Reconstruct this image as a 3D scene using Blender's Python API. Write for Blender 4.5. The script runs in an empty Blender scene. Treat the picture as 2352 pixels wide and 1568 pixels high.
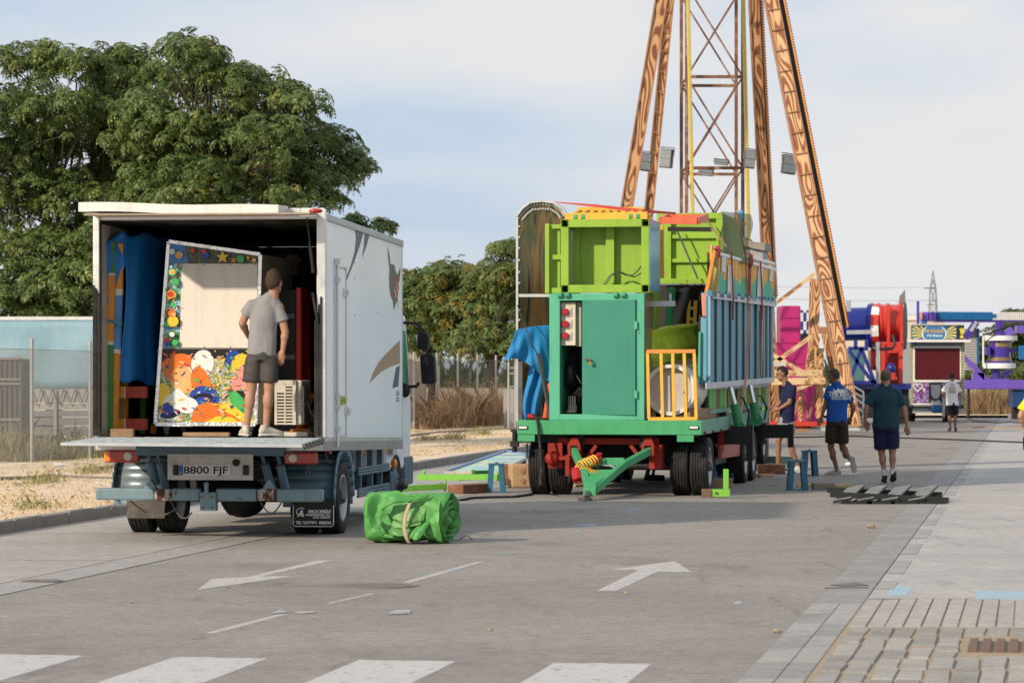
import bpy, bmesh, math, random
import numpy as np
from mathutils import Vector, Matrix, Euler, noise

S = bpy.context.scene
RN = random.Random(11)
NP = np.random.default_rng(5)
COL = S.collection

# ------------------------------------------------------------------ camera
HC, FV, CX, CY = 1.72, 7465.0, 1176.0, 858.5      # eye height; focal length, principal column and horizon row of a 2352 px wide picture
cd = bpy.data.cameras.new('camera'); cam = bpy.data.objects.new('camera', cd); COL.objects.link(cam)
cam.location = (0, 0, HC); cam.rotation_euler = (math.pi / 2, 0, 0)
cd.sensor_width = 36; cd.lens = 36 * FV / 2352; cd.shift_y = (CY - 784) / 2352
cd.clip_start = .5; cd.clip_end = 6000
cd.dof.use_dof = True; cd.dof.focus_distance = 36; cd.dof.aperture_fstop = 6.3
S.camera = cam

# ------------------------------------------------------------------ sky and sun
SUN_AZ, SUN_EL = math.radians(46), math.radians(25)   # light travels right and away from the camera, from behind its left shoulder
W = bpy.data.worlds.new('World'); S.world = W; W.use_nodes = True
wn, wl = W.node_tree.nodes, W.node_tree.links
wn.clear()
wo = wn.new('ShaderNodeOutputWorld'); wb = wn.new('ShaderNodeBackground')
sky = wn.new('ShaderNodeTexSky'); sky.sky_type = 'NISHITA'; sky.sun_disc = False
sky.sun_elevation = SUN_EL; sky.sun_rotation = SUN_AZ + math.pi
sky.air_density = 1.0; sky.dust_density = 1.6; sky.ozone_density = 2.2
wtc = wn.new('ShaderNodeTexCoord'); wmp = wn.new('ShaderNodeMapping'); wmp.inputs['Scale'].default_value = (4.2, 4.2, 15.0)
wmp.inputs['Rotation'].default_value = (0.12, -0.2, 0.35); wmp.inputs['Location'].default_value = (1.3, 0.4, 0.75)
wno = wn.new('ShaderNodeTexNoise'); wno.inputs['Scale'].default_value = 1.0; wno.inputs['Detail'].default_value = 5; wno.inputs['Roughness'].default_value = .5
wrm = wn.new('ShaderNodeValToRGB'); wrm.color_ramp.elements[0].position = .38; wrm.color_ramp.elements[1].position = .60
wrm.color_ramp.elements[0].color = (0.12, 0.12, 0.12, 1); wrm.color_ramp.elements[1].color = (.97, .97, .97, 1)
wmx = wn.new('ShaderNodeMixRGB'); wmx.inputs[2].default_value = (7.0, 7.0, 7.05, 1)
wsk = wn.new('ShaderNodeMixRGB'); wsk.inputs[0].default_value = .82; wsk.inputs[2].default_value = (4.5, 5.7, 7.4, 1)
wb.inputs['Strength'].default_value = .1
wl.new(wtc.outputs['Generated'], wmp.inputs['Vector']); wl.new(wmp.outputs[0], wno.inputs['Vector'])
wl.new(wno.outputs['Fac'], wrm.inputs['Fac']); wl.new(wrm.outputs['Color'], wmx.inputs['Fac'])
wl.new(sky.outputs[0], wsk.inputs[1]); wl.new(wsk.outputs[0], wmx.inputs[1]); wl.new(wmx.outputs[0], wb.inputs['Color']); wl.new(wb.outputs[0], wo.inputs['Surface'])

sd = bpy.data.lights.new('sun', 'SUN'); sun = bpy.data.objects.new('sun', sd); COL.objects.link(sun)
sd.energy = 3.9; sd.angle = math.radians(1.5); sd.color = (1.0, .85, .66)
sdir = Vector((math.sin(SUN_AZ) * math.cos(SUN_EL), math.cos(SUN_AZ) * math.cos(SUN_EL), -math.sin(SUN_EL)))
sun.rotation_euler = sdir.to_track_quat('-Z', 'Y').to_euler(); sun.location = (-30, -20, 40)
S.view_settings.view_transform = 'Standard'; S.view_settings.look = 'None'
S.view_settings.exposure = 0.2; S.view_settings.gamma = 1; S.view_settings.use_curve_mapping = False
S.cycles.use_denoising = True; S.cycles.max_bounces = 6; S.cycles.transparent_max_bounces = 12

# ------------------------------------------------------------------ helpers
def V(*a): return Vector(a)
def P(x, y, Y): return Vector(((x - CX) * Y / FV, Y, HC + (CY - y) * Y / FV))
def G(x, y, z=0.0): return P(x, y, (HC - z) * FV / (y - CY))

class Frame:
    """a thing's own axes: origin on the ground, turned about z; pixel rays are cut with its own planes"""
    def __init__(s, o, slope): s.o = Vector(o); s.a = -math.atan(slope); s.m = Matrix.Rotation(-s.a, 3, 'Z')
    def _ray(s, x, y): return s.m @ (Vector((0, 0, HC)) - s.o), s.m @ Vector(((x - CX) / FV, 1, (CY - y) / FV))
    def py(s, x, y, ly): c, d = s._ray(x, y); return c + d * ((ly - c.y) / d.y)
    def px(s, x, y, lx): c, d = s._ray(x, y); return c + d * ((lx - c.x) / d.x)
    def pz(s, x, y, lz): c, d = s._ray(x, y); return c + d * ((lz - c.z) / d.z)
    def inv(s, w): return s.m @ (Vector(w) - s.o)
    def world(s, l): return s.o + s.m.inverted() @ Vector(l)

def link(o, parent=None):
    COL.objects.link(o)
    if parent is not None: o.parent = parent
    return o
def tag(o, label=None, cat=None, group=None, kind=None):
    if label: o['label'] = label
    if cat: o['category'] = cat
    if group: o['group'] = group
    if kind: o['kind'] = kind
    return o
def thing(name, label, cat, loc=(0, 0, 0), rz=0.0, group=None):
    o = bpy.data.objects.new(name, None); o.empty_display_size = .2
    o.location = loc; o.rotation_euler = (0, 0, rz)
    return tag(link(o), label, cat, group)
def fthing(name, label, cat, fr, group=None, loc=(0, 0, 0)):
    o = thing(name, label, cat, fr.world(loc), fr.a, group); return o

class MB:
    """collects shapes; obj() links them as one mesh object"""
    def __init__(s): s.v = []; s.f = []; s.mi = []; s.cur = 0
    def add(s, vs, fs):
        o = len(s.v); s.v += [tuple(v) for v in vs]
        for f in fs: s.f.append(tuple(i + o for i in f)); s.mi.append(s.cur)
        return s
    def m(s, i): s.cur = i; return s
    def bb(s, x0, x1, y0, y1, z0, z1):
        vs = [(x, y, z) for x in (x0, x1) for y in (y0, y1) for z in (z0, z1)]
        fs = [(0, 1, 3, 2), (4, 6, 7, 5), (0, 4, 5, 1), (2, 3, 7, 6), (0, 2, 6, 4), (1, 5, 7, 3)]
        if (x1 - x0) * (y1 - y0) * (z1 - z0) < 0: fs = [f[::-1] for f in fs]
        return s.add(vs, fs)
    def box(s, c, d, rot=(0, 0, 0)):
        c = Vector(c); m = rot if isinstance(rot, Matrix) else Euler(rot).to_matrix(); h = [q / 2 for q in d]
        vs = [c + m @ Vector((a * h[0], b * h[1], e * h[2])) for a in (-1, 1) for b in (-1, 1) for e in (-1, 1)]
        return s.add(vs, [(0, 1, 3, 2), (4, 6, 7, 5), (0, 4, 5, 1), (2, 3, 7, 6), (0, 2, 6, 4), (1, 5, 7, 3)])
    def bar(s, p, q, w, h=None, up=(0, 0, 1)):
        p = Vector(p); q = Vector(q); h = h or w; d = q - p; L = d.length
        if L < 1e-6: return s
        d = d / L; u = Vector(up); r = d.cross(u)
        if r.length < 1e-4: r = d.cross(Vector((0, 1, 0)))
        r.normalize(); u = r.cross(d)
        return s.box((p + q) / 2, (w, L, h), Matrix((r, d, u)).transposed())
    def tube(s, p, q, r, r2=None, n=10, caps=True):
        p = Vector(p); q = Vector(q); r2 = r if r2 is None else r2; d = (q - p)
        if d.length < 1e-7: return s
        d.normalize(); a = d.orthogonal().normalized(); b = d.cross(a)
        vs = []; 
        for c, rr in ((p, r), (q, r2)):
            vs += [c + (a * math.cos(t) + b * math.sin(t)) * rr for t in [2 * math.pi * i / n for i in range(n)]]
        fs = [(i, (i + 1) % n, n + (i + 1) % n, n + i) for i in range(n)]
        if caps: fs += [tuple(range(n))[::-1], tuple(range(n, 2 * n))]
        return s.add(vs, fs)
    def path(s, pts, r, n=6, closed=False):
        pts = [Vector(p) for p in pts]; k = len(pts); rr = r if isinstance(r, (list, tuple)) else [r] * k
        vs = []; a = None
        for i, p in enumerate(pts):
            d = (pts[min(i + 1, k - 1)] - pts[max(i - 1, 0)])
            if d.length < 1e-9: d = Vector((0, 0, 1))
            d.normalize()
            a = (d.orthogonal() if a is None else a - d * a.dot(d)); 
            if a.length < 1e-6: a = d.orthogonal()
            a.normalize(); b = d.cross(a)
            vs += [p + (a * math.cos(2 * math.pi * j / n) + b * math.sin(2 * math.pi * j / n)) * rr[i] for j in range(n)]
        fs = [(i * n + j, i * n + (j + 1) % n, (i + 1) * n + (j + 1) % n, (i + 1) * n + j) for i in range(k - 1) for j in range(n)]
        fs += [tuple(range(n))[::-1], tuple(range((k - 1) * n, k * n))]
        return s.add(vs, fs)
    def prism(s, pts, vec):
        pts = [Vector(p) for p in pts]; vec = Vector(vec); n = len(pts)
        nn = Vector((0, 0, 0))
        for i in range(n): nn += pts[i].cross(pts[(i + 1) % n])
        fs = [tuple(range(n))[::-1], tuple(range(n, 2 * n))] + [(i, (i + 1) % n, n + (i + 1) % n, n + i) for i in range(n)]
        if nn.dot(vec) < 0: fs = [f[::-1] for f in fs]
        return s.add(pts + [p + vec for p in pts], fs)
    def lathe(s, prof, o=(0, 0, 0), ax=(0, 0, 1), n=24, closed=False):
        o = Vector(o); d = Vector(ax).normalized(); a = d.orthogonal().normalized(); b = d.cross(a); k = len(prof); vs = []
        for r, h in prof:
            vs += [o + d * h + (a * math.cos(2 * math.pi * j / n) + b * math.sin(2 * math.pi * j / n)) * max(r, 1e-4) for j in range(n)]
        fs = [(i * n + j, i * n + (j + 1) % n, (i + 1) * n + (j + 1) % n, (i + 1) * n + j) for i in range(k - 1) for j in range(n)]
        if closed: fs += [((k - 1) * n + j, (k - 1) * n + (j + 1) % n, (j + 1) % n, j) for j in range(n)]
        else: fs += [tuple(range(n))[::-1], tuple(range((k - 1) * n, k * n))]
        return s.add(vs, fs)
    def sph(s, c, r, n=12, m=8, rot=None):
        c = Vector(c); r = (r, r, r) if isinstance(r, (int, float)) else r; vs = []; 
        for i in range(m + 1):
            t = math.pi * i / m
            for j in range(n):
                q = Vector((r[0] * math.sin(t) * math.cos(2 * math.pi * j / n), r[1] * math.sin(t) * math.sin(2 * math.pi * j / n), r[2] * math.cos(t)))
                if rot is not None: q = rot @ q
                vs.append(c + q)
        return s.add(vs, [(i * n + j, (i + 1) * n + j, (i + 1) * n + (j + 1) % n, i * n + (j + 1) % n) for i in range(m) for j in range(n)])
    def loft(s, rings):
        """rings: (centre, rx, ry[, rotation]) ellipses joined into one closed skin"""
        n = 16; vs = []
        for rg in rings:
            c = Vector(rg[0]); m = rg[3] if len(rg) > 3 else Matrix.Identity(3)
            vs += [c + m @ Vector((rg[1] * math.cos(2 * math.pi * j / n), rg[2] * math.sin(2 * math.pi * j / n), 0)) for j in range(n)]
        k = len(rings)
        fs = [(i * n + j, i * n + (j + 1) % n, (i + 1) * n + (j + 1) % n, (i + 1) * n + j) for i in range(k - 1) for j in range(n)]
        return s.add(vs, fs + [tuple(range(n))[::-1], tuple(range((k - 1) * n, k * n))])
    def poly(s, pts): return s.add(pts, [tuple(range(len(pts)))])
    def grid(s, fn, nu, nv):
        vs = [fn(i / nu, j / nv) for j in range(nv + 1) for i in range(nu + 1)]
        return s.add(vs, [(j * (nu + 1) + i, j * (nu + 1) + i + 1, (j + 1) * (nu + 1) + i + 1, (j + 1) * (nu + 1) + i) for j in range(nv) for i in range(nu)])
    def obj(s, name, mat, parent=None, smooth=False, bevel=0, solid=0, off=0.0, loc=None, rot=None):
        me = bpy.data.meshes.new(name); me.from_pydata(s.v, [], s.f)
        for mm in (mat if isinstance(mat, (list, tuple)) else [mat]): me.materials.append(mm)
        if isinstance(mat, (list, tuple)): me.polygons.foreach_set('material_index', s.mi)
        if smooth:
            me.polygons.foreach_set('use_smooth', [True] * len(me.polygons)); me.set_sharp_from_angle(angle=math.radians(38))
        me.update()
        o = link(bpy.data.objects.new(name, me), parent)
        if solid: md = o.modifiers.new('solid', 'SOLIDIFY'); md.thickness = solid; md.offset = off
        if bevel: md = o.modifiers.new('bevel', 'BEVEL'); md.width = bevel; md.segments = 2; md.limit_method = 'ANGLE'; md.angle_limit = math.radians(50)
        if loc is not None: o.location = loc
        if rot is not None: o.rotation_euler = rot
        return o

def dup(o, parent=None):
    c = o.copy(); link(c)
    c.parent = parent
    for ch in o.children: dup(ch, c)
    return c
TS = bpy.data.scenes.new('baking'); TSC = TS.collection
def evald(o):
    TSC.objects.link(o); vl = TS.view_layers[0]; vl.update(); me = bpy.data.meshes.new_from_object(o.evaluated_get(vl.depsgraph)); TSC.objects.unlink(o); return me
def bake(o):
    """modifier result becomes the object's own mesh"""
    me = evald(o); o.modifiers.clear(); o.data = me; return o
def npmesh(name, verts, faces, mat, parent=None, smooth=False):
    """verts (n,3), faces (m,k) numpy arrays"""
    me = bpy.data.meshes.new(name); n, (m, k) = len(verts), faces.shape
    me.vertices.add(n); me.vertices.foreach_set('co', verts.astype(np.float32).ravel())
    me.loops.add(m * k); me.loops.foreach_set('vertex_index', faces.astype(np.int32).ravel())
    me.polygons.add(m); me.polygons.foreach_set('loop_start', np.arange(0, m * k, k, dtype=np.int32))
    if smooth: me.polygons.foreach_set('use_smooth', np.ones(m, dtype=bool))
    me.materials.append(mat); me.update(calc_edges=True); me.validate()
    return link(bpy.data.objects.new(name, me), parent)

# ------------------------------------------------------------------ materials
def sr(r, g=None, b=None):
    """photo-style 0-255 colour to linear"""
    def f(c): c /= 255; return c / 12.92 if c <= .04045 else ((c + .055) / 1.055) ** 2.4
    return (f(r), f(g), f(b), 1)
MATS = {}
def mat(name, col, rough=.6, metal=0.0, var=.14, sc=5.0, bump=0.0, bsc=60.0, dirt=None, dsc=2.5, dlo=.52, dhi=.7, spec=.36, trans=0.0, emit=None, stretch=None, sub=0.0, coat=0.0, rust=0.0):
    if name in MATS: return MATS[name]
    m = bpy.data.materials.new(name); m.use_nodes = True; MATS[name] = m
    n, l = m.node_tree.nodes, m.node_tree.links; b = n['Principled BSDF']
    if len(col) == 3: col = (*col, 1)
    tc = n.new('ShaderNodeTexCoord'); src = tc.outputs['Object']
    if stretch:
        mp = n.new('ShaderNodeMapping'); mp.inputs['Scale'].default_value = stretch; l.new(src, mp.inputs['Vector']); src = mp.outputs[0]
    out = None
    if var:
        no = n.new('ShaderNodeTexNoise'); no.inputs['Scale'].default_value = sc; no.inputs['Detail'].default_value = 5; no.inputs['Roughness'].default_value = .62
        l.new(src, no.inputs['Vector'])
        mx = n.new('ShaderNodeMixRGB'); mx.inputs[1].default_value = [c * (1 - var * 1.6) for c in col[:3]] + [1]; mx.inputs[2].default_value = [min(1, c * (1 + var * 1.6)) for c in col[:3]] + [1]
        l.new(no.outputs['Fac'], mx.inputs['Fac']); out = mx.outputs[0]
        rm = n.new('ShaderNodeMapRange'); rm.inputs['To Min'].default_value = max(.02, rough - .14); rm.inputs['To Max'].default_value = min(1, rough + .14)
        l.new(no.outputs['Fac'], rm.inputs['Value']); l.new(rm.outputs[0], b.inputs['Roughness'])
    else: b.inputs['Roughness'].default_value = rough
    if var and metal < .8 and spec >= .3:
        mp2 = n.new('ShaderNodeMapping'); mp2.inputs['Scale'].default_value = (3.2, 3.2, .5); l.new(tc.outputs['Object'], mp2.inputs['Vector']); n4 = n.new('ShaderNodeTexNoise'); n4.inputs['Scale'].default_value = 2.6; n4.inputs['Detail'].default_value = 7; n4.inputs['Roughness'].default_value = .7; l.new(mp2.outputs[0], n4.inputs['Vector'])
        r4 = n.new('ShaderNodeMapRange'); r4.inputs['From Min'].default_value = .5; r4.inputs['From Max'].default_value = .75; r4.inputs['To Max'].default_value = .38; l.new(n4.outputs['Fac'], r4.inputs['Value']); m4 = n.new('ShaderNodeMixRGB'); m4.inputs[2].default_value = [c * .45 + .01 for c in col[:3]] + [1]; l.new(r4.outputs[0], m4.inputs['Fac']); l.new(out, m4.inputs[1]); out = m4.outputs[0]
    if dirt:
        n2 = n.new('ShaderNodeTexNoise'); n2.inputs['Scale'].default_value = dsc; n2.inputs['Detail'].default_value = 8; n2.inputs['Roughness'].default_value = .7; l.new(src, n2.inputs['Vector'])
        r2 = n.new('ShaderNodeMapRange'); r2.inputs['From Min'].default_value = dlo; r2.inputs['From Max'].default_value = dhi; l.new(n2.outputs['Fac'], r2.inputs['Value'])
        m2 = n.new('ShaderNodeMixRGB'); m2.inputs[2].default_value = dirt if len(dirt) == 4 else (*dirt, 1); l.new(r2.outputs[0], m2.inputs['Fac'])
        if out: l.new(out, m2.inputs[1])
        else: m2.inputs[1].default_value = col
        out = m2.outputs[0]
    if rust:
        n5 = n.new('ShaderNodeTexNoise'); n5.inputs['Scale'].default_value = 11; n5.inputs['Detail'].default_value = 9; n5.inputs['Roughness'].default_value = .75; l.new(tc.outputs['Object'], n5.inputs['Vector']); r5 = n.new('ShaderNodeMapRange'); r5.inputs['From Min'].default_value = .66 - rust * .06; r5.inputs['From Max'].default_value = .70 - rust * .06; l.new(n5.outputs['Fac'], r5.inputs['Value']); m5 = n.new('ShaderNodeMixRGB'); m5.inputs[2].default_value = (.10, .055, .03, 1); l.new(r5.outputs[0], m5.inputs['Fac']); l.new(out, m5.inputs[1]); out = m5.outputs[0]
    if out: l.new(out, b.inputs['Base Color'])
    else: b.inputs['Base Color'].default_value = col
    if bump:
        n3 = n.new('ShaderNodeTexNoise'); n3.inputs['Scale'].default_value = bsc; n3.inputs['Detail'].default_value = 4; l.new(src, n3.inputs['Vector'])
        bp = n.new('ShaderNodeBump'); bp.inputs['Strength'].default_value = bump; bp.inputs['Distance'].default_value = .02; l.new(n3.outputs['Fac'], bp.inputs['Height']); l.new(bp.outputs[0], b.inputs['Normal'])
    b.inputs['Metallic'].default_value = metal; b.inputs['Specular IOR Level'].default_value = spec
    if coat: b.inputs['Coat Weight'].default_value = coat
    if emit: b.inputs['Emission Color'].default_value = emit[0]; b.inputs['Emission Strength'].default_value = emit[1]
    if sub: b.inputs['Subsurface Weight'].default_value = sub; b.inputs['Subsurface Radius'].default_value = (.02, .008, .004)
    if trans:
        ts = n.new('ShaderNodeBsdfTransparent'); mxs = n.new('ShaderNodeMixShader'); mxs.inputs[0].default_value = trans
        l.new(b.outputs[0], mxs.inputs[1]); l.new(ts.outputs[0], mxs.inputs[2]); l.new(mxs.outputs[0], n['Material Output'].inputs['Surface'])
    return m

def text(body, size, mat_, parent, loc, rot, name='lettering', depth=.001, bold=0.0, align='CENTER', shear=0.0, sx=1.0, space=1.0, fit=None):
    cu = bpy.data.curves.new(name, 'FONT'); cu.body = body; cu.size = size; cu.extrude = depth; cu.offset = bold; cu.align_x = align; cu.align_y = 'CENTER'; cu.shear = shear; cu.space_character = space
    o = bpy.data.objects.new(name, cu); me = evald(o); bpy.data.objects.remove(o)
    me.materials.clear(); me.materials.append(mat_)
    if fit: xs = [v.co.x for v in me.vertices]; sx = fit / (max(xs) - min(xs))
    o = link(bpy.data.objects.new(name, me), parent); o.location = loc; o.rotation_euler = rot; o.scale = (sx, 1, 1); return o
FRONT = (math.pi / 2, 0, 0)     # lettering that faces -y (the camera)
# ------------------------------------------------------------------ the ground
RS = .1605                                        # the street runs away from the camera, drifting right
def RD(c, Y, z=0.0): return Vector((c + RS * Y, Y, z))
def struct(name, mb, m, parent=None, **k):
    o = mb.obj(name, m, parent, **k)
    if parent is None: o['kind'] = 'structure'
    return o

def ground_mat(name, c1, c2, speck, sc_big, sc_mid, sc_fine, rough, stain=None, bump=.3):
    m = bpy.data.materials.new(name); m.use_nodes = True; n, l = m.node_tree.nodes, m.node_tree.links; b = n['Principled BSDF']
    tc = n.new('ShaderNodeTexCoord')
    def noi(s, d=6, r=.6, st=None):
        q = n.new('ShaderNodeTexNoise'); q.inputs['Scale'].default_value = s; q.inputs['Detail'].default_value = d; q.inputs['Roughness'].default_value = r
        if st: mp = n.new('ShaderNodeMapping'); mp.inputs['Scale'].default_value = st; l.new(tc.outputs['Object'], mp.inputs['Vector']); l.new(mp.outputs[0], q.inputs['Vector'])
        else: l.new(tc.outputs['Object'], q.inputs['Vector'])
        return q.outputs['Fac']
    def rng(s, a, z, lo=0, hi=1):
        q = n.new('ShaderNodeMapRange'); q.inputs['From Min'].default_value = a; q.inputs['From Max'].default_value = z; q.inputs['To Min'].default_value = lo; q.inputs['To Max'].default_value = hi; l.new(s, q.inputs['Value']); return q.outputs[0]
    def mix(f, a, z, mode='MIX'):
        q = n.new('ShaderNodeMixRGB'); q.blend_type = mode
        for i, w in ((0, f), (1, a), (2, z)):
            if isinstance(w, (int, float)): q.inputs[i].default_value = w
            elif isinstance(w, tuple): q.inputs[i].default_value = w if len(w) == 4 else (*w, 1)
            else: l.new(w, q.inputs[i])
        return q.outputs[0]
    col = mix(rng(noi(sc_big), .35, .65), (*c1, 1), (*c2, 1))
    col = mix(rng(noi(sc_mid, 8, .7), .3, .75), col, mix(1.0, col, (.78, .78, .78, 1), 'MULTIPLY'))
    fine = noi(sc_fine, 3, .7)
    col = mix(rng(noi(9, 4, .75), .38, .62), mix(1.0, col, (.86, .86, .86, 1), 'MULTIPLY'), mix(1.0, col, (1.12, 1.115, 1.11, 1), 'MULTIPLY'))
    col = mix(rng(noi(26, 2, .8), .55, .72, 0, speck), col, mix(1.0, col, (.72, .72, .72, 1), 'MULTIPLY'))
    col = mix(rng(fine, .35, .7, 0, speck), col, mix(1.0, col, (1.7, 1.65, 1.6, 1), 'MULTIPLY'))
    col = mix(rng(noi(sc_fine * .6, 2, .6), .58, .75, 0, speck * 1.2), col, mix(1.0, col, (.45, .45, .45, 1), 'MULTIPLY'))
    if stain:
        col = mix(rng(noi(.55, 6, .65, (1, .35, 1)), .56, .72, 0, stain), col, mix(1.0, col, (.5, .5, .52, 1), 'MULTIPLY'))
        col = mix(rng(noi(1.6, 5, .6, (1, .12, 1)), .63, .74, 0, stain * 1.1), col, mix(1.0, col, (.42, .42, .44, 1), 'MULTIPLY'))
    if stain and stain > .6:
        nd = n.new('ShaderNodeTexNoise'); nd.inputs['Scale'].default_value = .8; nd.inputs['Detail'].default_value = 5; l.new(tc.outputs['Object'], nd.inputs['Vector']); dm_ = n.new('ShaderNodeMixRGB'); dm_.blend_type = 'ADD'; dm_.inputs[0].default_value = 1; l.new(tc.outputs['Object'], dm_.inputs[1]); l.new(nd.outputs['Color'], dm_.inputs[2]); vo = n.new('ShaderNodeTexVoronoi'); vo.feature = 'DISTANCE_TO_EDGE'; vo.inputs['Scale'].default_value = .33; l.new(dm_.outputs[0], vo.inputs['Vector'])
        cr = n.new('ShaderNodeMath'); cr.operation = 'MULTIPLY'; l.new(rng(vo.outputs['Distance'], .0, .009, 1, 0), cr.inputs[0]); l.new(rng(noi(.5), .47, .6), cr.inputs[1]); col = mix(cr.outputs[0], col, mix(1.0, col, (.66, .64, .62, 1), 'MULTIPLY'))
    l.new(col, b.inputs['Base Color']); b.inputs['Roughness'].default_value = rough
    if bump:
        bp = n.new('ShaderNodeBump'); bp.inputs['Strength'].default_value = bump; bp.inputs['Distance'].default_value = .006; l.new(fine, bp.inputs['Height']); l.new(bp.outputs[0], b.inputs['Normal'])
    return m
M_asph = ground_mat('asphalt', (.203, .186, .170), (.262, .241, .221), .8, .22, 1.6, 55, .85, .85, .6)
M_conc = ground_mat('concrete_parking', (.34, .318, .292), (.40, .375, .345), .12, .3, 2.0, 60, .8, .38, .15)
M_gutt = ground_mat('gutter_stone', (.245, .238, .235), (.30, .292, .285), .16, 1.2, 4, 80, .75, .25, .2)
M_gutt2 = ground_mat('gutter_stone_pale', (.315, .303, .285), (.37, .355, .333), .16, 1.2, 4, 80, .78, .2, .2)
M_pave = ground_mat('pavement_concrete', (.375, .358, .338), (.455, .435, .41), .1, .35, 2.4, 60, .78, .42, .12)
M_sand = ground_mat('dry_sand', (.60, .475, .335), (.74, .60, .44), .4, .5, 3.0, 22, .95, None, 1.0)
M_kerb = mat('kerb_concrete', (.24, .232, .22), .85, var=.2, sc=3, bump=.3, bsc=60, dirt=(.16, .155, .15), dsc=2.2, dlo=.55, dhi=.75)
M_paint = mat('worn_white_paint', (.49, .485, .48), .75, var=.12, sc=9, dirt=(.26, .24, .22), dsc=9, dlo=.55, dhi=.64)
M_paintF = mat('faded_white_paint', (.46, .445, .425), .8, var=.1, sc=9, dirt=(.28, .255, .23), dsc=11, dlo=.52, dhi=.62)
M_blue_pt = mat('blue_ground_paint', (.30, .44, .53), .75, var=.12, sc=6, dirt=(.42, .43, .42), dsc=8, dlo=.5, dhi=.62)
M_iron = mat('cast_iron', (.16, .15, .14), .85, .1, var=.3, sc=20, bump=.4, bsc=80)
M_rust = mat('rusty_iron', (.19, .12, .09), .8, .3, var=.3, sc=20, bump=.4, bsc=80)

def strip(c0, c1, y0, y1, z, n=1):
    mb = MB()
    for i in range(n):
        a, b = y0 + (y1 - y0) * i / n, y0 + (y1 - y0) * (i + 1) / n
        mb.poly([RD(c0, a, z), RD(c1, a, z), RD(c1, b, z), RD(c0, b, z)])
    return mb
FARY = 127.0
struct('ground', MB().poly([(-2500, -300, -.06), (2500, -300, -.06), (2500, 5000, -.06), (-2500, 5000, -.06)]), M_sand)
road = struct('road', strip(-8.03, -1.66, -20, FARY, 0, 20), M_asph)
struct('parking_strip', strip(-11.1, -8.48, -20, FARY, 0, 20), M_conc)
gl = MB(); gl.m(0)
struct('gutter_left', strip(-8.475, -8.035, -20, FARY, .002), M_gutt2)
jm = MB()
for c in (-8.4765, -8.0335): jm.add([RD(c - .007, -20, .0035), RD(c + .007, -20, .0035), RD(c + .007, FARY, .0035), RD(c - .007, FARY, .0035)], [(0, 1, 2, 3)])
for Y in range(20, 100, 5): jm.add([RD(-11.1, Y, .0035), RD(-8.48, Y, .0035), RD(-8.48, Y + .02, .0035), RD(-11.1, Y + .02, .0035)], [(0, 1, 2, 3)])
struct('joint_lines', jm, mat('joint_dark', (.11, .1, .095), .9))
struct('pavement', strip(-1.275, 60, 25.02, FARY, 0, 2), M_pave)
pale = MB()
for i, Y in enumerate([y * 1.0 + 26 for y in range(60)]):
    if i % 3 != 1: pale.poly([RD(-1.27, Y, .003), RD(-1.12, Y, .003), RD(-1.12, Y + .97, .003), RD(-1.27, Y + .97, .003)])
struct('pavement_edge_band', pale, M_gutt2)
# gutter on the right: separate slabs near, one strip beyond
gr = struct('gutter_right', strip(-1.665, -1.27, -20, FARY, -.012), mat('joint_sand', (.30, .25, .19), .95, var=.2, sc=12))
def slab(name, c0, c1, y0, y1, z0, z1, m, parent, jit=0.0, bev=.006):
    def j(): return RN.uniform(-jit, jit)
    a = [RD(c0 + j(), y0 + j() * 3), RD(c1 + j(), y0 + j() * 3), RD(c1 + j(), y1 + j() * 3), RD(c0 + j(), y1 + j() * 3)]
    ctr = sum(a, Vector()) / 4; mb = MB()
    top = [ctr + (p - ctr) * (1 - bev / .12) for p in a]
    vs = [(p.x, p.y, z0) for p in a] + [(p.x, p.y, z1 - bev) for p in a] + [(p.x, p.y, z1 + RN.uniform(-1, 1) * min(.003, jit)) for p in top]
    fs = [(i, (i + 1) % 4, 4 + (i + 1) % 4, 4 + i) for i in range(4)] + [(4 + i, 4 + (i + 1) % 4, 8 + (i + 1) % 4, 8 + i) for i in range(4)] + [(8, 9, 10, 11)]
    mb.add(vs, fs); return mb.obj(name, m, parent)
for k in range(16, 44):
    a = k + .4
    if a < 23.5:
        slab('gutter_slab', -1.66, -1.455, a, a + .992, -.03, .002, M_gutt2 if k % 2 else M_gutt, gr, 0, .003)
        slab('gutter_slab', -1.45, -1.285, a, a + .992, -.03, .002, M_gutt2 if k % 3 else M_gutt, gr, 0, .003)
    else: slab('gutter_slab', -1.66, -1.283, a, a + .992, -.03, .002, M_gutt, gr, 0, .003)
struct('gutter_strip', strip(-1.66, -1.283, 44.4, FARY, .001), M_gutt, gr)
g2 = MB().poly([G(1905, 1342, .006), G(1968, 1336, .006), G(1996, 1343, .006), G(1935, 1346, .006)])
g2.poly([G(1895, 1348, .005), G(1995, 1347, .005), G(1994, 1349, .005), G(1893, 1350, .005)])
tag(g2.obj('drain_cover', M_iron), 'dark rectangular drain cover set in the grey gutter', 'drain cover')
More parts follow.
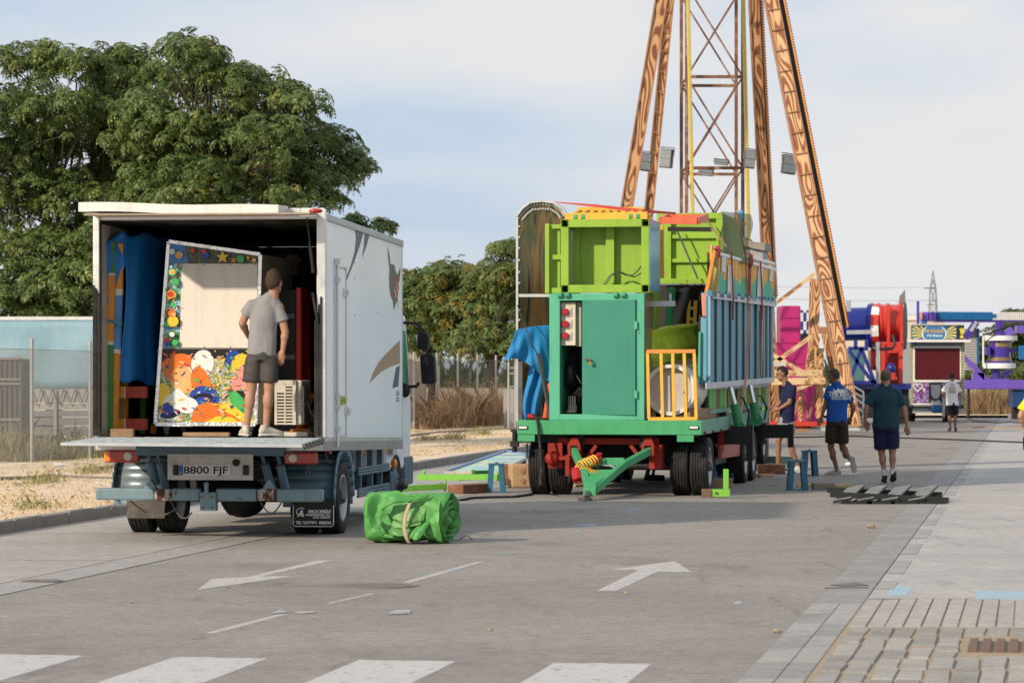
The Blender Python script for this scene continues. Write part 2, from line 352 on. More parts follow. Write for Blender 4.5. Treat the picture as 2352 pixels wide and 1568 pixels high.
# ribbed slabs and rough paving in the corner of the pavement
bed = struct('paving_bed', strip(-1.285, 8, -20, 25.02, -.003), mat('sandy_joint', (.36, .285, .20), .95, var=.25, sc=14, bump=.6, bsc=60))
struct('pavement_edge_slab', strip(-1.285, 8, 24.88, 25.02, .001), M_gutt2, bed)
M_plank = ground_mat('ribbed_slab', (.36, .34, .31), (.42, .397, .365), .15, 1.5, 5, 70, .85, .2, .3)
M_cob = [ground_mat('rough_granite_%d' % i, (.22 + .04 * i, .21 + .04 * i, .195 + .035 * i), (.30 + .04 * i, .285 + .04 * i, .26 + .035 * i), .5, 1.5, 9, 60, .9, .25, 1.0) for i in range(3)]
for i in range(20): slab('paving_slab', -1.262 + i * .126, -1.262 + i * .126 + .114, 22.14, 24.86, -.05, .006 + RN.uniform(-.004, .004), M_plank, bed, .004, .006)
for i in range(14):
    y = 22.05 - RN.uniform(0, .1); c0 = -1.25 + i * .158
    while y > 16.6:
        L = RN.uniform(.45, .95)
        if not (c0 + .1 > -.45 and y - L < 21.1 and y > 20.1):
            slab('rough_paving_stone', c0 + .008, c0 + .142, y - L + .05, y, -.05, .009 + RN.uniform(-.004, .004), M_cob[RN.randrange(3)], bed, .012, .008)
        y -= L + RN.uniform(.0, .05)
gd = thing('drain_grate', 'rusty barred drain grate among the rough paving stones', 'drain grate', RD(-.44, 20.15, .008), -math.atan(RS))
for i in range(9):
    MB().bb(.03 + i * .085, .085 + i * .085, 0, .86, -.02, .008).obj('grate_bar', M_rust, gd)
MB().bb(0, .8, -.03, .89, -.03, -.012).obj('grate_pan', M_rust, gd)
# left kerb and verge
kb = struct('kerb_left', strip(-11.255, -11.095, -20, FARY, -.01), M_kerb)
for k in range(28, 88):
    a = k + .43
    if k < 64: slab('kerb_stone', -11.25, -11.1, a, a + .985, -.02, .135 + RN.uniform(-.004, .004), M_kerb, kb, .004, .012)
mb = MB(); p0 = [RD(-11.25, 64.4), RD(-11.1, 64.4), RD(-11.1, FARY), RD(-11.25, FARY)]
struct('kerb_run', mb.prism([V(p.x, p.y, -.02) for p in p0], (0, 0, .155)), M_kerb, kb)
p0 = [RD(-11.25, -20), RD(-11.1, -20), RD(-11.1, 28.4), RD(-11.25, 28.4)]
struct('kerb_run', MB().prism([V(p.x, p.y, -.02) for p in p0], (0, 0, .155)), M_kerb, kb)
vg = MB().grid(lambda u, v: (lambda c, Y: RD(c, Y, .115 + (.035 * noise.noise(V(c * .8, Y * .8, 0)) + .03 * noise.noise(V(c * .25, Y * .25, 4))) * min(1, (-11.25 - c) / .6)))(-11.252 - 48 * u ** 1.8, 10 + 130 * v), 70, 130)
struct('verge', vg, M_sand)
# far side: kerb across the end of the street
p0 = [RD(-1.0, FARY + .02), RD(60, FARY + .02), RD(60, FARY + .3), RD(-1.0, FARY + .3)]
struct('kerb_far', MB().prism([V(p.x, p.y, -.02) for p in p0], (0, 0, .2)), M_gutt)
struct('field', MB().grid(lambda u, v: V(-60 + 180 * u, 127.4 + 200 * v, .10 + .12 * noise.noise(V(u * 9, v * 9, 1)) * (v > .02)), 40, 40), M_sand)

# ---- painted markings, each a sheet above the asphalt
def mark(pts, name, m, label=None, group=None, z=.0012, cat='road marking'):
    o = MB().poly([V(*p[:2], z) if len(p) == 3 else V(*G(*p).to_2d(), z) for p in pts]).obj(name, m)
    return tag(o, label, cat, group)
zs = [(-7.57, -6.99, 'leftmost white crossing stripe, mostly outside the left edge'), (-6.4, -5.8, 'white crossing stripe cut by the left picture edge'), (-5.225, -4.637, 'white crossing stripe below the truck number plate'), (-4.06, -3.464, 'white crossing stripe below the green rolled tarp'), (-2.86, -2.27, 'white crossing stripe nearest the gutter and paving slabs')]
for c0, c1, lb in zs[1:]:
    far = [RD(c1 + (c0 - c1) * t / 10, 19.77 - .163 * (c1 + (c0 - c1) * t / 10 + 5.22) + RN.uniform(-.025, .025)) for t in range(11)]
    near = [RD(c0, 19.5 - 3 * t / 6) + V(RN.uniform(-.008, .008), 0, 0) for t in range(1, 7)]
    mark([RD(c1, 16.5)] + [RD(c1, 16.5 + 3 * t / 6) + V(RN.uniform(-.008, .008), 0, 0) for t in range(1, 6)] + far + near, 'crossing_stripe', M_paint, lb, 'stripes of the pedestrian crossing')
def cA(x, y): return ((x / 1.568) / 1.7415, (y / 1.568 + 1900) / 1.7415)
def cB(x, y): return ((x / 1.568 + 1300) / 1.7415, (y / 1.568 + 1900) / 1.7415)
mark([cA(1240, 717), cA(1860, 630), cA(1640, 634), cA(2095, 532), cA(1990, 533), cA(1560, 636), cA(1330, 648)], 'road_arrow', M_paintF, 'worn white road arrow pointing towards the viewer, beside the truck', None, .0014)
mark([cB(1705, 725), cB(1825, 726), cB(2085, 605), cB(2300, 607), cB(2195, 538), cB(1795, 591), cB(1965, 594)], 'road_arrow', M_paintF, 'worn white road arrow pointing away towards the trailer', None, .0014)
mark([cA(1280, 990), cA(1345, 990), cA(1800, 872), cA(1740, 872)], 'lane_dash', M_paintF, 'faded white lane dash running up to the torn plastic strip')
mark([cB(0, 803), cB(40, 803), cB(330, 738), cB(290, 740)], 'lane_dash', M_paintF, 'faded lane dash beside the round manhole cover')
mark([cB(480, 672), cB(540, 672), cB(1000, 541), cB(950, 543)], 'lane_dash', M_paintF, 'faded lane dash beyond the round manhole cover')
def cE(x, y): return ((x / 1.685 + 2700) / 1.7415, (y / 1.685 + 1900) / 1.7415)
mark([cE(1415, 812), cE(1560, 812), cE(1600, 748), cE(1460, 745)], 'blue_paint_patch', M_blue_pt, 'small pale blue painted patch on the pavement')
mark([cE(2022, 838), cE(2430, 850), cE(2430, 782), cE(2035, 776)], 'blue_paint_patch', M_blue_pt, 'wide pale blue painted patch at the right picture edge')
for pts, lb in ((((1500, 312), (1690, 308), (1690, 318)), 'long thin blue paint smear right of the green bundle'), (((1565, 346), (1600, 345), (1595, 356)), 'short blue paint spot below the long blue smear'), (((780, 592), (850, 584), (800, 598)), 'thin blue paint smear above the round manhole cover'), (((985, 492), (1190, 494), (1100, 500)), 'longest green paint smear in mid road'), (((530, 618), (660, 620), (600, 626)), 'green paint smear nearest the manhole cover'), (((1880, 212), (1965, 208), (1960, 216)), 'farthest blue paint smear, in front of the trailer'), (((1905, 238), (1935, 236), (1930, 244)), 'small blue paint spot under the farthest smear')):
    mark([cB(*p) for p in pts], 'paint_smear', mat('blue_smear', (.22, .42, .6), .8) if pts[0][0] not in (985, 530) else mat('green_smear', (.16, .33, .27), .8), lb, 'paint smears on the road', .0014)
def ell(x0, x1, y0, y1, name, m, label, z=.006):
    c = G((x0 + x1) / 2, (y0 + y1) / 2); a = (G(x1, (y0 + y1) / 2) - G(x0, (y0 + y1) / 2)).length / 2
    o = thing(name, label, 'manhole cover', (c.x, c.y, 0))
    MB().lathe([(a, -.01), (a, z), (a * .9, z)], n=36).obj('frame', M_iron, o)
    MB().lathe([(a * .86, z - .012), (a * .86, z + .002)], n=36).obj('lid', M_iron, o)
    rib = MB()
    for i in range(-5, 6):
        w = math.sqrt(max(.01, .7 - (i / 6) ** 2 * .7)) * a
        rib.bb(-w, w, i * a * .14 - .012, i * a * .14 + .012, z + .0015, z + .006)
    rib.obj('tread', M_iron, o)
M_iron2 = M_iron; M_iron = mat('dusty_cover', (.175, .162, .148), .9, var=.25, sc=14, bump=.4, bsc=60)
ell(775, 957, 1340, 1352, 'manhole_cover', M_iron, 'round dark manhole cover in the asphalt near the lane dashes')
ell(48, 150, 1329, 1341, 'manhole_cover', M_iron, 'small dark cover in the gutter strip at far left')
M_iron = M_iron2
# litter on the road
M_film = mat('plastic_film', (.62, .64, .66), .35, var=.1, spec=.5, trans=.5)
def film(pts, label, h=.05):
    c = [G(*p) for p in pts]; mid = sum(c, Vector()) / len(c)
    mb = MB(); n = len(c)
    vs = [V(p.x, p.y, .004 + RN.random() * .012) for p in c] + [V((p.x + mid.x) / 2, (p.y + mid.y) / 2, h * (.5 + RN.random() * .6)) for p in c] + [V(mid.x, mid.y, h * .7)]
    mb.add(vs, [(i, (i + 1) % n, n + (i + 1) % n, n + i) for i in range(n)] + [(n + i, n + (i + 1) % n, 2 * n) for i in range(n)])
    tag(mb.obj('plastic_scrap', M_film, smooth=True), label, 'litter')
film([(624, 1408), (640, 1404), (655, 1405), (658, 1408), (640, 1410)], 'curled clear plastic scrap at the end of the lane dash', .016)
film([(672, 1408), (720, 1406), (722, 1409), (690, 1410)], 'flat strip of torn white plastic on the road', .015)
film([(891, 1411), (905, 1403), (925, 1404), (942, 1402), (941, 1411), (910, 1412)], 'crumpled clear plastic bag lying on the asphalt', .014)
film([(663 + 1300 / 1.7415 - 3, 1391), (1700, 1387)] and [(1686, 1386), (1702, 1384), (1702, 1388), (1690, 1389)], 'small dark scrap lying on the asphalt near the gutter', .02)
for x, y, s, lb in ((1438, 1363, .02, 'below the right road arrow'), (300, 1385, .015, 'left of the lane dash, near the left edge'), (960, 1345, .02, 'beside the round manhole cover'), (2000, 1213, .05, 'against the gutter beyond the arrow'), (1125, 1448, .02, 'in mid road above the crossing'), (1786, 1453, .03, 'on the pale gutter slabs near the rough paving')):
    c = G(x, y); b = MB().sph((c.x, c.y, s * .45), (s, s * .7, s * .5), 7, 5)
    b.v = [tuple(Vector(v) + noise.noise_vector(Vector(v) * 40) * s * .4) for v in b.v]
    tag(b.obj('pebble', mat('pebble', (.3, .24, .17), .9), smooth=True), 'small loose stone ' + lb, 'stone', 'loose stones on the street')
# ------------------------------------------------------------------ vegetation
def leaf_mat(name, c1, c2, c3=None, frac=.1):
    m = bpy.data.materials.new(name); m.use_nodes = True; n, l = m.node_tree.nodes, m.node_tree.links; b = n['Principled BSDF']; b.inputs['Roughness'].default_value = .42; b.inputs['Specular IOR Level'].default_value = .35
    ge = n.new('ShaderNodeNewGeometry'); tc = n.new('ShaderNodeTexCoord'); no = n.new('ShaderNodeTexNoise'); no.inputs['Scale'].default_value = .9; no.inputs['Detail'].default_value = 3; l.new(tc.outputs['Object'], no.inputs['Vector'])
    ad = n.new('ShaderNodeMath'); ad.operation = 'MULTIPLY_ADD'; ad.inputs[1].default_value = .5; l.new(ge.outputs['Random Per Island'], ad.inputs[0]); mu = n.new('ShaderNodeMath'); mu.operation = 'MULTIPLY_ADD'; mu.inputs[1].default_value = 1.6; mu.inputs[2].default_value = -.55; l.new(no.outputs['Fac'], mu.inputs[0]); l.new(mu.outputs[0], ad.inputs[2])
    mx = n.new('ShaderNodeMixRGB'); mx.inputs[1].default_value = (*c1, 1); mx.inputs[2].default_value = (*c2, 1); l.new(ad.outputs[0], mx.inputs['Fac']); mx.use_clamp = True; out = mx.outputs[0]
    if c3:
        n2 = n.new('ShaderNodeTexNoise'); n2.inputs['Scale'].default_value = 1.6; n2.inputs['Detail'].default_value = 4; l.new(tc.outputs['Object'], n2.inputs['Vector'])
        r = n.new('ShaderNodeMapRange'); r.inputs['From Min'].default_value = .62 - frac; r.inputs['From Max'].default_value = .72 - frac; l.new(n2.outputs['Fac'], r.inputs['Value'])
        gt = n.new('ShaderNodeMath'); gt.operation = 'GREATER_THAN'; gt.inputs[1].default_value = .45; l.new(ge.outputs['Random Per Island'], gt.inputs[0]); ml = n.new('ShaderNodeMath'); ml.operation = 'MULTIPLY'; l.new(gt.outputs[0], ml.inputs[0]); l.new(r.outputs[0], ml.inputs[1])
        m2 = n.new('ShaderNodeMixRGB'); m2.inputs[2].default_value = (*c3, 1); l.new(ml.outputs[0], m2.inputs['Fac']); l.new(out, m2.inputs[1]); out = m2.outputs[0]
    l.new(out, b.inputs['Base Color'])
    tr_ = n.new('ShaderNodeBsdfTranslucent'); l.new(out, tr_.inputs['Color']); ms = n.new('ShaderNodeMixShader'); ms.inputs[0].default_value = .28; l.new(b.outputs[0], ms.inputs[1]); l.new(tr_.outputs[0], ms.inputs[2]); l.new(ms.outputs[0], n['Material Output'].inputs['Surface'])
    return m
def rosette(nf, seed):
    """a whorl of drooping feathered leaves, about 1 unit across; returns (quads*4, 3)"""
    g = np.random.default_rng(seed); q = []
    for f in range(nf):
        az = 2 * math.pi * f / nf + g.uniform(-.3, .3); L = g.uniform(.38, .58); lift = g.uniform(.05, .5); dr = g.uniform(.5, .95)
        er = np.array([math.cos(az), math.sin(az), 0]); et = np.array([-math.sin(az), math.cos(az), 0]); ez = np.array([0, 0, 1.])
        def pt(t): return er * L * t * (1 - .12 * t) + ez * L * (lift * t - dr * t * t)
        for t in np.linspace(.22, 1.0, 6):
            p = pt(t); d = pt(min(1.05, t + .05)) - p; d /= np.linalg.norm(d)
            for sd in (-1, 1) if t < .97 else (0,):
                out = (et * sd * .85 + d * .55 - ez * g.uniform(.1, .45)) if sd else d - ez * .3
                out /= np.linalg.norm(out); ll = g.uniform(.13, .2) * (1.15 - .45 * abs(t - .5)); wv = np.cross(out, ez + g.normal(0, .35, 3)); wv /= np.linalg.norm(wv) + 1e-6; w = ll * .25
                q += [p, p + out * ll * .45 + wv * w, p + out * ll, p + out * ll * .45 - wv * w]
    return np.array(q)
ROS = [rosette(7, s) for s in range(4)]
def crown(name, pts, axes, sizes, mat_, parent):
    vs = []
    for i, (p, a, s) in enumerate(zip(pts, axes, sizes)):
        z = a / np.linalg.norm(a); x = np.cross([.3, 1, .1], z); x /= np.linalg.norm(x); y = np.cross(z, x); t = NP.uniform(0, 6.28); xx = x * math.cos(t) + y * math.sin(t); yy = np.cross(z, xx)
        vs.append(ROS[i % 4] @ np.array([xx, yy, z]) * s + p)
    v = np.concatenate(vs); f = np.arange(len(v)).reshape(-1, 4); return npmesh(name, v, f, mat_, parent)
M_bark = mat('bark', (.055, .042, .032), .9, var=.3, sc=6, bump=.6, bsc=25)
def tree(name, label, base, Y, lobes, per, size, m, group=None, dr=1.6, dy=0.0, trunk=.2):
    t = thing(name, label, 'tree', base, 0, group); b = np.array(base); P_, A_, S_ = [], [], []; cs = []
    for x, y, rx, ry in lobes:
        c = P(x, y, Y + dy + NP.uniform(-dr, dr)); k = Y / FV; r = np.array([rx * k, rx * k * 1.1, ry * k]); cs.append((c, r)); n = int(per * (rx * ry * k * k) ** .75) + 4
        for _ in range(n):
            d = NP.normal(0, 1, 3); d /= np.linalg.norm(d); d[2] = abs(d[2]) * .95 - .12 if NP.random() < .55 else d[2]
            rr_ = NP.uniform(.5, 1.2) if NP.random() < .88 else NP.uniform(1.1, 1.5); P_.append(np.array(c) + d * r * rr_ - b); A_.append(np.array([d[0] * .7, d[1] * .7, .8 + .3 * d[2]]) + NP.normal(0, .25, 3)); S_.append(size * NP.uniform(.6, 1.35))
    crown('crown', P_, A_, S_, m, t)
    top = Vector((0, 0, max(1.5, min(float(c[0].z) for c in cs) - base[2]))); mb = MB(); mb.path([(0, 0, 0), (.05, 0, top.z * .4), (0, .05, top.z * .8)], [trunk, trunk * .8, trunk * .7], 10)
    for i, (c, r) in enumerate(cs):
        e = Vector(c) - Vector(base); s0 = Vector((0, 0, top.z * RN.uniform(.45, .8))); mid = s0.lerp(e, .55) + V(RN.uniform(-.2, .2), RN.uniform(-.2, .2), .15)
        mb.path([s0, s0.lerp(mid, .5) + V(0, 0, .1), mid, e], [trunk * .36, trunk * .26, trunk * .15, trunk * .04], 6)
        for _ in range(3): mb.path([mid.lerp(e, .4), mid.lerp(e, .75) + V(*(RN.uniform(-.4, .4) for _ in range(3))), e + V(*(RN.uniform(-1, 1) * r[0] * .7 for _ in range(3)))], [trunk * .13, trunk * .09, trunk * .03], 5)
    mb.obj('trunk', M_bark, t, smooth=True); return t
L_dk = leaf_mat('leaves_green', (.05, .095, .025), (.18, .245, .07), (.32, .31, .075), .05)
L_md = leaf_mat('leaves_yellowing', (.06, .11, .03), (.18, .24, .075), (.34, .22, .04), .1)
tree('bead_tree', 'large dense green tree rising behind the left part of the truck', tuple(P(120, 858, 72)[:2]) + (.1,), 70, [(60, 150, 70, 55), (15, 250, 80, 60), (190, 150, 72, 45), (150, 245, 90, 55), (270, 185, 70, 48), (270, 300, 90, 55), (140, 350, 90, 55), (25, 370, 80, 60), (60, 470, 90, 55), (180, 455, 90, 50), (300, 420, 80, 50), (40, 570, 90, 60), (150, 560, 85, 55), (215, 625, 70, 50), (70, 660, 100, 50), (190, 690, 80, 40), (-60, 300, 80, 80), (-70, 500, 90, 80), (110, 130, 40, 35), (120, 640, 100, 60), (20, 700, 90, 40), (210, 540, 70, 60), (250, 400, 80, 50), (100, 420, 90, 50), (90, 300, 80, 50), (130, 720, 100, 30), (300, 260, 60, 50), (310, 380, 70, 50), (240, 240, 60, 40), (305, 175, 60, 45), (290, 130, 45, 32), (320, 300, 70, 50)], 225, .40, L_dk, 'trees behind the street', trunk=.22)
tree('bead_tree', 'tall spreading green tree rising directly above the truck roof', tuple(P(500, 858, 68)[:2]) + (.1,), 67, [(430, 120, 72, 38), (385, 190, 80, 50), (470, 190, 85, 50), (345, 260, 75, 55), (540, 185, 70, 50), (620, 210, 70, 45), (685, 240, 60, 38), (560, 280, 90, 55), (440, 290, 90, 50), (680, 320, 80, 50), (765, 325, 65, 38), (805, 385, 48, 45), (735, 410, 70, 40), (615, 390, 90, 50), (500, 375, 90, 55), (380, 360, 90, 55), (300, 480, 80, 50), (420, 455, 80, 45), (540, 455, 80, 40), (655, 450, 65, 32), (760, 455, 35, 20), (500, 300, 80, 50), (320, 330, 80, 60), (450, 400, 90, 50), (610, 320, 80, 50), (560, 420, 80, 45), (350, 430, 80, 50), (690, 390, 70, 40), (480, 130, 50, 30)], 225, .40, L_dk, 'trees behind the street', trunk=.24)
tree('bead_tree', 'low treetop peeking over the front of the truck roof', tuple(P(850, 858, 76)[:2]) + (.1,), 76, [(870, 517, 34, 18), (815, 500, 34, 15), (800, 540, 60, 25)], 90, .55, L_dk, 'trees behind the street', trunk=.12, dr=.6)
tree('bead_tree', 'yellowing bushy tree beyond the fence, nearer the truck mirrors', tuple(P(990, 858, 112)[:2]) + (.1,), 112, [(955, 655, 50, 32), (1005, 635, 48, 33), (1050, 630, 45, 32), (945, 700, 50, 42), (1005, 705, 60, 48), (1060, 700, 50, 45), (950, 765, 50, 45), (1020, 775, 60, 45), (900, 700, 40, 60)], 240, .52, L_md, 'trees behind the street', trunk=.18)
tree('bead_tree', 'yellowing bushy tree beyond the fence, partly hidden by the mural panel', tuple(P(1130, 858, 110)[:2]) + (.1,), 110, [(1105, 640, 50, 36), (1160, 640, 50, 45), (1150, 575, 32, 18), (1185, 570, 30, 20), (1090, 705, 55, 50), (1150, 710, 60, 50), (1090, 780, 60, 45), (1160, 780, 55, 45), (1220, 650, 50, 70)], 240, .52, L_md, 'trees behind the street', trunk=.18)
for k, (x, lb, lobes) in enumerate(((2260, 'green tree behind the purple ride hub', [(2250, 800, 35, 30), (2285, 790, 35, 35), (2240, 850, 45, 35), (2290, 850, 45, 35)]), (2335, 'green tree at the right picture edge behind the purple boom', [(2325, 770, 35, 40), (2352, 730, 30, 16), (2330, 720, 22, 10), (2360, 800, 40, 60), (2330, 850, 50, 35)]), (2180, 'low green tree far behind the booth', [(2170, 815, 40, 30), (2120, 830, 40, 25), (2200, 850, 40, 25)]))):
    tree('field_tree', lb, tuple(P(x, 858, 175)[:2]) + (.1,), 175, lobes, 45, 1.15, leaf_mat('leaves_field_%d' % k, (.04, .075, .022), (.12, .16, .05)), 'trees at the end of the street', trunk=.2)
# dry grass, weeds and bushes
def blades(name, pts, n, h, spread, wdt, m, lean=.5, parent=None):
    """n thin bent blades per point"""
    k = len(pts) * n; b = np.repeat(np.array(pts), n, 0); b[:, :2] += NP.normal(0, spread, (k, 2)); hh = np.repeat(np.array([h] * len(pts) if np.isscalar(h) else h), n) * NP.uniform(.35, 1.1, k)
    az = NP.uniform(0, 6.28, k); ln = NP.uniform(.05, lean, k) * hh; top = b + np.stack([np.cos(az) * ln, np.sin(az) * ln, hh], 1); mid = (b + top) / 2 + np.stack([-np.cos(az) * ln * .15, -np.sin(az) * ln * .15, hh * .12], 1)
    t2_ = az + NP.uniform(-1.2, 1.2, k) + 1.57; w = np.stack([np.cos(t2_), np.sin(t2_) * .4, np.zeros(k)], 1) * wdt * NP.uniform(.6, 1.3, (k, 1))
    v = np.stack([b - w, b + w, mid + w * .7, top + w * .15, mid - w * .7], 1).reshape(-1, 3); f = np.arange(k * 5).reshape(-1, 5); return npmesh(name, v, f, m, parent)
M_straw = leaf_mat('straw', (.58, .43, .24), (.76, .6, .36)); M_brown = leaf_mat('dry_brown', (.25, .155, .085), (.48, .33, .195), (.10, .12, .05), .02); M_weed = leaf_mat('pale_weed', (.26, .25, .11), (.42, .36, .18), (.14, .18, .07), .06); M_tan = leaf_mat('dry_tan', (.26, .17, .09), (.46, .33, .19))
tp = []
for _ in range(5200):
    Y = 33 + 75 * RN.random() ** 1.3; c = -11.3 - 9 * RN.random() ** 1.2
    if noise.noise(V(c * .5, Y * .3, 2)) > -.15: p = RD(c, Y, .115); tp.append((p.x, p.y, .10))
tag(blades('dry_grass', tp, 9, .075, .11, .006, M_straw, 2.2), 'short straw coloured grass covering the sandy verge', 'grass', kind='stuff')
def bush(name, label, cat, x, y, rx, h, n, m, group, wd=.012, ln=.6, z=.1):
    g = G(x, y, z); t = thing(name, label, cat, g, 0, group); k = g.y / FV; pts = [(RN.gauss(0, rx * k * .45), RN.gauss(0, .5), 0) for _ in range(n)]; hs = [h * RN.uniform(.4, 1) * (1 - .35 * min(1, abs(p[0]) / (rx * k + .01))) for p in pts]
    blades('stems', pts, 16, hs, .12, wd, m, ln, t)['kind'] = 'stuff'
    fl_ = []; 
    vs = []
    for p, hh in zip(pts, hs):
        for _ in range(14): c = np.array([p[0] + RN.gauss(0, .14), p[1] + RN.gauss(0, .14), hh * RN.uniform(.25, 1.02)]); a = NP.normal(0, 1, 3); a /= np.linalg.norm(a); b2 = np.cross(a, NP.normal(0, 1, 3)); b2 /= np.linalg.norm(b2); s = wd * RN.uniform(1.4, 3.2); vs += [c - a * s, c + b2 * s * .6, c + a * s, c - b2 * s * .6]
    v = np.array(vs); npmesh('leaves', v, np.arange(len(v)).reshape(-1, 4), m, t)['kind'] = 'stuff'; return t
for i, (x, y, rx, h, w) in enumerate(((15, 1062, 40, 1.0, 'at the far left edge'), (95, 1058, 40, .75, 'by the fence post'), (160, 1052, 45, .9, 'beyond the fence post'), (230, 1050, 50, .75, 'under the platform corner'), (290, 1046, 40, .6, 'behind the left tail light'))):
    bush('weed_clump', 'pale dry weeds ' + w + ' along the chain link fence', 'weeds', x, y, rx, h, 34, M_weed, 'weeds along the fence', .008)
for i, (x, y, rx, h, lb) in enumerate(((965, 985, 40, 1.0, 'low brown dry bush just right of the truck cab'), (1005, 984, 40, 1.35, 'brown dry bush left of the tallest one by the netted fence'), (1045, 982, 38, 1.9, 'tallest brown dry bush by the netted fence'), (1085, 980, 36, 1.5, 'brown dry bush right of the tallest one by the netted fence'), (1128, 978, 36, 1.7, 'brown dry bush nearest the white gate'), (1165, 975, 30, 1.2, 'brown dry bush behind the grey meter box'))):
    bush('dry_bush', lb, 'bush', x, y, rx, h, 46, M_brown, 'dry bushes along the fence', .012, 1.1)
for x, y, s, lb in ((100, 1110, .25, 'small dry tuft on the sand near the left edge'), (215, 1088, .28, 'small green-grey tuft behind the truck bumper'), (80, 1170, .22, 'dry tuft just behind the kerb at left'), (1042, 1010, .3, 'dry tuft on the verge between truck and trailer'), (1105, 1000, .35, 'dry tuft on the verge left of the trailer'), (985, 1012, .25, 'dry tuft on the verge next to the cab steps')):
    bush('grass_tuft', lb, 'grass tuft', x, y, 22, s, 12, M_weed, 'tufts on the verge', .008, 1.4)
for i, (x, rx, h) in enumerate(((2225, 35, 1.4), (2262, 35, 1.5), (2300, 35, 1.5), (2335, 35, 1.2), (2370, 35, 1.2), (1990, 30, 1.0))):
    t = bush('dry_grass_clump', ('tall tan dry grass below the purple beam, clump %s' % ('beside the booth', 'left of the white table', 'behind the white table', 'left of the blue box', 'at the picture edge')[i]) if i < 5 else 'tan dry grass behind the blue ride deck', 'dry grass', x, 951, rx, h, 90, M_tan, 'dry grass at the end of the street', .011, .9)
wp = [(RN.uniform(-160, 260), 420 + RN.uniform(-20, 20), 0) for _ in range(900)]
tag(blades('far_wood', wp, 8, [RN.uniform(2, 5) for _ in wp], 1.2, .35, leaf_mat('far_leaves', (.05, .08, .03), (.10, .13, .06)), .8), 'far low band of trees on the horizon', 'woodland', kind='stuff')

# ------------------------------------------------------------------ fence, trailer and walls on the left
M_post = mat('galvanised_post', (.36, .36, .35), .5, .4, var=.15, sc=6); M_wire = mat('fence_wire', (.30, .30, .29), .5, .5, var=.1); M_net = mat('shade_netting', (.035, .037, .035), .9, var=.3, sc=3, trans=.42)
def FC(Y, z=0.0): return RD(-18, Y, z)
fo_ = FC(58.4, .1); fn = thing('chain_link_fence', 'galvanised chain link fence with dark shade netting further on, behind the verge', 'fence', fo_, 0)
def fl(p): return Vector(p) - fo_
for k in range(-2, 16): Y = 58.4 + 3.6 * k; MB().tube(fl(FC(Y, .05)), fl(FC(Y, 2.35)), .035, n=10).obj('post', M_post, fn, smooth=True)
mb = MB(); s0, s1 = 51.5, 90.5; n = int((s1 - s0) / .075)
for i in range(n):
    a = s0 + i * .075
    for sg in (1, -1):
        y0_, y1_ = (a, a + 2.0) if sg > 0 else (a + 2.0, a)
        if min(y0_, y1_) > 66 and i % 3: continue
        p, q = FC(y0_, .15), FC(y1_, 2.15); d = V(.0026, 0, 0); mb.add([fl(p) - d, fl(p) + d, fl(q) + d, fl(q) - d], [(0, 1, 2, 3)])
mb.obj('wire_mesh', M_wire, fn)['kind'] = 'stuff'
MB().tube(fl(FC(51, 2.16)), fl(FC(116, 2.16)), .006, n=5).obj('top_wire', M_wire, fn)
MB().grid(lambda u, v: fl(FC(90.4 + 26 * u, .35 + (1.78 - .04 * math.sin(u * 44)) * v)) + V(.02 * math.sin(u * 60 + v * 5), 0, 0), 60, 4).obj('shade_net', M_net, fn)
bt_ = thing('tarp_trailer', 'parked trailer with pale blue tarpaulin top and grey drop sides behind the fence', 'trailer', P(60, 858, 65) * V(1, 1, 0).length * 0 + V(P(60, 858, 65).x, 65, .1), 0); bo = bt_.location.copy()
def bz(y): return P(0, y, 65).z - .1
def bx(x): return P(x, 0, 65).x - bo.x
M_paleb = mat('faded_blue_tarp', (.21, .36, .44), .6, var=.14, sc=1.6, dirt=(.29, .43, .50), dsc=1.1, dlo=.45, dhi=.7, bump=.08, bsc=3); M_gb = mat('grey_side_board', (.36, .36, .35), .55, var=.12, sc=3, stretch=(.4, 1, 3))
MB().grid(lambda u, v: V(bx(-420 + 830 * u), .0 + .03 * math.sin(u * 31) * math.sin(v * 3.1), bz(893) + (bz(733) - bz(893)) * v), 60, 8).obj('tarpaulin', M_paleb, bt_, smooth=True, solid=.02)
MB().bb(bx(-425), bx(412), -.03, 2.4, bz(735), bz(727)).obj('roof_rim', mat('rim_white', (.62, .63, .62), .5, var=.08), bt_); MB().bb(bx(-420), bx(-410), 0, 2.3, .4, bz(735)).bb(bx(400), bx(410), 0, 2.3, .4, bz(735)).obj('end_wall', M_paleb, bt_)
for i, (y0_, y1_) in enumerate(((893, 925), (926, 941), (942, 957), (958, 977), (978, 1000))): MB().bb(bx(-420), bx(410), -.02, .03, bz(y1_) + .006, bz(y0_) - .006).obj('side_board', M_gb if i < 2 else mat('grey_side_board_dark', (.20, .205, .21), .55, var=.12, sc=3), bt_)
for x in (-250, -100, 30, 124, 260): MB().bb(bx(x), bx(x + 7), -.06, -.022, bz(1000), bz(895)).obj('stake', M_post, bt_)
for i in range(12):
    x = -60 + i * 26
    if x < 215: MB().path([V(bx(x), -.07, bz(893)), V(bx(x + 13), -.075, bz(930)), V(bx(x + 26), -.07, bz(893))], .012, 5).obj('lacing_rope', mat('rope_grey', (.13, .115, .1), .9), bt_)
for x in (-200, 60, 250): MB().lathe([(.45, -.12), (.45, .12)], (bx(x), .6, .42), (0, 1, 0), 20).obj('wheel', M_rub if 'M_rub' in globals() else M_iron, bt_)
MB().bb(bx(-420), bx(410), .1, 2.2, bz(1000), bz(985)).obj('bed', M_iron, bt_)
cg = thing('grey_crate', 'tall dark grey slatted crate behind the fence at the left edge', 'crate', V(P(10, 858, 61.5).x, 61.5, .1)); k = 61.5 / FV
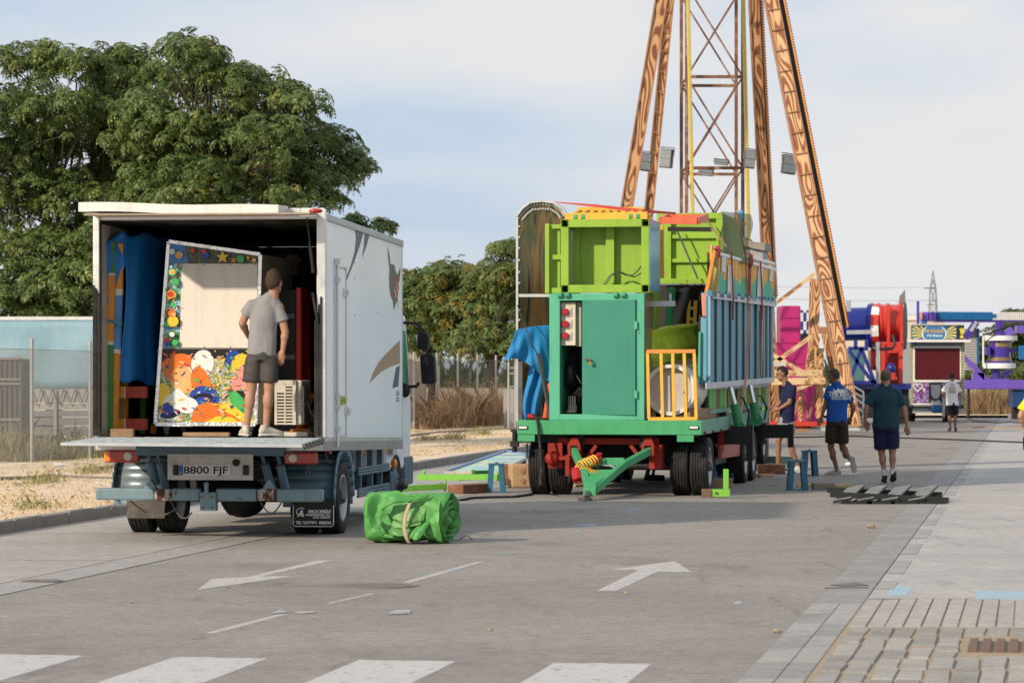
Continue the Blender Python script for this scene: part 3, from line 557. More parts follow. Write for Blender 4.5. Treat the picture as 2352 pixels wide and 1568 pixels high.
for i in range(10): MB().bb(-.6 + i * .095, -.6 + i * .095 + .075, 0, .05, .05, P(0, 822, 61.5).z - .1).obj('slat', mat('crate_grey', (.085, .085, .09), .6, var=.2), cg)
for y in (820, 868, 878, 960): MB().bb(-.62, .32, -.04, .0, P(0, y + 6, 61.5).z - .1, P(0, y, 61.5).z - .1).obj('rail', mat('crate_rail', (.2, .2, .2), .6), cg)
MB().bb(-.6, .3, .1, 1.2, 0, P(0, 824, 61.5).z - .1).obj('crate_body', MATS['crate_grey'], cg)
w0 = P(950, 858, 118); tag(MB().bb(w0.x - 1.2, w0.x + .45, 118, 118.3, 0, P(0, 796, 118).z).obj('rendered_wall', mat('wall_render', (.28, .235, .19), .85, var=.2, sc=1.5, dirt=(.18, .16, .14), dsc=1), None), 'stub of brown rendered wall behind the truck mirrors', 'wall')
ch = thing('brick_pillar', 'pale pillar with brown cap poking out of the trees', 'pillar', V(P(1001, 858, 125).x, 125, .1)); MB().bb(-.14, .14, 0, .3, 0, P(0, 625, 125).z - .1).obj('shaft', mat('pillar_stone', (.4, .36, .3), .8, var=.15), ch); MB().bb(-.24, .24, -.08, .38, P(0, 626, 125).z - .1, P(0, 618, 125).z - .1).obj('cap', mat('pillar_cap', (.2, .11, .07), .8), ch)
gt_ = thing('meter_box', 'grey meter cabinet on a concrete base beside the netted fence', 'meter box', V(P(1180, 858, 97).x, 97, .1)); kx = 97 / FV; MB().bb(-24 * kx, 12 * kx, 0, .35, .45, P(0, 893, 97).z - .1).obj('cabinet', mat('meter_grey', (.3, .29, .28), .6, var=.15), gt_); MB().bb(-23 * kx, 14 * kx, -.03, .4, 0, .45).obj('base', M_kerb, gt_); MB().bb(2 * kx, 11 * kx, -.012, .0, .5, P(0, 897, 97).z - .1).obj('cabinet_door', mat('meter_door', (.22, .15, .12), .6), gt_)
wg = thing('white_gate_frame', 'narrow white tubular gate frame beside the blue draped tarp', 'gate', V(P(1170, 858, 95).x, 95, .1)); kx = 95 / FV
for x, y in ((-2, 830), (14, 828)): MB().tube((x * kx, 0, 0), (x * kx, 0, P(0, y, 95).z - .1), .03, n=8).obj('post', M_white if 'M_white' in globals() else M_post, wg)
for y in (845, 858, 888): MB().tube((-2 * kx, 0, P(0, y, 95).z - .1), (14 * kx, 0, P(0, y, 95).z - .1), .022, n=8).obj('rail', M_post, wg)
for pts, lb in (([(0, 1100), (60, 1098), (120, 1092), (200, 1097), (300, 1100)], 'black irrigation hose lying on the sand at left'), ([(190, 1078), (240, 1074), (300, 1066)], 'short black hose piece below the left tail light'), ([(915, 1003), (960, 998), (1010, 992), (1060, 990), (1120, 986), (1190, 984)], 'dark hose lying along the foot of the dry bushes')):
    tag(MB().path([G(x, y, .13) + V(0, 0, .01 * RN.random()) for x, y in pts], .028, 6).obj('hose', M_iron, None, smooth=True), lb, 'hose')
tag(MB().box(G(285, 1066, .12) + V(0, .15, .09), (.42, .3, .2)).obj('blue_box', mat('box_blue', (.1, .35, .5), .6), None, bevel=.01), 'small bright blue box on the sand behind the left tail light', 'box')
c = G(140, 1072, .12); mb = MB().lathe([(.035, 0), (.037, .02), (.037, .16), (.015, .2), (.015, .23)], c + V(-.12, 0, .04), (1, .1, 0), 12); tag(mb.obj('plastic_bottle', mat('bottle_white', (.6, .62, .6), .3), None, smooth=True), 'white plastic bottle lying in the weeds by the fence post', 'bottle')
# ------------------------------------------------------------------ far things
py_ = thing('power_pylon', 'grey lattice electricity pylon far away on the horizon', 'pylon', V(P(2143, 858, 650).x, 650, 0)); M_pyl = mat('pylon_grey', (.22, .23, .24), .7, var=.05); kz = 650 / FV
H0, H1 = 1.72 + (858.5 - 622) * kz, 1.72 + (858.5 - 660) * kz
def pw(z): return 1.45 - .9 * z / H1 if z < H1 else max(.05, .55 * (H0 - z) / (H0 - H1))
mb = MB(); zs_ = [0, 3, 6, 8.5, 11, 13, 15, H1, (H1 + H0) / 2, H0]
for sx in (-1, 1):
    for sy in (-1, 1): mb.path([(sx * pw(z), sy * pw(z), z) for z in zs_], .09, 4)
mb.obj('leg_frame', M_pyl, py_)
mb = MB()
for a, b in zip(zs_[:-1], zs_[1:]):
    for sy in (-1, 1): mb.bar((-pw(a), sy * pw(a), a), (pw(b), sy * pw(b), b), .1).bar((pw(a), sy * pw(a), a), (-pw(b), sy * pw(b), b), .1); mb.bar((-pw(b), sy * pw(b), b), (pw(b), sy * pw(b), b), .1)
    for sx in (-1, 1): mb.bar((sx * pw(a), -pw(a), a), (sx * pw(b), pw(b), b), .1)
mb.obj('bracing', M_pyl, py_)['kind'] = 'stuff'
for y, l, r in ((662, 20, 8), (690, 3, 10), (700, 14, 2)): MB().bar((-l * kz, 0, 1.72 + (858.5 - y) * kz), (r * kz, 0, 1.72 + (858.5 - y) * kz), .25).obj('crossarm', M_pyl, py_)
for y0_, y1_, lb in ((660, 655, 'upper power line running left from the pylon'), (690, 680, 'middle power line running left from the pylon'), (722, 712, 'lower power line running left from the pylon')): tag(MB().path([P(2143, y0_, 650), P(2000, y0_ + 1, 600), P(1500, y1_, 480), P(900, y1_ - 40, 380)], .035, 4).obj('power_line', M_pyl, None), lb, 'power line', 'power lines')
fb = thing('far_building', 'low cream industrial building far behind the booth', 'building', V(P(2060, 858, 260).x, 260, 0)); kz = 260 / FV
MB().bb(-120 * kz, 110 * kz, 0, 12, 0, 1.72 + (858.5 - 735) * kz).obj('wall', mat('cream_wall', (.5, .46, .4), .8, var=.06), fb); MB().bb(-122 * kz, 112 * kz, -.2, 12.2, 1.72 + (858.5 - 735) * kz, 1.72 + (858.5 - 727) * kz).obj('roof_edge', mat('roof_pale', (.6, .58, .54), .7), fb)
for i in range(6): MB().bb((-100 + i * 34) * kz, (-84 + i * 34) * kz, -.03, 0, 2.4, 3.6).obj('window', M_iron, fb)
# ------------------------------------------------------------------ the box truck
K = Frame((-3.177, 34.1, 0), .1367)
def prect(fr, mb, x0, x1, y0, y1, ly, dep, sh=0):
    a = fr.py(x0, (y0 + y1) / 2, ly); b = fr.py(x1, (y0 + y1) / 2, ly); t = fr.py((x0 + x1) / 2, y0, ly); u = fr.py((x0 + x1) / 2, y1, ly)
    return mb.bb(a.x, b.x, ly, ly + dep, u.z, t.z)
def ppoly(fr, mb, pts, ly, dep): return mb.prism([fr.py(x, y, ly) for x, y in pts], (0, dep, 0))
def spoly(fr, mb, pts, lx, dep): return mb.prism([fr.px(x, y, lx) for x, y in pts], (dep, 0, 0))
HW = 1.222; BL = 4.85; PT = -.0193
def shear(mb): mb.v = [(x, y, z + PT * y) for x, y, z in mb.v]; return mb
M_twhite = mat('aged_white_panel', (.86, .89, .96), .34, var=.03, sc=1.6, dirt=(.78, .81, .88), dsc=.9, dlo=.45, dhi=.8, spec=.29, coat=.12)
M_tin = mat('box_lining', (.016, .015, .014), .6, var=.12, sc=3, dirt=(.2, .18, .15), dsc=3)  # shade of the deep interior put into the lining colour
M_alu = mat('worn_aluminium', (.62, .62, .61), .38, .85, var=.15, sc=6, bump=.05, dirt=(.3, .28, .25), dsc=5, dlo=.6, dhi=.75)
M_flap = mat('white_flap', (.66, .65, .62), .5, var=.06, sc=3, dirt=(.45, .4, .33), dsc=4, dlo=.62, dhi=.8)
M_tblue = mat('blue_grey_paint', (.085, .16, .215), .42, var=.14, sc=5, dirt=(.07, .07, .065), dsc=3.5, dlo=.55, dhi=.8)
M_tblueL = mat('blue_grey_paint_worn', (.17, .26, .30), .45, var=.15, sc=6, dirt=(.11, .07, .05), dsc=9, dlo=.6, dhi=.68)
M_plat = mat('ribbed_platform', (.30, .35, .38), .45, .4, var=.18, sc=8, bump=.3, bsc=90, dirt=(.2, .2, .2), dsc=5)
M_rub = mat('rubber', (.013, .0125, .0125), .75, var=.25, sc=9, bump=.15, bsc=90, dirt=(.07, .062, .055), dsc=5, dlo=.5, dhi=.8)
M_blk = mat('black_metal', (.012, .012, .013), .5, var=.2, sc=9)
M_dark = mat('greasy_chassis', (.014, .015, .017), .6, var=.3, sc=7)
M_rim = mat('grey_rim', (.42, .43, .44), .4, .6, var=.15, sc=9)
M_wood = mat('weathered_wood', (.30, .19, .11), .85, var=.3, sc=7, bump=.4, bsc=30, stretch=(1, 6, 6))
M_steel = mat('dark_steel', (.12, .12, .12), .45, .7, var=.2, sc=9)
M_white = mat('white_plastic', (.75, .75, .73), .4, var=.05)
M_black_ink = mat('black_ink', (.012, .012, .014), .5, var=0)
M_ivory = mat('white_ink', (.72, .72, .70), .6, var=.05)
M_redl = mat('red_lens', (.35, .012, .008), .15, var=.2, sc=20, coat=.6); M_orgl = mat('amber_lens', (.75, .22, .02), .15, var=.15, sc=20, coat=.6); M_clr = mat('clear_lens', (.55, .5, .46), .15, var=.1, coat=.6)

TK = fthing('box_truck', 'white box truck with open rear, seen from behind, loaded with a game cabinet', 'truck', K)
# cargo box: floor, walls, roof, with the rear wide open
shear(MB().bb(-HW, HW, 0, BL, .92, 1.055)).obj('box_floor', [M_alu], TK)
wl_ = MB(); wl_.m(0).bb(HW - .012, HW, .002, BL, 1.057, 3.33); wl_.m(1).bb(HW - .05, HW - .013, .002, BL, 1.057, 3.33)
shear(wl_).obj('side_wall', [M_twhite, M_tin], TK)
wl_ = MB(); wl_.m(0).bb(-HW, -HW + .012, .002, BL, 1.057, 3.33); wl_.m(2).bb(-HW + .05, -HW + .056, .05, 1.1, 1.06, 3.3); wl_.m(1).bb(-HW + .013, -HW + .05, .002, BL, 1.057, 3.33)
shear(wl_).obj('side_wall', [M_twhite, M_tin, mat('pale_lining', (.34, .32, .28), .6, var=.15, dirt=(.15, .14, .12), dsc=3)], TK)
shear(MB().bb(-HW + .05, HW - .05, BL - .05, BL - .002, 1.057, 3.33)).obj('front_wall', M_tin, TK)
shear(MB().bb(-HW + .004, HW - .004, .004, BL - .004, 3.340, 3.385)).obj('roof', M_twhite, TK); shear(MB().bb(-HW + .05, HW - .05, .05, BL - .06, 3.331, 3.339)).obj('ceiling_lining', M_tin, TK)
tr = MB()
for sx in (-1, 1): tr.bar((sx * (HW + .004), 0, 3.365), (sx * (HW + .004), BL, 3.365), .03, .075)
shear(tr).obj('roof_trim', mat('grey_trim', (.42, .44, .45), .45, .3, var=.1), TK, bevel=.01)
sk = MB()
for sx in (-1, 1): sk.bar((sx * (HW + .003), .01, .97), (sx * (HW + .003), BL, .97), .012, .1)
shear(sk).obj('side_skirt_rail', mat('skirt_alu', (.33, .335, .34), .5, .5, var=.15, sc=4), TK)
shear(MB().bb(HW - .04, HW + .006, BL - .03, BL + .004, .93, 3.36).bb(-HW - .006, -HW + .04, BL - .03, BL + .004, .93, 3.36)).obj('front_corner_trim', M_alu, TK)
# rear frame
pf = MB(); prect(K, pf, 213, 228, 487, 1003, -.03, .07); pf.obj('rear_post', M_alu, TK, bevel=.008)
pf = MB(); prect(K, pf, 727, 748, 480, 1005, -.03, .07); pf.obj('rear_post', M_alu, TK, bevel=.008)
sl = MB()
for i in range(4): prect(K, sl, 213 + i * 4, 216.2 + i * 4, 655 + i * 6, 1000, -.045 - .006 * (i % 2), .016)
sl.obj('door_seal', M_rub, TK)
sl = MB()
for i in range(4): prect(K, sl, 722 + i * 4.3, 725.6 + i * 4.3, 735 - i * 18, 1002, -.045 - .006 * (i % 2), .016)
a, b = K.py(718, 672, -.05), K.py(730, 740, -.05); sl.bar(a, b, .05, .02)
sl.obj('door_seal', M_rub, TK)
pf = MB(); prect(K, pf, 228, 727, 480, 498, -.01, .05); pf.obj('rear_lintel', M_flap, TK)
pf = MB(); prect(K, pf, 640, 745, 478, 489, -.025, .02); pf.obj('rear_trim', M_flap, TK, bevel=.004)
# top flap swung out over the opening, with its plywood edge showing
fa, fb = K.py(180, 462, -.5), K.py(639, 475, -.5)
fl = MB(); n = 14; vs = []
for i in range(n + 1):
    t = i / n; xx = fa.x + (fb.x - fa.x) * t; zt = fa.z - .045 * t + .008 * math.sin(t * 9)
    for (dy, dz) in ((-.5, -.012), (-.5, -.108), (.0, -.12), (.0, -.02)): vs.append((xx, dy, zt + dz + (.02 if dy == 0 else 0)))
fl.add(vs, [(i * 4 + j, (i + 1) * 4 + j, (i + 1) * 4 + (j + 1) % 4, i * 4 + (j + 1) % 4) for i in range(n) for j in range(4)] + [(0, 1, 2, 3), (n * 4 + 3, n * 4 + 2, n * 4 + 1, n * 4)])
fo = fl.obj('top_flap', M_flap, TK); 
wd = MB(); wd.bar((fa.x + .06, -.485, fa.z - .14), (fb.x + .33, -.485, fb.z - .07), .04, .018); wd.bar((fa.x + .06, -.25, fa.z - .135), (fb.x + .33, -.25, fb.z - .062), .44, .008)
wd.obj('flap_plywood', mat('raw_ply', (.34, .27, .2), .9, var=.4, sc=16, stretch=(.6, 8, 20)), TK)
st = MB(); p, q = K.py(705, 500, -.06), K.py(712, 565, -.06); st.tube(p, q, .009); st.tube(q, K.py(719, 622, -.06), .017); st.sph(K.py(719, 624, -.06), .02, 8, 6)
st.obj('gas_strut', M_blk, TK)
mb = MB(); c = K.py(725, 484, -.03); mb.sph((c.x, c.y, c.z), (.075, .03, .025), 12, 8); mb.obj('marker_light', M_redl, TK, smooth=True)
mb = MB(); prect(K, mb, 668, 690, 479, 488, -.03, .006); mb.obj('lintel_plate', M_alu, TK)
# lift platform
pa, pb = K.py(140, 1016.5, -1.35), K.py(695, 1021, -1.35); rz = 1.05
pl = MB(); vs = [(pa.x, -1.35, pa.z), (pb.x, -1.35, pb.z), (HW + .0, -.05, rz), (-HW - .02, -.05, rz)]
pl.add([(x, y, z) for x, y, z in vs] + [(x, y + (.02 if y < -1 else 0), z - (.022 if y < -1 else .07)) for x, y, z in vs], [(0, 1, 2, 3), (7, 6, 5, 4), (0, 4, 5, 1), (1, 5, 6, 2), (2, 6, 7, 3), (3, 7, 4, 0)])
po = pl.obj('lift_platform', M_plat, TK)
rb = MB()
for i in range(16):
    t = (i + .5) / 16; l0, r0 = Vector(vs[3]).lerp(Vector(vs[0]), t), Vector(vs[2]).lerp(Vector(vs[1]), t); rb.bar(l0 + V(.03, 0, .003), r0 + V(-.03, 0, .003), .012, .008)
rb.obj('platform_rib', M_plat, po)
eg = MB().bar(Vector(vs[0]) + V(0, -.008, -.012), Vector(vs[1]) + V(0, -.008, -.012), .012, .03); eg.obj('platform_edge', mat('bright_alu', (.55, .57, .58), .35, .8, var=.1), po)
br = MB()
for i in range(12): a = Vector(vs[1]).lerp(Vector(vs[2]), i / 12); b = Vector(vs[1]).lerp(Vector(vs[2]), (i + 1) / 12); br.bar(a + V(.01, 0, -.03 * (i % 2) - .012), b + V(.01, 0, -.03 * ((i + 1) % 2) - .012), .02, .03)
br.obj('platform_side_edge', M_steel, po)
# rear underbody
mb = MB(); prect(K, mb, 215, 738, 1010, 1034, .02, .12); mb.obj('rear_sill', M_tblue, TK, bevel=.006)
mb = MB(); prect(K, mb, 312, 652, 1022, 1046, -.1, .1); mb.obj('lift_beam', M_tblue, TK)
for x0, x1, y0, y1 in ((238, 318, 1033, 1062), (653, 728, 1038, 1066)):
    mb = MB(); prect(K, mb, x0, x1, y0, y1, -.08, .08); h = mb.obj('tail_light', M_redl, TK, bevel=.02)
    mb = MB(); prect(K, mb, x0 + 1, x0 + 15 if x0 < 300 else x0 + 12, y0 + 2, y1 - 2, -.086, .03); mb.obj('amber_lens' if x0 < 300 else 'red_lens', M_orgl if x0 < 300 else M_redl, h, bevel=.008)
    c = K.py(x0 + (56 if x0 < 300 else 20), (y0 + y1) / 2, -.085); MB().lathe([(.045, 0), (.045, .012), (.0, .016)], (c.x, c.y, c.z), (0, -1, 0), 18).obj('clear_lens', M_clr, h, smooth=True)
mb = MB(); prect(K, mb, 384.6, 581, 1042, 1102, -.12, .02); pp = mb.obj('plate_panel', mat('dirty_white_steel', (.5, .49, .47), .5, var=.12, sc=4, dirt=(.3, .28, .25), dsc=4), TK, bevel=.004)
mb = MB(); prect(K, mb, 411, 529, 1067, 1092, -.132, .01); np_ = mb.obj('number_plate', mat('plate_white', (.6, .6, .56), .35, var=.05), pp, bevel=.003)
mb = MB(); prect(K, mb, 411.8, 420.5, 1068, 1091, -.1335, .002); mb.obj('plate_band', mat('plate_blue', (.02, .09, .32), .4), np_)
c = K.py(472.5, 1080, -.1345); text('8800 FJF', .106, M_black_ink, np_, (c.x, c.y, c.z), FRONT, 'plate_number', .001, .0016, fit=.475)
c = K.py(416, 1086, -.1345); text('E', .03, M_ivory, np_, (c.x, c.y, c.z), FRONT, 'country_letter')
for x0, x1 in ((397, 408), (557, 570)):
    mb = MB(); prect(K, mb, x0, x1, 1068, 1091, -.155, .04); mb.obj('plate_lamp', M_blk, pp, bevel=.01)
c = K.py(543, 1062, -.12); MB().lathe([(.037, 0), (.037, .03), (.028, .035), (.028, .02)], (c.x, c.y, c.z), (0, -1, 0), 18).obj('trailer_socket', M_blk, pp, smooth=True)
for x0, y0, x1, y1 in ((340, 1040, 357, 1112), (362, 1040, 380, 1118), (602, 1046, 622, 1112), (638, 1046, 656, 1122)):
    p, q = K.py(x0, y0, .0), K.py(x1, y1, .12); mb = MB(); mb.tube(p, p.lerp(q, .3), .02); mb.tube(p.lerp(q, .28), q, .046, n=14); mb.obj('hydraulic_cylinder', M_tblue, TK, smooth=True)
for ax, bx0, bx1 in ((345, 325, 360), (617, 600, 634)):
    mb = MB(); ppoly(K, mb, [(ax, 1100), (bx1, 1126), (bx0, 1126)], -.13, .1); mb.obj('bumper_gusset', M_tblueL, TK)
for x0, x1 in ((219, 354), (394, 459), (495, 589), (634, 740)):
    mb = MB(); prect(K, mb, x0, x1, 1120.5 + (x0 - 219) * .006, 1148 + (x0 - 219) * .01, -.16, .12); mb.obj('rear_bumper', M_tblueL, TK, bevel=.02)
for x0, x1 in ((354, 394), (589, 634)):
    mb = MB(); prect(K, mb, x0, x1, 1122, 1150, -.165, .13); mb.obj('rusty_bumper_patch', mat('flaking_paint', (.38, .35, .32), .8, var=.2, sc=10, dirt=(.09, .035, .02), dsc=16, dlo=.45, dhi=.52, stretch=(1.5, 1, .5)), TK, bevel=.02)
mb = MB(); prect(K, mb, 459, 495, 1130, 1173, -.19, .12); mb.tube(K.py(474, 1135, -.21), K.py(474, 1113, -.21), .022); mb.sph(K.py(474, 1112, -.21), .027, 10, 6); mb.obj('tow_coupling', M_tblueL, TK, bevel=.006)
mb = MB()
for x, y in ((463, 1141), (486, 1141), (465, 1166), (487, 1166)): c = K.py(x, y, -.19); mb.lathe([(.014, 0), (.014, .012)], (c.x, c.y, c.z), (0, -1, 0), 8)
mb.obj('coupling_bolt', M_steel, TK)
mb = MB()
for sx in (-.4, .4): mb.bb(sx - .04, sx + .04, .15, 6.0, .6, .8)
mb.bb(-.4, .4, .2, .3, .62, .78).bb(-.4, .4, 3, 3.1, .62, .78); mb.obj('chassis_rail', M_dark, TK)
mb = MB(); mb.tube((-.95, 1.2, .4), (.95, 1.2, .4), .07, n=12); mb.sph((.1, 1.2, .38), (.26, .22, .22), 16, 10); MB().tube((-.9, 5.1, .38), (.9, 5.1, .38), .05).obj('axle', M_dark, TK); mb.obj('axle', M_dark, TK, smooth=True)
mb = MB(); mb.bb(-.6, -.1, 1.9, 2.9, .35, .75); mb.bb(.5, 1.0, 2.15, 2.9, .42, .82); mb.tube((-.9, 3, .55), (-.9, 4.1, .55), .26, n=16); mb.obj('tanks', M_dark, TK, bevel=.03)
cb = MB()
for pts in ([(300 + i * 14, 1150 + 34 * math.sin(math.pi * i / 9)) for i in range(10)], [(392 + i * 7, 1150 + 40 * math.sin(math.pi * i / 9)) for i in range(8)], [(598 + i * 5.5, 1152 + 26 * math.sin(math.pi * i / 9)) for i in range(10)]):
    MB().path([K.py(x, y, .1) for x, y in pts], .008).obj('brake_hose', mat('hose_grey', (.12, .11, .1), .7), TK, smooth=True)
# wheels
def wheel(parent, loc, R, Wd, side, rimm=None, dish=.06, grooves=4, lugs=True):
    """tyre (> rim, hub); axis along local x, outer face towards side*x"""
    hw = Wd / 2; ri = R * .64; pr = [(ri, -hw * .82), (R * .8, -hw), (R * .93, -hw * .97), (R * .985, -hw * .84), (R, -hw * .72)]
    for g in range(grooves):
        x = -hw * .6 + g * (hw * 1.2 / max(1, grooves - 1)); pr += [(R, x - .008), (R * .972, x - .006), (R * .972, x + .006), (R, x + .008)]
    pr += [(R, hw * .72), (R * .985, hw * .84), (R * .93, hw * .97), (R * .8, hw), (ri, hw * .82)]
    o = MB().lathe(pr, (0, 0, 0), (1, 0, 0), 40, closed=True).obj('tyre', M_rub, parent, smooth=True, loc=loc)
    s = side
    rp = [(ri * 1.03, -hw * .8 * s), (ri * 1.03, hw * .86 * s), (ri * .95, hw * .88 * s), (ri * .9, (hw * .7) * s), (ri * .86, (hw - dish - .05) * s), (ri * .5, (hw - dish - .03) * s), (ri * .42, (hw - dish) * s), (.02, (hw - dish) * s), (.02, -hw * .5 * s), (ri * .9, -hw * .7 * s)]
    r = MB().lathe(rp, (0, 0, 0), (1, 0, 0), 36, closed=True).obj('rim', rimm or M_rim, o, smooth=True)
    hb = MB(); hb.lathe([(R * .17, 0), (R * .17, .07 * s), (R * .12, .1 * s), (.005, .1 * s)], ((hw - dish) * s, 0, 0), (1, 0, 0), 16)
    for k in range(8): hb.tube(((hw - dish) * s, R * .28 * math.cos(k * .785), R * .28 * math.sin(k * .785)), ((hw - dish + .03) * s, R * .28 * math.cos(k * .785), R * .28 * math.sin(k * .785)), .014, n=6)
    hb.obj('hub', M_steel, r)
    if lugs:
        tb = MB()
        for k in range(46):
            t = 2 * math.pi * k / 46
            for j, x in enumerate((-.86, -.45, .0, .45, .86)):
                tt = t + (j % 2) * .068; c = V(x * hw * .8, R * 1.0 * math.cos(tt), R * 1.0 * math.sin(tt))
                tb.box(c, (Wd * .13, .014, .03), Matrix.Rotation(tt, 3, 'X'))
        tb.obj('tread_blocks', M_rub, o)
    return o
TR = .385
for x in (332, 396, 706, 766):
    c = K.py(x, 1218, 1.2); wheel(TK, (c.x, 1.2, TR), TR, .245, 1 if x > 500 else -1, dish=.09 if x in (332, 766) else .02)
fy = K.px(903, 1102, 1.0).y
wheel(TK, (.93, fy, TR), TR, .235, 1, M_steel, dish=-.03, lugs=False); wheel(TK, (-.93, fy, TR), TR, .235, -1, M_steel, dish=-.03, lugs=False)
# mudguards and flaps
for sx in (-1, 1):
    mb = MB(); n = 14; R_ = .5
    x0, x1 = (HW - .58, HW - .01) if sx > 0 else (-HW + .01, -HW + .58)
    prof = [(1.2 + R_ * math.cos(t), .38 + R_ * math.sin(t)) for t in [math.pi * i / n for i in range(n + 1)]]
    prof = [(1.2 + R_, .1 + .2)] + prof + [(1.2 - R_, .3)]
    for (ya, za), (yb, zb) in zip(prof[:-1], prof[1:]): mb.add([(x0, ya, za), (x1, ya, za), (x1, yb, zb), (x0, yb, zb)], [(0, 1, 2, 3)])
    inner = [(1.2 + (R_ + .1) * math.cos(t), .38 + (R_ + .1) * math.sin(t)) for t in [math.pi * i / n for i in range(n + 1)]]
    lip = x1 if sx > 0 else x0
    for i in range(n):
        (ya, za), (yb, zb) = prof[1 + i], prof[2 + i]; (yc, zc), (yd, zd) = inner[i], inner[i + 1]
        mb.add([(lip, ya, za), (lip, yc, min(zc, .9)), (lip, yd, min(zd, .9)), (lip, yb, zb)], [(0, 1, 2, 3) if sx > 0 else (3, 2, 1, 0)])
    mb.obj('mudguard', M_tblue if sx > 0 else mat('galvanised_blue', (.34, .42, .46), .32, .6, var=.1, sc=3), TK, smooth=True, solid=.012)
mb = MB(); prect(K, mb, 291, 378, 1149, 1189.5, .66, .012); mb.obj('mud_flap', mat('dusty_rubber', (.085, .078, .07), .85, var=.25, sc=5, dirt=(.15, .13, .11), dsc=5), TK)
mb = MB(); prect(K, mb, 671.5, 768, 1147, 1210, .62, .014); mf = mb.obj('mud_flap', mat('flap_black', (.02, .019, .018), .7, var=.15), TK)
fr_ = MB(); pts = [(674, 1160), (673, 1203), (677, 1208), (761, 1208.5), (766, 1204), (766, 1160)]
fr_.path([K.py(x, y, .617) for x, y in pts], .0045, 6); fr_.obj('flap_border', M_ivory, mf)
def ft(body, x, y, sz, **k): c = K.py(x, y, .616); text(body, sz, M_ivory, mf, (c.x, c.y, c.z), FRONT, 'flap_lettering', .001, **k)
ft('RROCERÍAS', 733, 1174.5, .048, shear=.25, bold=.0016, fit=.25); ft('emeritenses S.L.', 731, 1181.5, .04, shear=.25, bold=.001, fit=.27); ft('HNOS. CARRION', 738, 1188, .03, shear=.25, bold=.0008, fit=.19); ft('TEL.924378081  MERIDA', 720, 1200, .042, bold=.0012, fit=.385)
ft('A', 690, 1179, .10, shear=.25, bold=.003); lg = MB(); lg.path([K.py(692 + 11 * math.cos(t), 1175 + 9 * math.sin(t), .616) for t in [.9 + i * .28 for i in range(17)]], .005); lg.obj('flap_emblem', M_ivory, mf)
# side guards, chassis side pieces, lamps on the right
for y0, y1 in ((1073, 1093), (1121, 1143)):
    a = K.px(822, (y0 + y1) / 2, 1.16); b = K.px(893, (y0 + y1) / 2 - 4, 1.16); h = abs(K.px(822, y0, 1.16).z - K.px(822, y1, 1.16).z)
    mb = MB()
    for j in range(3): mb.bar((1.16, a.y, a.z + (j - 1) * h * .34), (1.16, b.y, a.z + (j - 1) * h * .34), .03, h * .3)
    mb.obj('side_guard_rail', M_tblue, TK, bevel=.008)
for x in (824, 850, 872): c = K.px(x, 1090, 1.1); MB().bb(1.07, 1.13, c.y - .03, c.y + .03, .42, .86).obj('guard_bracket', M_tblue, TK)
for x, y in ((757, 1037), (832, 1036), (890, 1033)):
    c = K.px(x, y, 1.22); mb = MB().box((1.225, c.y, c.z), (.02, .09, .045)); mb.obj('side_marker', M_redl if x < 800 else M_orgl, TK, bevel=.006)
c = K.px(905, 1064, 1.17); MB().sph((c.x, c.y, c.z), (.04, .05, .06), 10, 8).obj('indicator_lamp', M_orgl, TK, smooth=True)
cl = MB(); c = K.py(705, 1075, .0)
for j in range(5): cl.lathe([(.02, 0), (.028, .005), (.02, .01), (.012, .005)], (c.x + .01, -.02, c.z + .12 - j * .055), (0, 1, 0) if j % 2 else (1, .3, 0), 8, closed=True)
cl.obj('hanging_chain', M_steel, TK)['kind'] = 'stuff'
hk = MB().path([K.px(x, y, 1.15) for x, y in ((748, 1034), (752, 1060), (764, 1064), (772, 1058), (773, 1032))], .01); hk.obj('wire_hook', M_steel, TK)
# side door with lock rods and latches
sx = HW + .004
mb = MB()
a, b = K.px(768, 600, sx), K.px(793, 617, sx); zt, zb = a.z - .05, K.px(770, 1004, sx).z
yl, yr = a.y - .02, K.px(793, 800, sx).y
for p, q in (((sx, yl, zb), (sx, yl, zt)), ((sx, yr, zb + PT * .4), (sx, yr, zt)), ((sx, yl, zt), (sx, yr, zt)), ((sx, yl, zb), (sx, yr, zb))): mb.bar(p, q, .014, .03, up=(1, 0, 0))
dr = mb.obj('side_door_frame', M_alu, TK)
MB().bb(sx - .004, sx + .006, yl + .03, yr - .03, zb + .03, zt - .03).obj('side_door', M_twhite, dr)
mb = MB(); mb.tube((sx + .03, yl + .05, K.px(769, 1026, sx).z), (sx + .03, yl + .05, K.px(769, 602, sx).z), .016, n=8)
for y in (600, 642, 910, 935, 985): c = K.px(769, y, sx); mb.bb(sx, sx + .055, yl + .02, yl + .08, c.z - .03, c.z + .03)
mb.obj('lock_rod', M_alu, dr)
for x, y, m_ in ((790, 671, M_alu), (784, 919, mat('green_latch', (.3, .45, .05), .5)), (794, 944, M_alu)):
    c = K.px(x, y, sx); mb = MB().bb(sx, sx + .03, c.y - .10, c.y + .08, c.z - .045, c.z + .045); mb.bb(sx + .03, sx + .045, c.y - .03, c.y + .09, c.z - .02, c.z + .03); mb.obj('door_latch', m_, dr, bevel=.006)
mb = MB(); c = K.px(750, 900, sx); mb.bb(sx - .002, sx + .004, .01, .05, 1.06, 3.3); shear(mb).obj('rear_edge_trim', mat('green_edge', (.25, .42, .36), .5, var=.3, sc=5, dirt=(.5, .5, .5), dsc=4), TK)
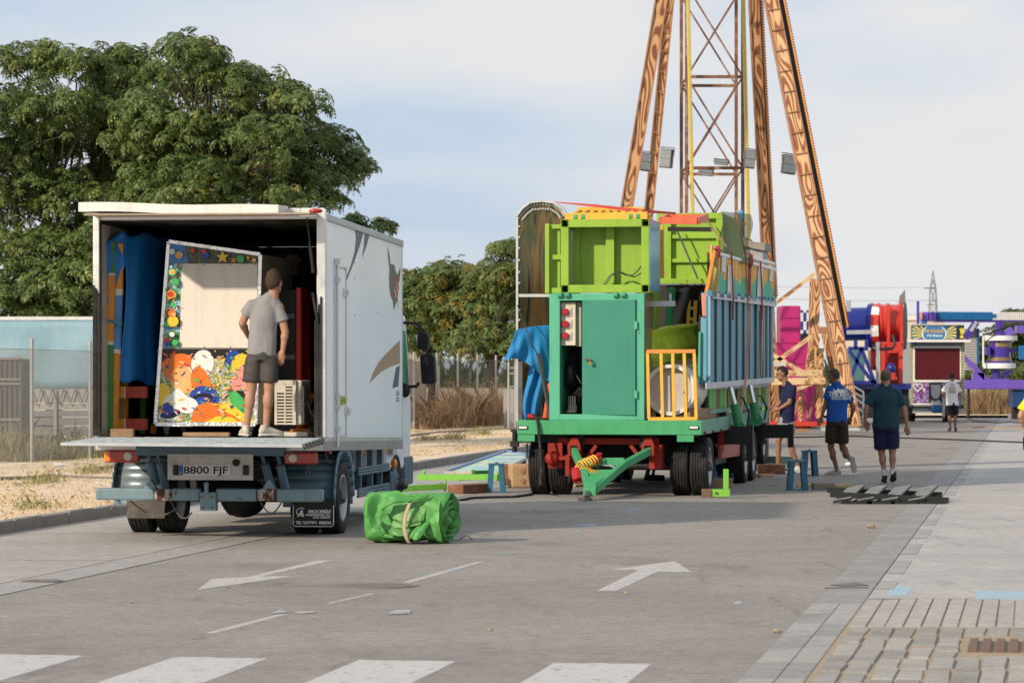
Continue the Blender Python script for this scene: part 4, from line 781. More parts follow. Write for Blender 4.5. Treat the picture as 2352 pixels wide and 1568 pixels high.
# decals on the side
M_dblue = mat('decal_blue', (.05, .075, .12), .4, var=.1); M_tan = mat('decal_tan', (.36, .24, .14), .45, var=.08); M_dred = mat('decal_red', (.35, .05, .04), .45); M_dgrey = mat('decal_grey', (.12, .12, .11), .5, var=.4, sc=20)
def c3(x, y): return ((x / 2.449 + 900) / 1.7415, (y / 2.449 + 760) / 1.7415)
def c4(x, y): return ((x / 1.845 + 900) / 1.7415, (y / 1.845 + 1400) / 1.7415)
def decal(pts, m, name='side_decal', off=.002):
    MB().prism([K.px(x, y, HW + .0005) for x, y in pts], (off, 0, 0)).obj(name, m, TK)
decal([c3(*p) for p in ((1270, 368), (1360, 402), (1315, 560), (1270, 690), (1225, 800), (1175, 930), (1190, 850), (1235, 730), (1270, 600), (1283, 480))], M_dblue)
decal([c3(*p) for p in ((1370, 407), (1418, 428), (1385, 550), (1343, 665), (1358, 560))], M_dblue)
decal([c4(*p) for p in ((1066, 243), (1090, 170), (1130, 95), (1180, 35), (1240, -25), (1290, -75), (1290, 98), (1225, 120), (1150, 160))], M_tan)
decal([c4(*p) for p in ((1235, 280), (1262, 128), (1290, 112), (1278, 268))], M_dblue)
eg_ = [((1590, 550), (1612, 640), (1618, 720), (1660, 735), (1672, 800), (1690, 830), (1716, 760), (1718, 800), (1700, 900), (1700, 960), (1690, 1060), (1696, 1170), (1686, 1080), (1672, 1115), (1652, 1175), (1645, 1090), (1625, 1040), (1610, 960), (1606, 860), (1612, 780), (1600, 680))]
decal([c3(*p) for p in eg_[0]], M_dgrey, 'eagle_decal')
for pts in (((1665, 830), (1680, 850), (1700, 930), (1702, 985), (1690, 960), (1672, 900)), ((1660, 900), (1675, 930), (1690, 1010), (1688, 1060), (1672, 1010), (1660, 960)), ((1655, 985), (1668, 1030), (1676, 1095), (1664, 1110), (1652, 1060)), ((1700, 860), (1714, 800), (1712, 840), (1704, 900)), ((1618, 985), (1636, 1020), (1636, 1058), (1620, 1030))):
    decal([c3(*p) for p in pts], M_dred, 'eagle_decal_stripe', .004)
for pts in (((1668, 870), (1684, 900), (1698, 985), (1690, 1000), (1674, 930)), ((1660, 955), (1674, 990), (1682, 1050), (1670, 1050), (1658, 1000))):
    decal([c3(*p) for p in pts], mat('decal_pale', (.5, .48, .44), .5), 'eagle_decal_stripe', .003)
for y in (300, 343): decal([c4(1262, y), c4(1286, y - 1), c4(1286, y + 36), c4(1262, y + 37)], mat('decal_label', (.55, .58, .62), .5), 'weight_label')
for i, y in enumerate((306, 318, 328, 350, 362, 372)): decal([c4(1265, y), c4(1283, y - 1), c4(1283, y + 5), c4(1265, y + 6)], M_dgrey, 'weight_label_line', .004)
for x, y in ((1270, 708), (1270, 868), (1270, 1225), (1495, 1203)): decal([c3(x - 3, y), c3(x, y - 9), c3(x + 3, y), c3(x, y + 9)], M_black_ink, 'panel_hole')
decal([c4(1300, 640), c4(1302, 638), c4(1290, 725), c4(745, 742), c4(745, 738)], M_dgrey, 'panel_seam') if False else None
# cab in front of the box
CW = 1.03; c0, c1 = BL + .12, BL + 1.75
cab = [(c0, .55), (c1, .55), (c1 + .05, 1.25), (c1 - .05, 1.6), (c1 - .35, 2.45), (c0, 2.5)]
mb = MB().prism([(-CW, y, z) for y, z in cab], (2 * CW, 0, 0)); cb_ = mb.obj('cab', M_twhite, TK, bevel=.05)
MB().prism([(-CW - .003, y, z) for y, z in ((c0 + .35, 1.55), (c1 - .12, 1.55), (c1 - .4, 2.25), (c0 + .35, 2.25))], (2 * CW + .006, 0, 0)).obj('cab_window', mat('dark_glass', (.02, .025, .03), .08, var=0, spec=.6), cb_)
MB().add([(-CW + .1, c1 - .035, 1.62), (CW - .1, c1 - .035, 1.62), (CW - .15, c1 - .335, 2.38), (-CW + .15, c1 - .335, 2.38)], [(0, 1, 2, 3)]).obj('windscreen', MATS['dark_glass'], cb_, solid=.02)
MB().bb(-CW - .02, CW + .02, c1 - .5, c1 + .08, .35, .7).bb(CW - .02, CW + .02, c0 + .15, c0 + .5, .3, .55).obj('bumper', M_tblue, cb_, bevel=.03)
mb = MB()
for j in range(4): z = K.py(936, 968 + 18 * j, c0 + .1).z; mb.bb(CW, CW + .055, c0, c0 + .3, z - .012, z + .012)
mb.bb(CW + .045, CW + .06, c0, c0 + .3, .75, 1.2); mb.obj('cab_step', mat('step_grey', (.5, .52, .52), .5), cb_)
ly = c0 + 1.1
mb = MB(); mb.path([K.py(x, y, ly) for x, y in ((905, 742), (930, 741), (952, 742), (963, 747), (967, 764))], .02); mb.obj('mirror_arm', M_blk, cb_, smooth=True); mb = MB(); mb.path([K.py(x, y, ly) for x, y in ((905, 885), (935, 888), (957, 887), (962, 878))], .02); c = K.py(930, 896, ly); mb.sph(c, (.07, .06, .09), 10, 8); mb.obj('mirror_arm', M_blk, cb_, smooth=True)
for pts, g in (([(952, 764), (980, 763), (985, 772), (984, 800), (975, 806), (960, 800)], ((954, 768), (964, 768), (963, 796), (959, 796))), ([(964, 813), (992, 812), (998, 820), (1000, 875), (994, 882), (968, 881)], ((968, 819), (983, 819), (984, 874), (971, 874)))):
    mb = MB(); ppoly(K, mb, pts, ly, .13); h = mb.obj('mirror_housing', M_blk, cb_, bevel=.015)
    mb = MB(); ppoly(K, mb, list(g), ly - .012, .008); mb.obj('mirror_glass', mat('mirror', (.7, .75, .78), .05, 1.0, var=0), h)
# ------------------------------------------------------------------ what is inside the truck
FL = 1.057
M_poleG = mat('painted_green', (.05, .2, .04), .55, var=.2, sc=6, dirt=(.12, .12, .05), dsc=7); M_poleO = mat('painted_orange', (.62, .25, .03), .5, var=.12, sc=6, dirt=(.3, .14, .05), dsc=7); M_poleB = mat('painted_blue', (.08, .24, .5), .5, var=.15, sc=6)
M_poleW = mat('painted_white', (.6, .58, .5), .5); M_poleR = mat('painted_red', (.3, .04, .02), .55)
def cl1(x, y): return ((x / 2.614 + 200) / 1.7415, (y / 2.614 + 760) / 1.7415)
def cl2(x, y): return ((x / 2.614 + 200) / 1.7415, (y / 2.614 + 1260) / 1.7415)
tf = fthing('painted_trestle', 'green, orange and blue striped wooden trestle frame standing inside the truck', 'trestle', K, loc=(K.py(268, 985, .35).x, .35, FL)); ox, oy, oz = K.py(268, 985, .35).x, .35, FL
def seg(a, b, ly, w, m, name): p, q = K.py(*a, ly), K.py(*b, ly); MB().bar(p - V(ox, oy, oz), q - V(ox, oy, oz), w, w).obj(name, m, tf)
for nm, pts in (('post', ((cl1(657, 540), cl1(651, 868), M_poleG), (cl1(651, 868), cl1(650, 892), M_poleW), (cl1(650, 892), cl2(632, 275), M_poleO), (cl2(632, 275), cl2(630, 310), M_poleW), (cl2(630, 310), cl2(620, 1225), M_poleG))),
                ('post', ((cl1(738, 560), cl1(726, 1035), M_poleO), (cl1(726, 1035), cl1(724, 1100), M_poleW), (cl1(724, 1100), cl2(702, 355), M_poleB), (cl2(702, 355), cl2(698, 400), M_poleW), (cl2(698, 400), cl2(672, 1225), M_poleO)))):
    for i, (a, b, m) in enumerate(pts): seg(a, b, .3 if pts[0][2] is M_poleG else .36, .066, m, nm)
for a, b, m, d, w in ((cl2(790, 690), cl2(782, 1225), M_poleO, .9, .06), (cl2(988, 740), cl2(965, 1240), M_poleG, 1.4, .06), (cl2(1090, 1150), cl2(1082, 1240), M_poleO, 1.5, .06)): seg(a, b, d, w, m, 'post')
for y in (805, 1140):
    seg(cl2(700, y), cl2(780, y), .55, .12, M_poleO, 'rail'); seg(cl2(780, y), cl2(800, y), .6, .121, M_poleW, 'rail'); seg(cl2(800, y), cl2(1010, y), .62, .12, M_poleR, 'rail')
st_ = MB(); st_.path([K.py(x, y, .27) for x, y in (cl2(530, 55), cl2(620, 62), cl2(700, 75), cl2(750, 92))], .02, 4); tag(st_.obj('lashing_strap', mat('teal_strap', (.05, .22, .28), .7), None), 'teal lashing strap tied round the striped trestle posts', 'strap'); o = bpy.data.objects['lashing_strap']; o.location = K.o; o.rotation_euler = (0, 0, K.a)
# blue tarpaulin hung over the trestle, falling to a ragged hem
M_btarp = mat('blue_tarpaulin', (.008, .15, .44), .55, var=.1, sc=4, bump=.12, bsc=18)
def btarp(u, v):
    x = 284 + (395 - 284) * u + 4 * math.sin(v * 5 + u * 3); top = 531 + 14 * u ** .5 + 6 * math.sin(u * 11); hem = 873 + 14 * u + 5 * math.sin(u * 14)
    y = top + (hem - top) * v; fold = .055 * math.sin(u * 15 + v * 1.5 + .6 * math.sin(v * 4)) * (.3 + v * .7)
    x += (-6 * v + 5 * math.sin(v * 3.1)) * (1 - u)
    return K.py(x, y, .36 + 1.25 * u + fold)
def btarp2(u, v):
    x = 284 - 42 * u; top = 531 + 26 * u; hem = 610 + 100 * u - 150 * (1 - u) * 0; y = top + (min(hem, 700) - top) * v
    x += (1 - u) * v * 4
    return K.py(x - 2 * v * u, y, .36 - .12 * u + .02 * math.sin(v * 6 + u * 4))
mb = MB().grid(btarp, 46, 40); ob = mb.obj('hanging_tarpaulin', M_btarp, None, smooth=True, solid=.008); ob.location = K.o; ob.rotation_euler = (0, 0, K.a)
tag(ob, 'bright blue tarpaulin hanging over the striped trestle inside the truck', 'tarpaulin')
mb = MB().grid(btarp2, 16, 14); f2 = mb.obj('tarpaulin_fold', M_btarp, ob, smooth=True, solid=.008)
# game cabinet, tilted, with a coloured printed front; artwork is a plain generic stand-in
CB = K.py(358, 975, .75); cy0 = .75
gc = fthing('game_cabinet', 'tall arcade game cabinet with blank white panel and colourful printed front', 'game cabinet', K)
cor = [(388, 554), (599, 584), (588, 974), (357, 974)]
def cf(u, v, d=0.0):
    a = K.py(*cor[0], cy0).lerp(K.py(*cor[1], cy0), u); b = K.py(*cor[3], cy0).lerp(K.py(*cor[2], cy0), u); p = a.lerp(b, v); return p + V(0, -d, 0)
def cfp(x, y, d=0.0): p = K.py(x, y, cy0); return p + V(0, -d, 0)
shift = V(.10, .9, 0)
f4 = [cf(0, 0), cf(1, 0), cf(1, 1), cf(0, 1)]
mb = MB(); mb.add(f4 + [p + V(.14, 1.0, -.02 if i < 2 else 0) for i, p in enumerate(f4)], [(3, 2, 1, 0), (0, 1, 5, 4), (1, 2, 6, 5), (2, 3, 7, 6), (3, 0, 4, 7), (4, 5, 6, 7)])
mb.obj('cabinet_body', mat('cabinet_cream', (.36, .32, .26), .5, var=.08, sc=3, dirt=(.2, .27, .2), dsc=4), gc)
M_chrome = mat('crumpled_chrome', (.75, .75, .74), .22, 1.0, var=.1, sc=12, bump=.5, bsc=25)
for i, (p, q) in enumerate(((f4[0], f4[1]), (f4[1], f4[2]), (f4[2], f4[3]), (f4[3], f4[0]))): MB().bar(p + V(0, -.012, 0), q + V(0, -.012, 0), .045, .03, up=(0, -1, 0)).obj('chrome_edge', M_chrome, gc, bevel=.006)
mb = MB().prism([cfp(418, 606, .002), cfp(591, 606, .002), cfp(590, 799, .002), cfp(413, 798, .002)], (0, -.012, 0)); wp = mb.obj('blank_panel', mat('blank_board', (.70, .64, .57), .6, var=.03, sc=3, dirt=(.5, .45, .4), dsc=6, dlo=.7, dhi=.8), gc)
mb = MB()
for x, y in ((420, 612), (420, 660), (419, 708), (417, 756), (416, 794), (470, 609), (530, 609), (585, 609), (470, 796), (530, 796)): c = cfp(x, y, .016); mb.sph(c, .007, 6, 4)
mb.obj('panel_screw', M_steel, wp)
def art_mat(name, cols, sc=3.0, dist=2.5):
    m = bpy.data.materials.new(name); m.use_nodes = True; n, l = m.node_tree.nodes, m.node_tree.links; b = n['Principled BSDF']; b.inputs['Roughness'].default_value = .3
    tc = n.new('ShaderNodeTexCoord'); no = n.new('ShaderNodeTexNoise'); no.inputs['Scale'].default_value = sc; no.inputs['Detail'].default_value = 2.5; no.inputs['Distortion'].default_value = dist; l.new(tc.outputs['Object'], no.inputs['Vector'])
    rp = n.new('ShaderNodeValToRGB'); l.new(no.outputs['Fac'], rp.inputs['Fac']); e = rp.color_ramp.elements
    while len(e) < len(cols): e.new(.5)
    for i, c in enumerate(cols): e[i].position = .28 + .44 * i / (len(cols) - 1); e[i].color = (*c, 1) if len(c) == 3 else c
    l.new(rp.outputs[0], b.inputs['Base Color']); return m
A_sky = art_mat('print_blue_green', [(.02, .16, .45), (.1, .4, .65), (.45, .6, .65), (.03, .25, .12), (.1, .35, .08), (.02, .07, .06)], 5)
A_dark = art_mat('print_dark', [(.02, .03, .03), (.05, .09, .06), (.01, .02, .02), (.16, .12, .03), (.03, .04, .03)], 7)
A_rain = art_mat('print_rainbow', [(.02, .1, .4), (.55, .5, .5), (.75, .5, .08), (.25, .4, .08), (.03, .03, .03), (.6, .6, .55), (.1, .3, .5), (.5, .2, .04)], 5.5, 3)
MB().prism([cfp(392, 558, .002), cfp(596, 587, .002), cfp(592, 606, .002), cfp(386, 604, .002)], (0, -.006, 0)).obj('print_band', A_dark, gc)
MB().prism([cfp(388, 606, .002), cfp(417, 606, .002), cfp(412, 798, .002), cfp(365, 798, .002)], (0, -.006, 0)).obj('print_band', A_sky, gc)
MB().prism([cfp(390, 559, .003), cfp(425, 564, .003), cfp(432, 604, .003), cfp(386, 604, .003)], (0, -.006, 0)).obj('print_band', mat('print_sky', (.06, .25, .55), .35, var=.4, sc=8), gc)
lowp = MB().prism([cfp(363, 801, .002), cfp(589, 801, .002), cfp(587, 971, .002), cfp(360, 971, .002)], (0, -.008, 0)).obj('print_panel', A_rain, gc)
C_or = mat('print_orange', (.72, .16, .02), .3, var=.25, sc=6); C_ye = mat('print_yellow', (.85, .55, .04), .3, var=.2, sc=6); C_wh = mat('print_white', (.7, .74, .72), .3, var=.12, sc=6); C_bk = mat('print_black', (.012, .012, .014), .3, var=0); C_bl = mat('print_deep_blue', (.02, .06, .35), .3, var=.3, sc=6); C_pk = mat('print_pink', (.75, .28, .24), .3, var=.2, sc=7); C_gr = mat('print_green', (.06, .4, .1), .3, var=.3, sc=8); C_sk = mat('print_peach', (.8, .42, .16), .3, var=.15, sc=6); C_rd = mat('print_red', (.6, .04, .02), .3, var=.15)
lay = [.012]
def blob(pts, m, par, nm='print_shape'):
    lay[0] += .00025; MB().prism([cfp(x, y, lay[0]) for x, y in pts], (0, -.0002, 0)).obj(nm, m, par)
def disc(x, y, rx, ry, m, par, a=0.0, n=22): blob([(x + rx * math.cos(2 * math.pi * i / n) * math.cos(a) - ry * math.sin(2 * math.pi * i / n) * math.sin(a), y + rx * math.cos(2 * math.pi * i / n) * math.sin(a) + ry * math.sin(2 * math.pi * i / n) * math.cos(a)) for i in range(n)], m, par)
def star(x, y, r, m, par): blob([(x + (r if i % 2 == 0 else r * .45) * math.sin(math.pi * i / 5), y - (r if i % 2 == 0 else r * .45) * math.cos(math.pi * i / 5)) for i in range(10)], m, par)
blob([(364, 801), (589, 801), (589, 830), (500, 822), (420, 835), (363, 850)], C_bk, lowp)           # night sky over a stylised kart track: balloons, flags, a plain racing car
for k, m_ in enumerate((C_rd, C_or, C_ye, C_gr, C_bl)): blob([(363, 840 + 4 * k), (400, 806 + 4 * k), (404, 806 + 4 * k), (363, 844 + 4 * k)], m_, lowp)
disc(412, 842, 40, 30, C_or, lowp, -.2); disc(425, 872, 34, 30, C_sk, lowp, .3); disc(466, 835, 26, 32, C_wh, lowp, .2); disc(462, 880, 22, 40, C_or, lowp, -.25); disc(536, 822, 17, 20, C_bl, lowp); disc(556, 838, 24, 26, C_ye, lowp); disc(558, 868, 22, 36, C_pk, lowp, .5)
disc(376, 905, 16, 26, C_ye, lowp); blob([(363, 960), (380, 915), (410, 890), (440, 920), (400, 968)], C_wh, lowp); disc(470, 912, 34, 26, C_bl, lowp, .2)
disc(462, 922, 30, 19, C_bk, lowp, -.3); disc(462, 924, 22, 12, C_bl, lowp, -.3); disc(430, 930, 26, 19, C_wh, lowp, .1)
blob([(440, 968), (446, 935), (475, 922), (505, 926), (545, 950), (560, 970)], C_or, lowp); blob([(470, 970), (500, 955), (535, 958), (550, 970)], C_ye, lowp); blob([(500, 930), (520, 945), (560, 968), (585, 970), (560, 940), (530, 925)], C_ye, lowp)
disc(556, 915, 24, 17, C_bk, lowp, .5); blob([(520, 892), (545, 900), (575, 930), (560, 950), (530, 925)], C_gr, lowp); disc(392, 950, 24, 10, C_bk, lowp, -.2); disc(385, 940, 14, 16, C_bl, lowp)
for i in range(10): star(495 + 9 * i, 806 + 6 * ((i * 7) % 4), 2.6, C_ye, lowp)
cl_ = (C_or, C_ye, C_wh, C_bl, C_pk, C_gr, C_sk, C_rd, C_bk)
for i in range(90):
    x, y = RN.uniform(372, 578), RN.uniform(812, 962); disc(x, y, RN.uniform(2, 9), RN.uniform(1, 3), cl_[RN.randrange(9)], lowp, RN.uniform(-1, 1), 9)
for i in range(46):
    y = RN.uniform(612, 792); disc(RN.uniform(388 - (y - 606) * .09, 410), y, RN.uniform(1.5, 5), RN.uniform(1, 2.5), cl_[RN.randrange(9)], gc, RN.uniform(-1.5, 1.5), 9)
star(514, 591, 15, C_ye, gc); star(572, 592, 5, C_ye, gc)
for x, y, r, m_ in ((398, 578, 7, C_wh), (414, 586, 9, C_sk), (446, 576, 5, C_rd), (474, 586, 9, C_bl), (472, 578, 5, C_rd), (555, 595, 9, C_gr), (540, 598, 5, C_or), (586, 598, 5, C_sk), (398, 625, 10, C_gr), (398, 625, 7, C_sk), (405, 648, 9, C_gr), (395, 676, 10, C_ye), (395, 676, 8, C_rd), (400, 700, 6, C_gr), (400, 738, 13, C_ye), (398, 720, 9, C_or), (402, 722, 5, C_sk), (385, 745, 6, C_gr), (386, 782, 7, C_rd), (386, 790, 6, C_bl), (405, 786, 7, C_gr), (398, 768, 6, C_wh)): disc(x, y, r, r * .95, m_, gc)
for x in (378, 570):
    for d in (-.12, -.9): c = cfp(x, 985, d); MB().lathe([(.04, -.02), (.04, .02)], (c.x, c.y, FL + .04), (1, 0, 0), 14).bb(c.x - .03, c.x + .03, c.y - .04, c.y + .04, FL + .06, K.py(378, 974, cy0).z + .01).obj('caster', M_steel, gc)
bs = cfp(612, 640, -.35); MB().bb(bs.x - .01, bs.x + .004, bs.y - .05, bs.y + .05, bs.z - .1, bs.z).obj('side_sticker', mat('sticker_blue', (.05, .12, .3), .5), gc)
# air conditioner
ac = fthing('air_conditioner', 'old cream air conditioner unit with slotted grille beside the standing man', 'air conditioner', K, loc=(K.py(655, 985, .5).x, .5, FL)); ax0 = K.py(655, 985, .5).x
M_ac = mat('aged_cream_plastic', (.55, .51, .43), .5, var=.07, sc=5, dirt=(.33, .3, .25), dsc=6)
z0, z1 = K.py(655, 975, .5).z - FL, K.py(655, 873, .5).z - FL; xl, xr = K.py(631, 900, .5).x - ax0, K.py(680, 900, .5).x - ax0
MB().bb(xl, xr + .06, .02, .5, z0, z1).obj('casing', M_ac, ac, bevel=.02)
MB().bb(xl + .01, xr - .01, .012, .03, z0 + .01, z1 - .01).obj('grille_back', mat('grille_dark', (.03, .028, .025), .7), ac)
mb = MB(); w = xr - xl
mb.bb(xl, xl + .025, -.012, .015, z0, z1).bb(xr - .035, xr, -.012, .015, z0, z1).bb(xl + w * .46, xl + w * .52, -.012, .015, z0, z1 - .03).bb(xl, xr, -.012, .015, z1 - .05, z1).bb(xl, xl + w * .46, -.011, .015, z1 - .13, z1 - .04)
mb.obj('grille_frame', M_ac, ac)
for j in range(13): zz = z0 + .012 + (z1 - z0 - .07) * j / 12; MB().bb(xl + .02, xr - .02, -.009, .012, zz - .0085, zz + .0085).obj('grille_slat', M_ac, ac)
mb = MB()
for j in range(26): zz = z0 + .02 + j * (z1 - z0 - .08) / 26; mb.bb(xr + .06, xr + .075, .05, .4, zz, zz + .006)
mb.obj('condenser_fins', M_alu, ac)
MB().bb(xl - .02, xr + .13, -.03, .56, 0, .045).obj('base_tray', M_ac, ac, bevel=.008)
MB().path([(xr + .08, .2, z0 + .25), (xr + .13, .15, z0 + .12), (xr + .2, .15, z0 + .05), (xr + .22, .2, z0 + .15)], .006).obj('wire', mat('wire_green', (.2, .25, .1), .6), ac)
# dark cabinet with a red edge, and clutter deeper in
rc = fthing('dark_cabinet', 'dark upright cabinet with a bright red front edge at the right of the load', 'cabinet', K, loc=(K.py(672, 900, 1.3).x, 1.3, FL)); rx = K.py(672, 900, 1.3).x
h = K.py(672, 664, 1.3).z - FL
MB().bb(-.3, .04, 0, .5, 0, h).obj('cabinet_body', M_blk, rc, bevel=.01)
MB().bb(.042, .1, -.02, .5, .02, h + .02).obj('red_edge', mat('red_lacquer', (.55, .03, .012), .4, var=.12), rc, bevel=.008)
MB().bb(-.28, .03, -.02, 0, h * .52, h * .55).bb(-.28, .03, -.02, 0, h * .8, h * .83).obj('crossbar', M_steel, rc)
tag(MB().box(V(*K.py(262, 994, -.0)) + V(.06, .12, 0) - V(0, 0, 0), (.24, .14, .085), (0, 0, .12)).obj('wood_block', M_wood, None, bevel=.008), 'short weathered wood block on the truck floor below the trestle', 'wood block')
o = bpy.data.objects['wood_block']; o.location = K.o; o.rotation_euler = (0, 0, K.a)
tag(MB().box((K.py(470, 996, .5).x, .6, FL + .02), (.5, .1, .04)).obj('floor_plank', M_wood, None, loc=K.o, rot=(0, 0, K.a)), 'flat brown plank on the truck floor under the game cabinet', 'plank')
jk = fthing('orange_jack', 'orange hand truck base lying at the right of the truck floor', 'hand truck', K, loc=(K.py(705, 990, .9).x, .9, FL)); 
MB().bb(-.18, .12, 0, .4, .03, .075).bar((-.1, .1, .07), (.02, .2, .45), .04).obj('frame', mat('jack_orange', (.6, .18, .02), .45), jk)
MB().lathe([(.07, -.03), (.07, .03)], (.08, -.02, .07), (1, 0, 0), 16).obj('wheel', M_rub, jk)
tag(MB().grid(lambda u, v: V(*K.py(650 + 60 * u, 845 + 130 * v, 1.7)) + V(0, .06 * math.sin(u * 9 + v * 4), 0), 14, 10).obj('brown_sheet', mat('brown_cardboard', (.28, .14, .05), .8, var=.2), None, smooth=True, solid=.01, loc=K.o, rot=(0, 0, K.a)), 'brown board leaning at the right rear of the load', 'board')
# ------------------------------------------------------------------ the ride trailer and its load
T = Frame((1.368, 45.6, 0), .183)
M_mint = mat(rust=.6, name='mint_paint', col=(.055, .31, .135), rough=.45, var=.12, sc=3, dirt=(.08, .3, .12), dsc=2.5, dlo=.55, dhi=.8)
M_mintC = mat(rust=.35, name='pale_mint_paint', col=(.09, .40, .25), rough=.45, var=.07, sc=3, dirt=(.1, .36, .25), dsc=3, dlo=.6, dhi=.8)
M_mintD = mat(rust=.1, name='teal_door_paint', col=(.035, .225, .155), rough=.45, var=.06, sc=2.5, dirt=(.05, .22, .16), dsc=5, dlo=.68, dhi=.8)
M_mintS = mat(rust=1.0, name='faded_side_paint', col=(.11, .30, .22), rough=.5, var=.2, sc=3, dirt=(.06, .16, .13), dsc=2, dlo=.45, dhi=.7)
M_lime = mat(rust=.45, name='lime_paint', col=(.25, .41, .04), rough=.42, var=.08, sc=3, dirt=(.25, .40, .05), dsc=3, dlo=.58, dhi=.8)
M_red = mat('chassis_red', (.27, .014, .005), .6, var=.2, sc=5, dirt=(.14, .02, .012), dsc=4)
M_yel = mat(rust=.5, name='rail_yellow', col=(.72, .40, .05), rough=.5, var=.1, sc=6); M_orp = mat('orange_paint', (.72, .25, .06), .5, var=.1, sc=6); M_coral = mat('coral_paint', (.62, .13, .06), .5, var=.1, sc=6)
M_slat = mat('slat_blue', (.045, .215, .31), .5, var=.12, sc=3); M_galv = mat('galvanised', (.45, .48, .50), .45, .5, var=.12, sc=5)
M_pgreen = mat('picket_green', (.09, .52, .34), .5, var=.15, sc=5); M_sgreen = mat('slat_green', (.09, .36, .045), .5, var=.15, sc=4); M_cyl = mat('cylinder_green', (.04, .24, .09), .45, var=.1, sc=5)
def t1(x, y): return ((x / 3.1357 + 2000) / 1.7415, (y / 3.1357 + 760) / 1.7415)
def t2(x, y): return ((x / 3.1367 + 2600) / 1.7415, (y / 3.1367 + 780) / 1.7415)
def t4(x, y): return ((x / 3.1354 + 2500) / 1.7415, (y / 3.1354 + 1240) / 1.7415)
def t5(x, y): return ((x / 3.1354 + 2000) / 1.7415, (y / 3.1354 + 1640) / 1.7415)
def t6(x, y): return ((x / 3.1354 + 2500) / 1.7415, (y / 3.1354 + 1640) / 1.7415)
TL = T.py(1188, 980, 0).x; TRt = T.py(1612, 980, 0).x; DZ = T.py(1400, 965, 0).z; LEN = 9.0
RT = thing('ride_trailer', 'mint green flatbed fairground trailer with red bogie and drawbar resting on the road', 'trailer', T.world((0, 0, 0)), T.a)
dz0 = T.py(1400, 998, 0).z
MB().bb(TL, TRt, 0, .1, dz0, DZ).obj('deck_front_beam', M_mint, RT, bevel=.01)
mb = MB().bar((TRt - .04, .1, (dz0 + DZ) / 2), (TRt - .04, LEN, (dz0 + DZ) / 2 + .05), .08, DZ - dz0); mb.obj('deck_side_beam', M_mintS, RT, bevel=.01)
mb = MB().bar((TL + .04, .1, (dz0 + DZ) / 2), (TL + .04, LEN, (dz0 + DZ) / 2 + .05), .08, DZ - dz0); mb.obj('deck_side_beam', M_mintS, RT, bevel=.01)
MB().add([(TL + .08, .1, DZ - .03), (TRt - .08, .1, DZ - .03), (TRt - .08, LEN, DZ + .02), (TL + .08, LEN, DZ + .02)], [(0, 1, 2, 3)]).obj('deck_floor', M_dark, RT, solid=.06, off=-1)
for x0, x1, y0, y1 in ((1189, 1228, 998, 1013), (1555, 1593, 998, 1014)): mb = MB(); prect(T, mb, x0, x1, y0, y1, .01, .02); mb.obj('corner_plate', M_mint, RT)
for x0, x1 in ((1190, 1212), (1582, 1605)):
    mb = MB(); prect(T, mb, x0, x1, 977.5, 985.5, -.02, .02); h = mb.obj('marker_light', M_blk, RT, bevel=.006)
    mb = MB(); prect(T, mb, x0 + 2, x1 - 2, 979, 984, -.026, .01); mb.obj('lens', M_white, h, bevel=.004)
mb = MB()
for i in range(9): mb.tube((TRt + .002, .25 + i * 1.0, dz0 + .03), (TRt + .03, .25 + i * 1.0, dz0 + .03), .02, n=8)
mb.obj('side_bolts', M_red, RT)['kind'] = 'stuff'
# bogie, axles, wheels
WR = .41
FY = .8
wx = [T.py(x, 1133, FY).x for x in (1244, 1290, 1567, 1612)]
for i, x in enumerate(wx): wheel(RT, (x, FY, WR), WR, .265, 1 if i > 1 else -1, dish=.08 if i in (0, 3) else .02, grooves=5, lugs=False)
for ay in (6.0, 7.15):
    for i, x in enumerate((TL + .16, TL + .46, TRt - .46, TRt - .16)): wheel(RT, (x, ay, WR), WR, .265, 1 if i > 1 else -1, dish=.08 if i in (0, 3) else .02, grooves=5, lugs=False)
for ay in (FY, 6.0, 7.15): MB().tube((TL + .1, ay, WR), (TRt - .1, ay, WR), .06, n=12).obj('axle', M_dark, RT, smooth=True)
for sx in (-.45, .45): MB().bb(sx - .05, sx + .05, .2, LEN - .1, dz0 - .18, DZ - .07).obj('chassis_beam', M_dark, RT)
mb = MB(); a, b = T.py(*t5(730, 345), .28), T.py(*t5(1990, 430), .28); mb.bb(a.x, b.x, .25, .4, b.z, a.z); mb.obj('bogie_beam', M_red, RT, bevel=.008)
mb = MB(); ppoly(T, mb, [t5(*p) for p in ((597, 412), (780, 405), (782, 725), (600, 722))], .22, .04); mb.obj('bogie_plate', M_red, RT)
for cx in (925, 1850):
    mb = MB(); ppoly(T, mb, [t5(*p) for p in ((cx - 20, 342), (cx + 45, 342), (cx + 85, 445), (cx - 85, 445))], .12, .14); mb.obj('hinge_bracket', M_red, RT)
    for s0, s1 in ((-80, -40), (45, 85)): mb = MB(); ppoly(T, mb, [t5(*p) for p in ((cx + s0, 445), (cx + s1, 445), (cx + s1 * .95, 575), (cx + s0 * .95, 585))], .08, .18); mb.obj('hinge_lug', M_red, RT, bevel=.006)
mb = MB(); ppoly(T, mb, [t5(*p) for p in ((1905, 440), (2028, 430), (2028, 735), (1870, 742), (1870, 600))], .24, .3); mb.obj('spring_box', M_red, RT, bevel=.01)
mb = MB(); ppoly(T, mb, [t5(*p) for p in ((878, 590), (1030, 540), (1000, 755), (880, 752))], .26, .1); mb.obj('spring_hanger', M_red, RT)
for a_, b_ in (((1100, 590), (1210, 440)), ((1740, 570), (1640, 440))): MB().bar(T.py(*t5(*a_), .3), T.py(*t5(*b_), .3), .07, .05).obj('bogie_strut', M_red, RT)
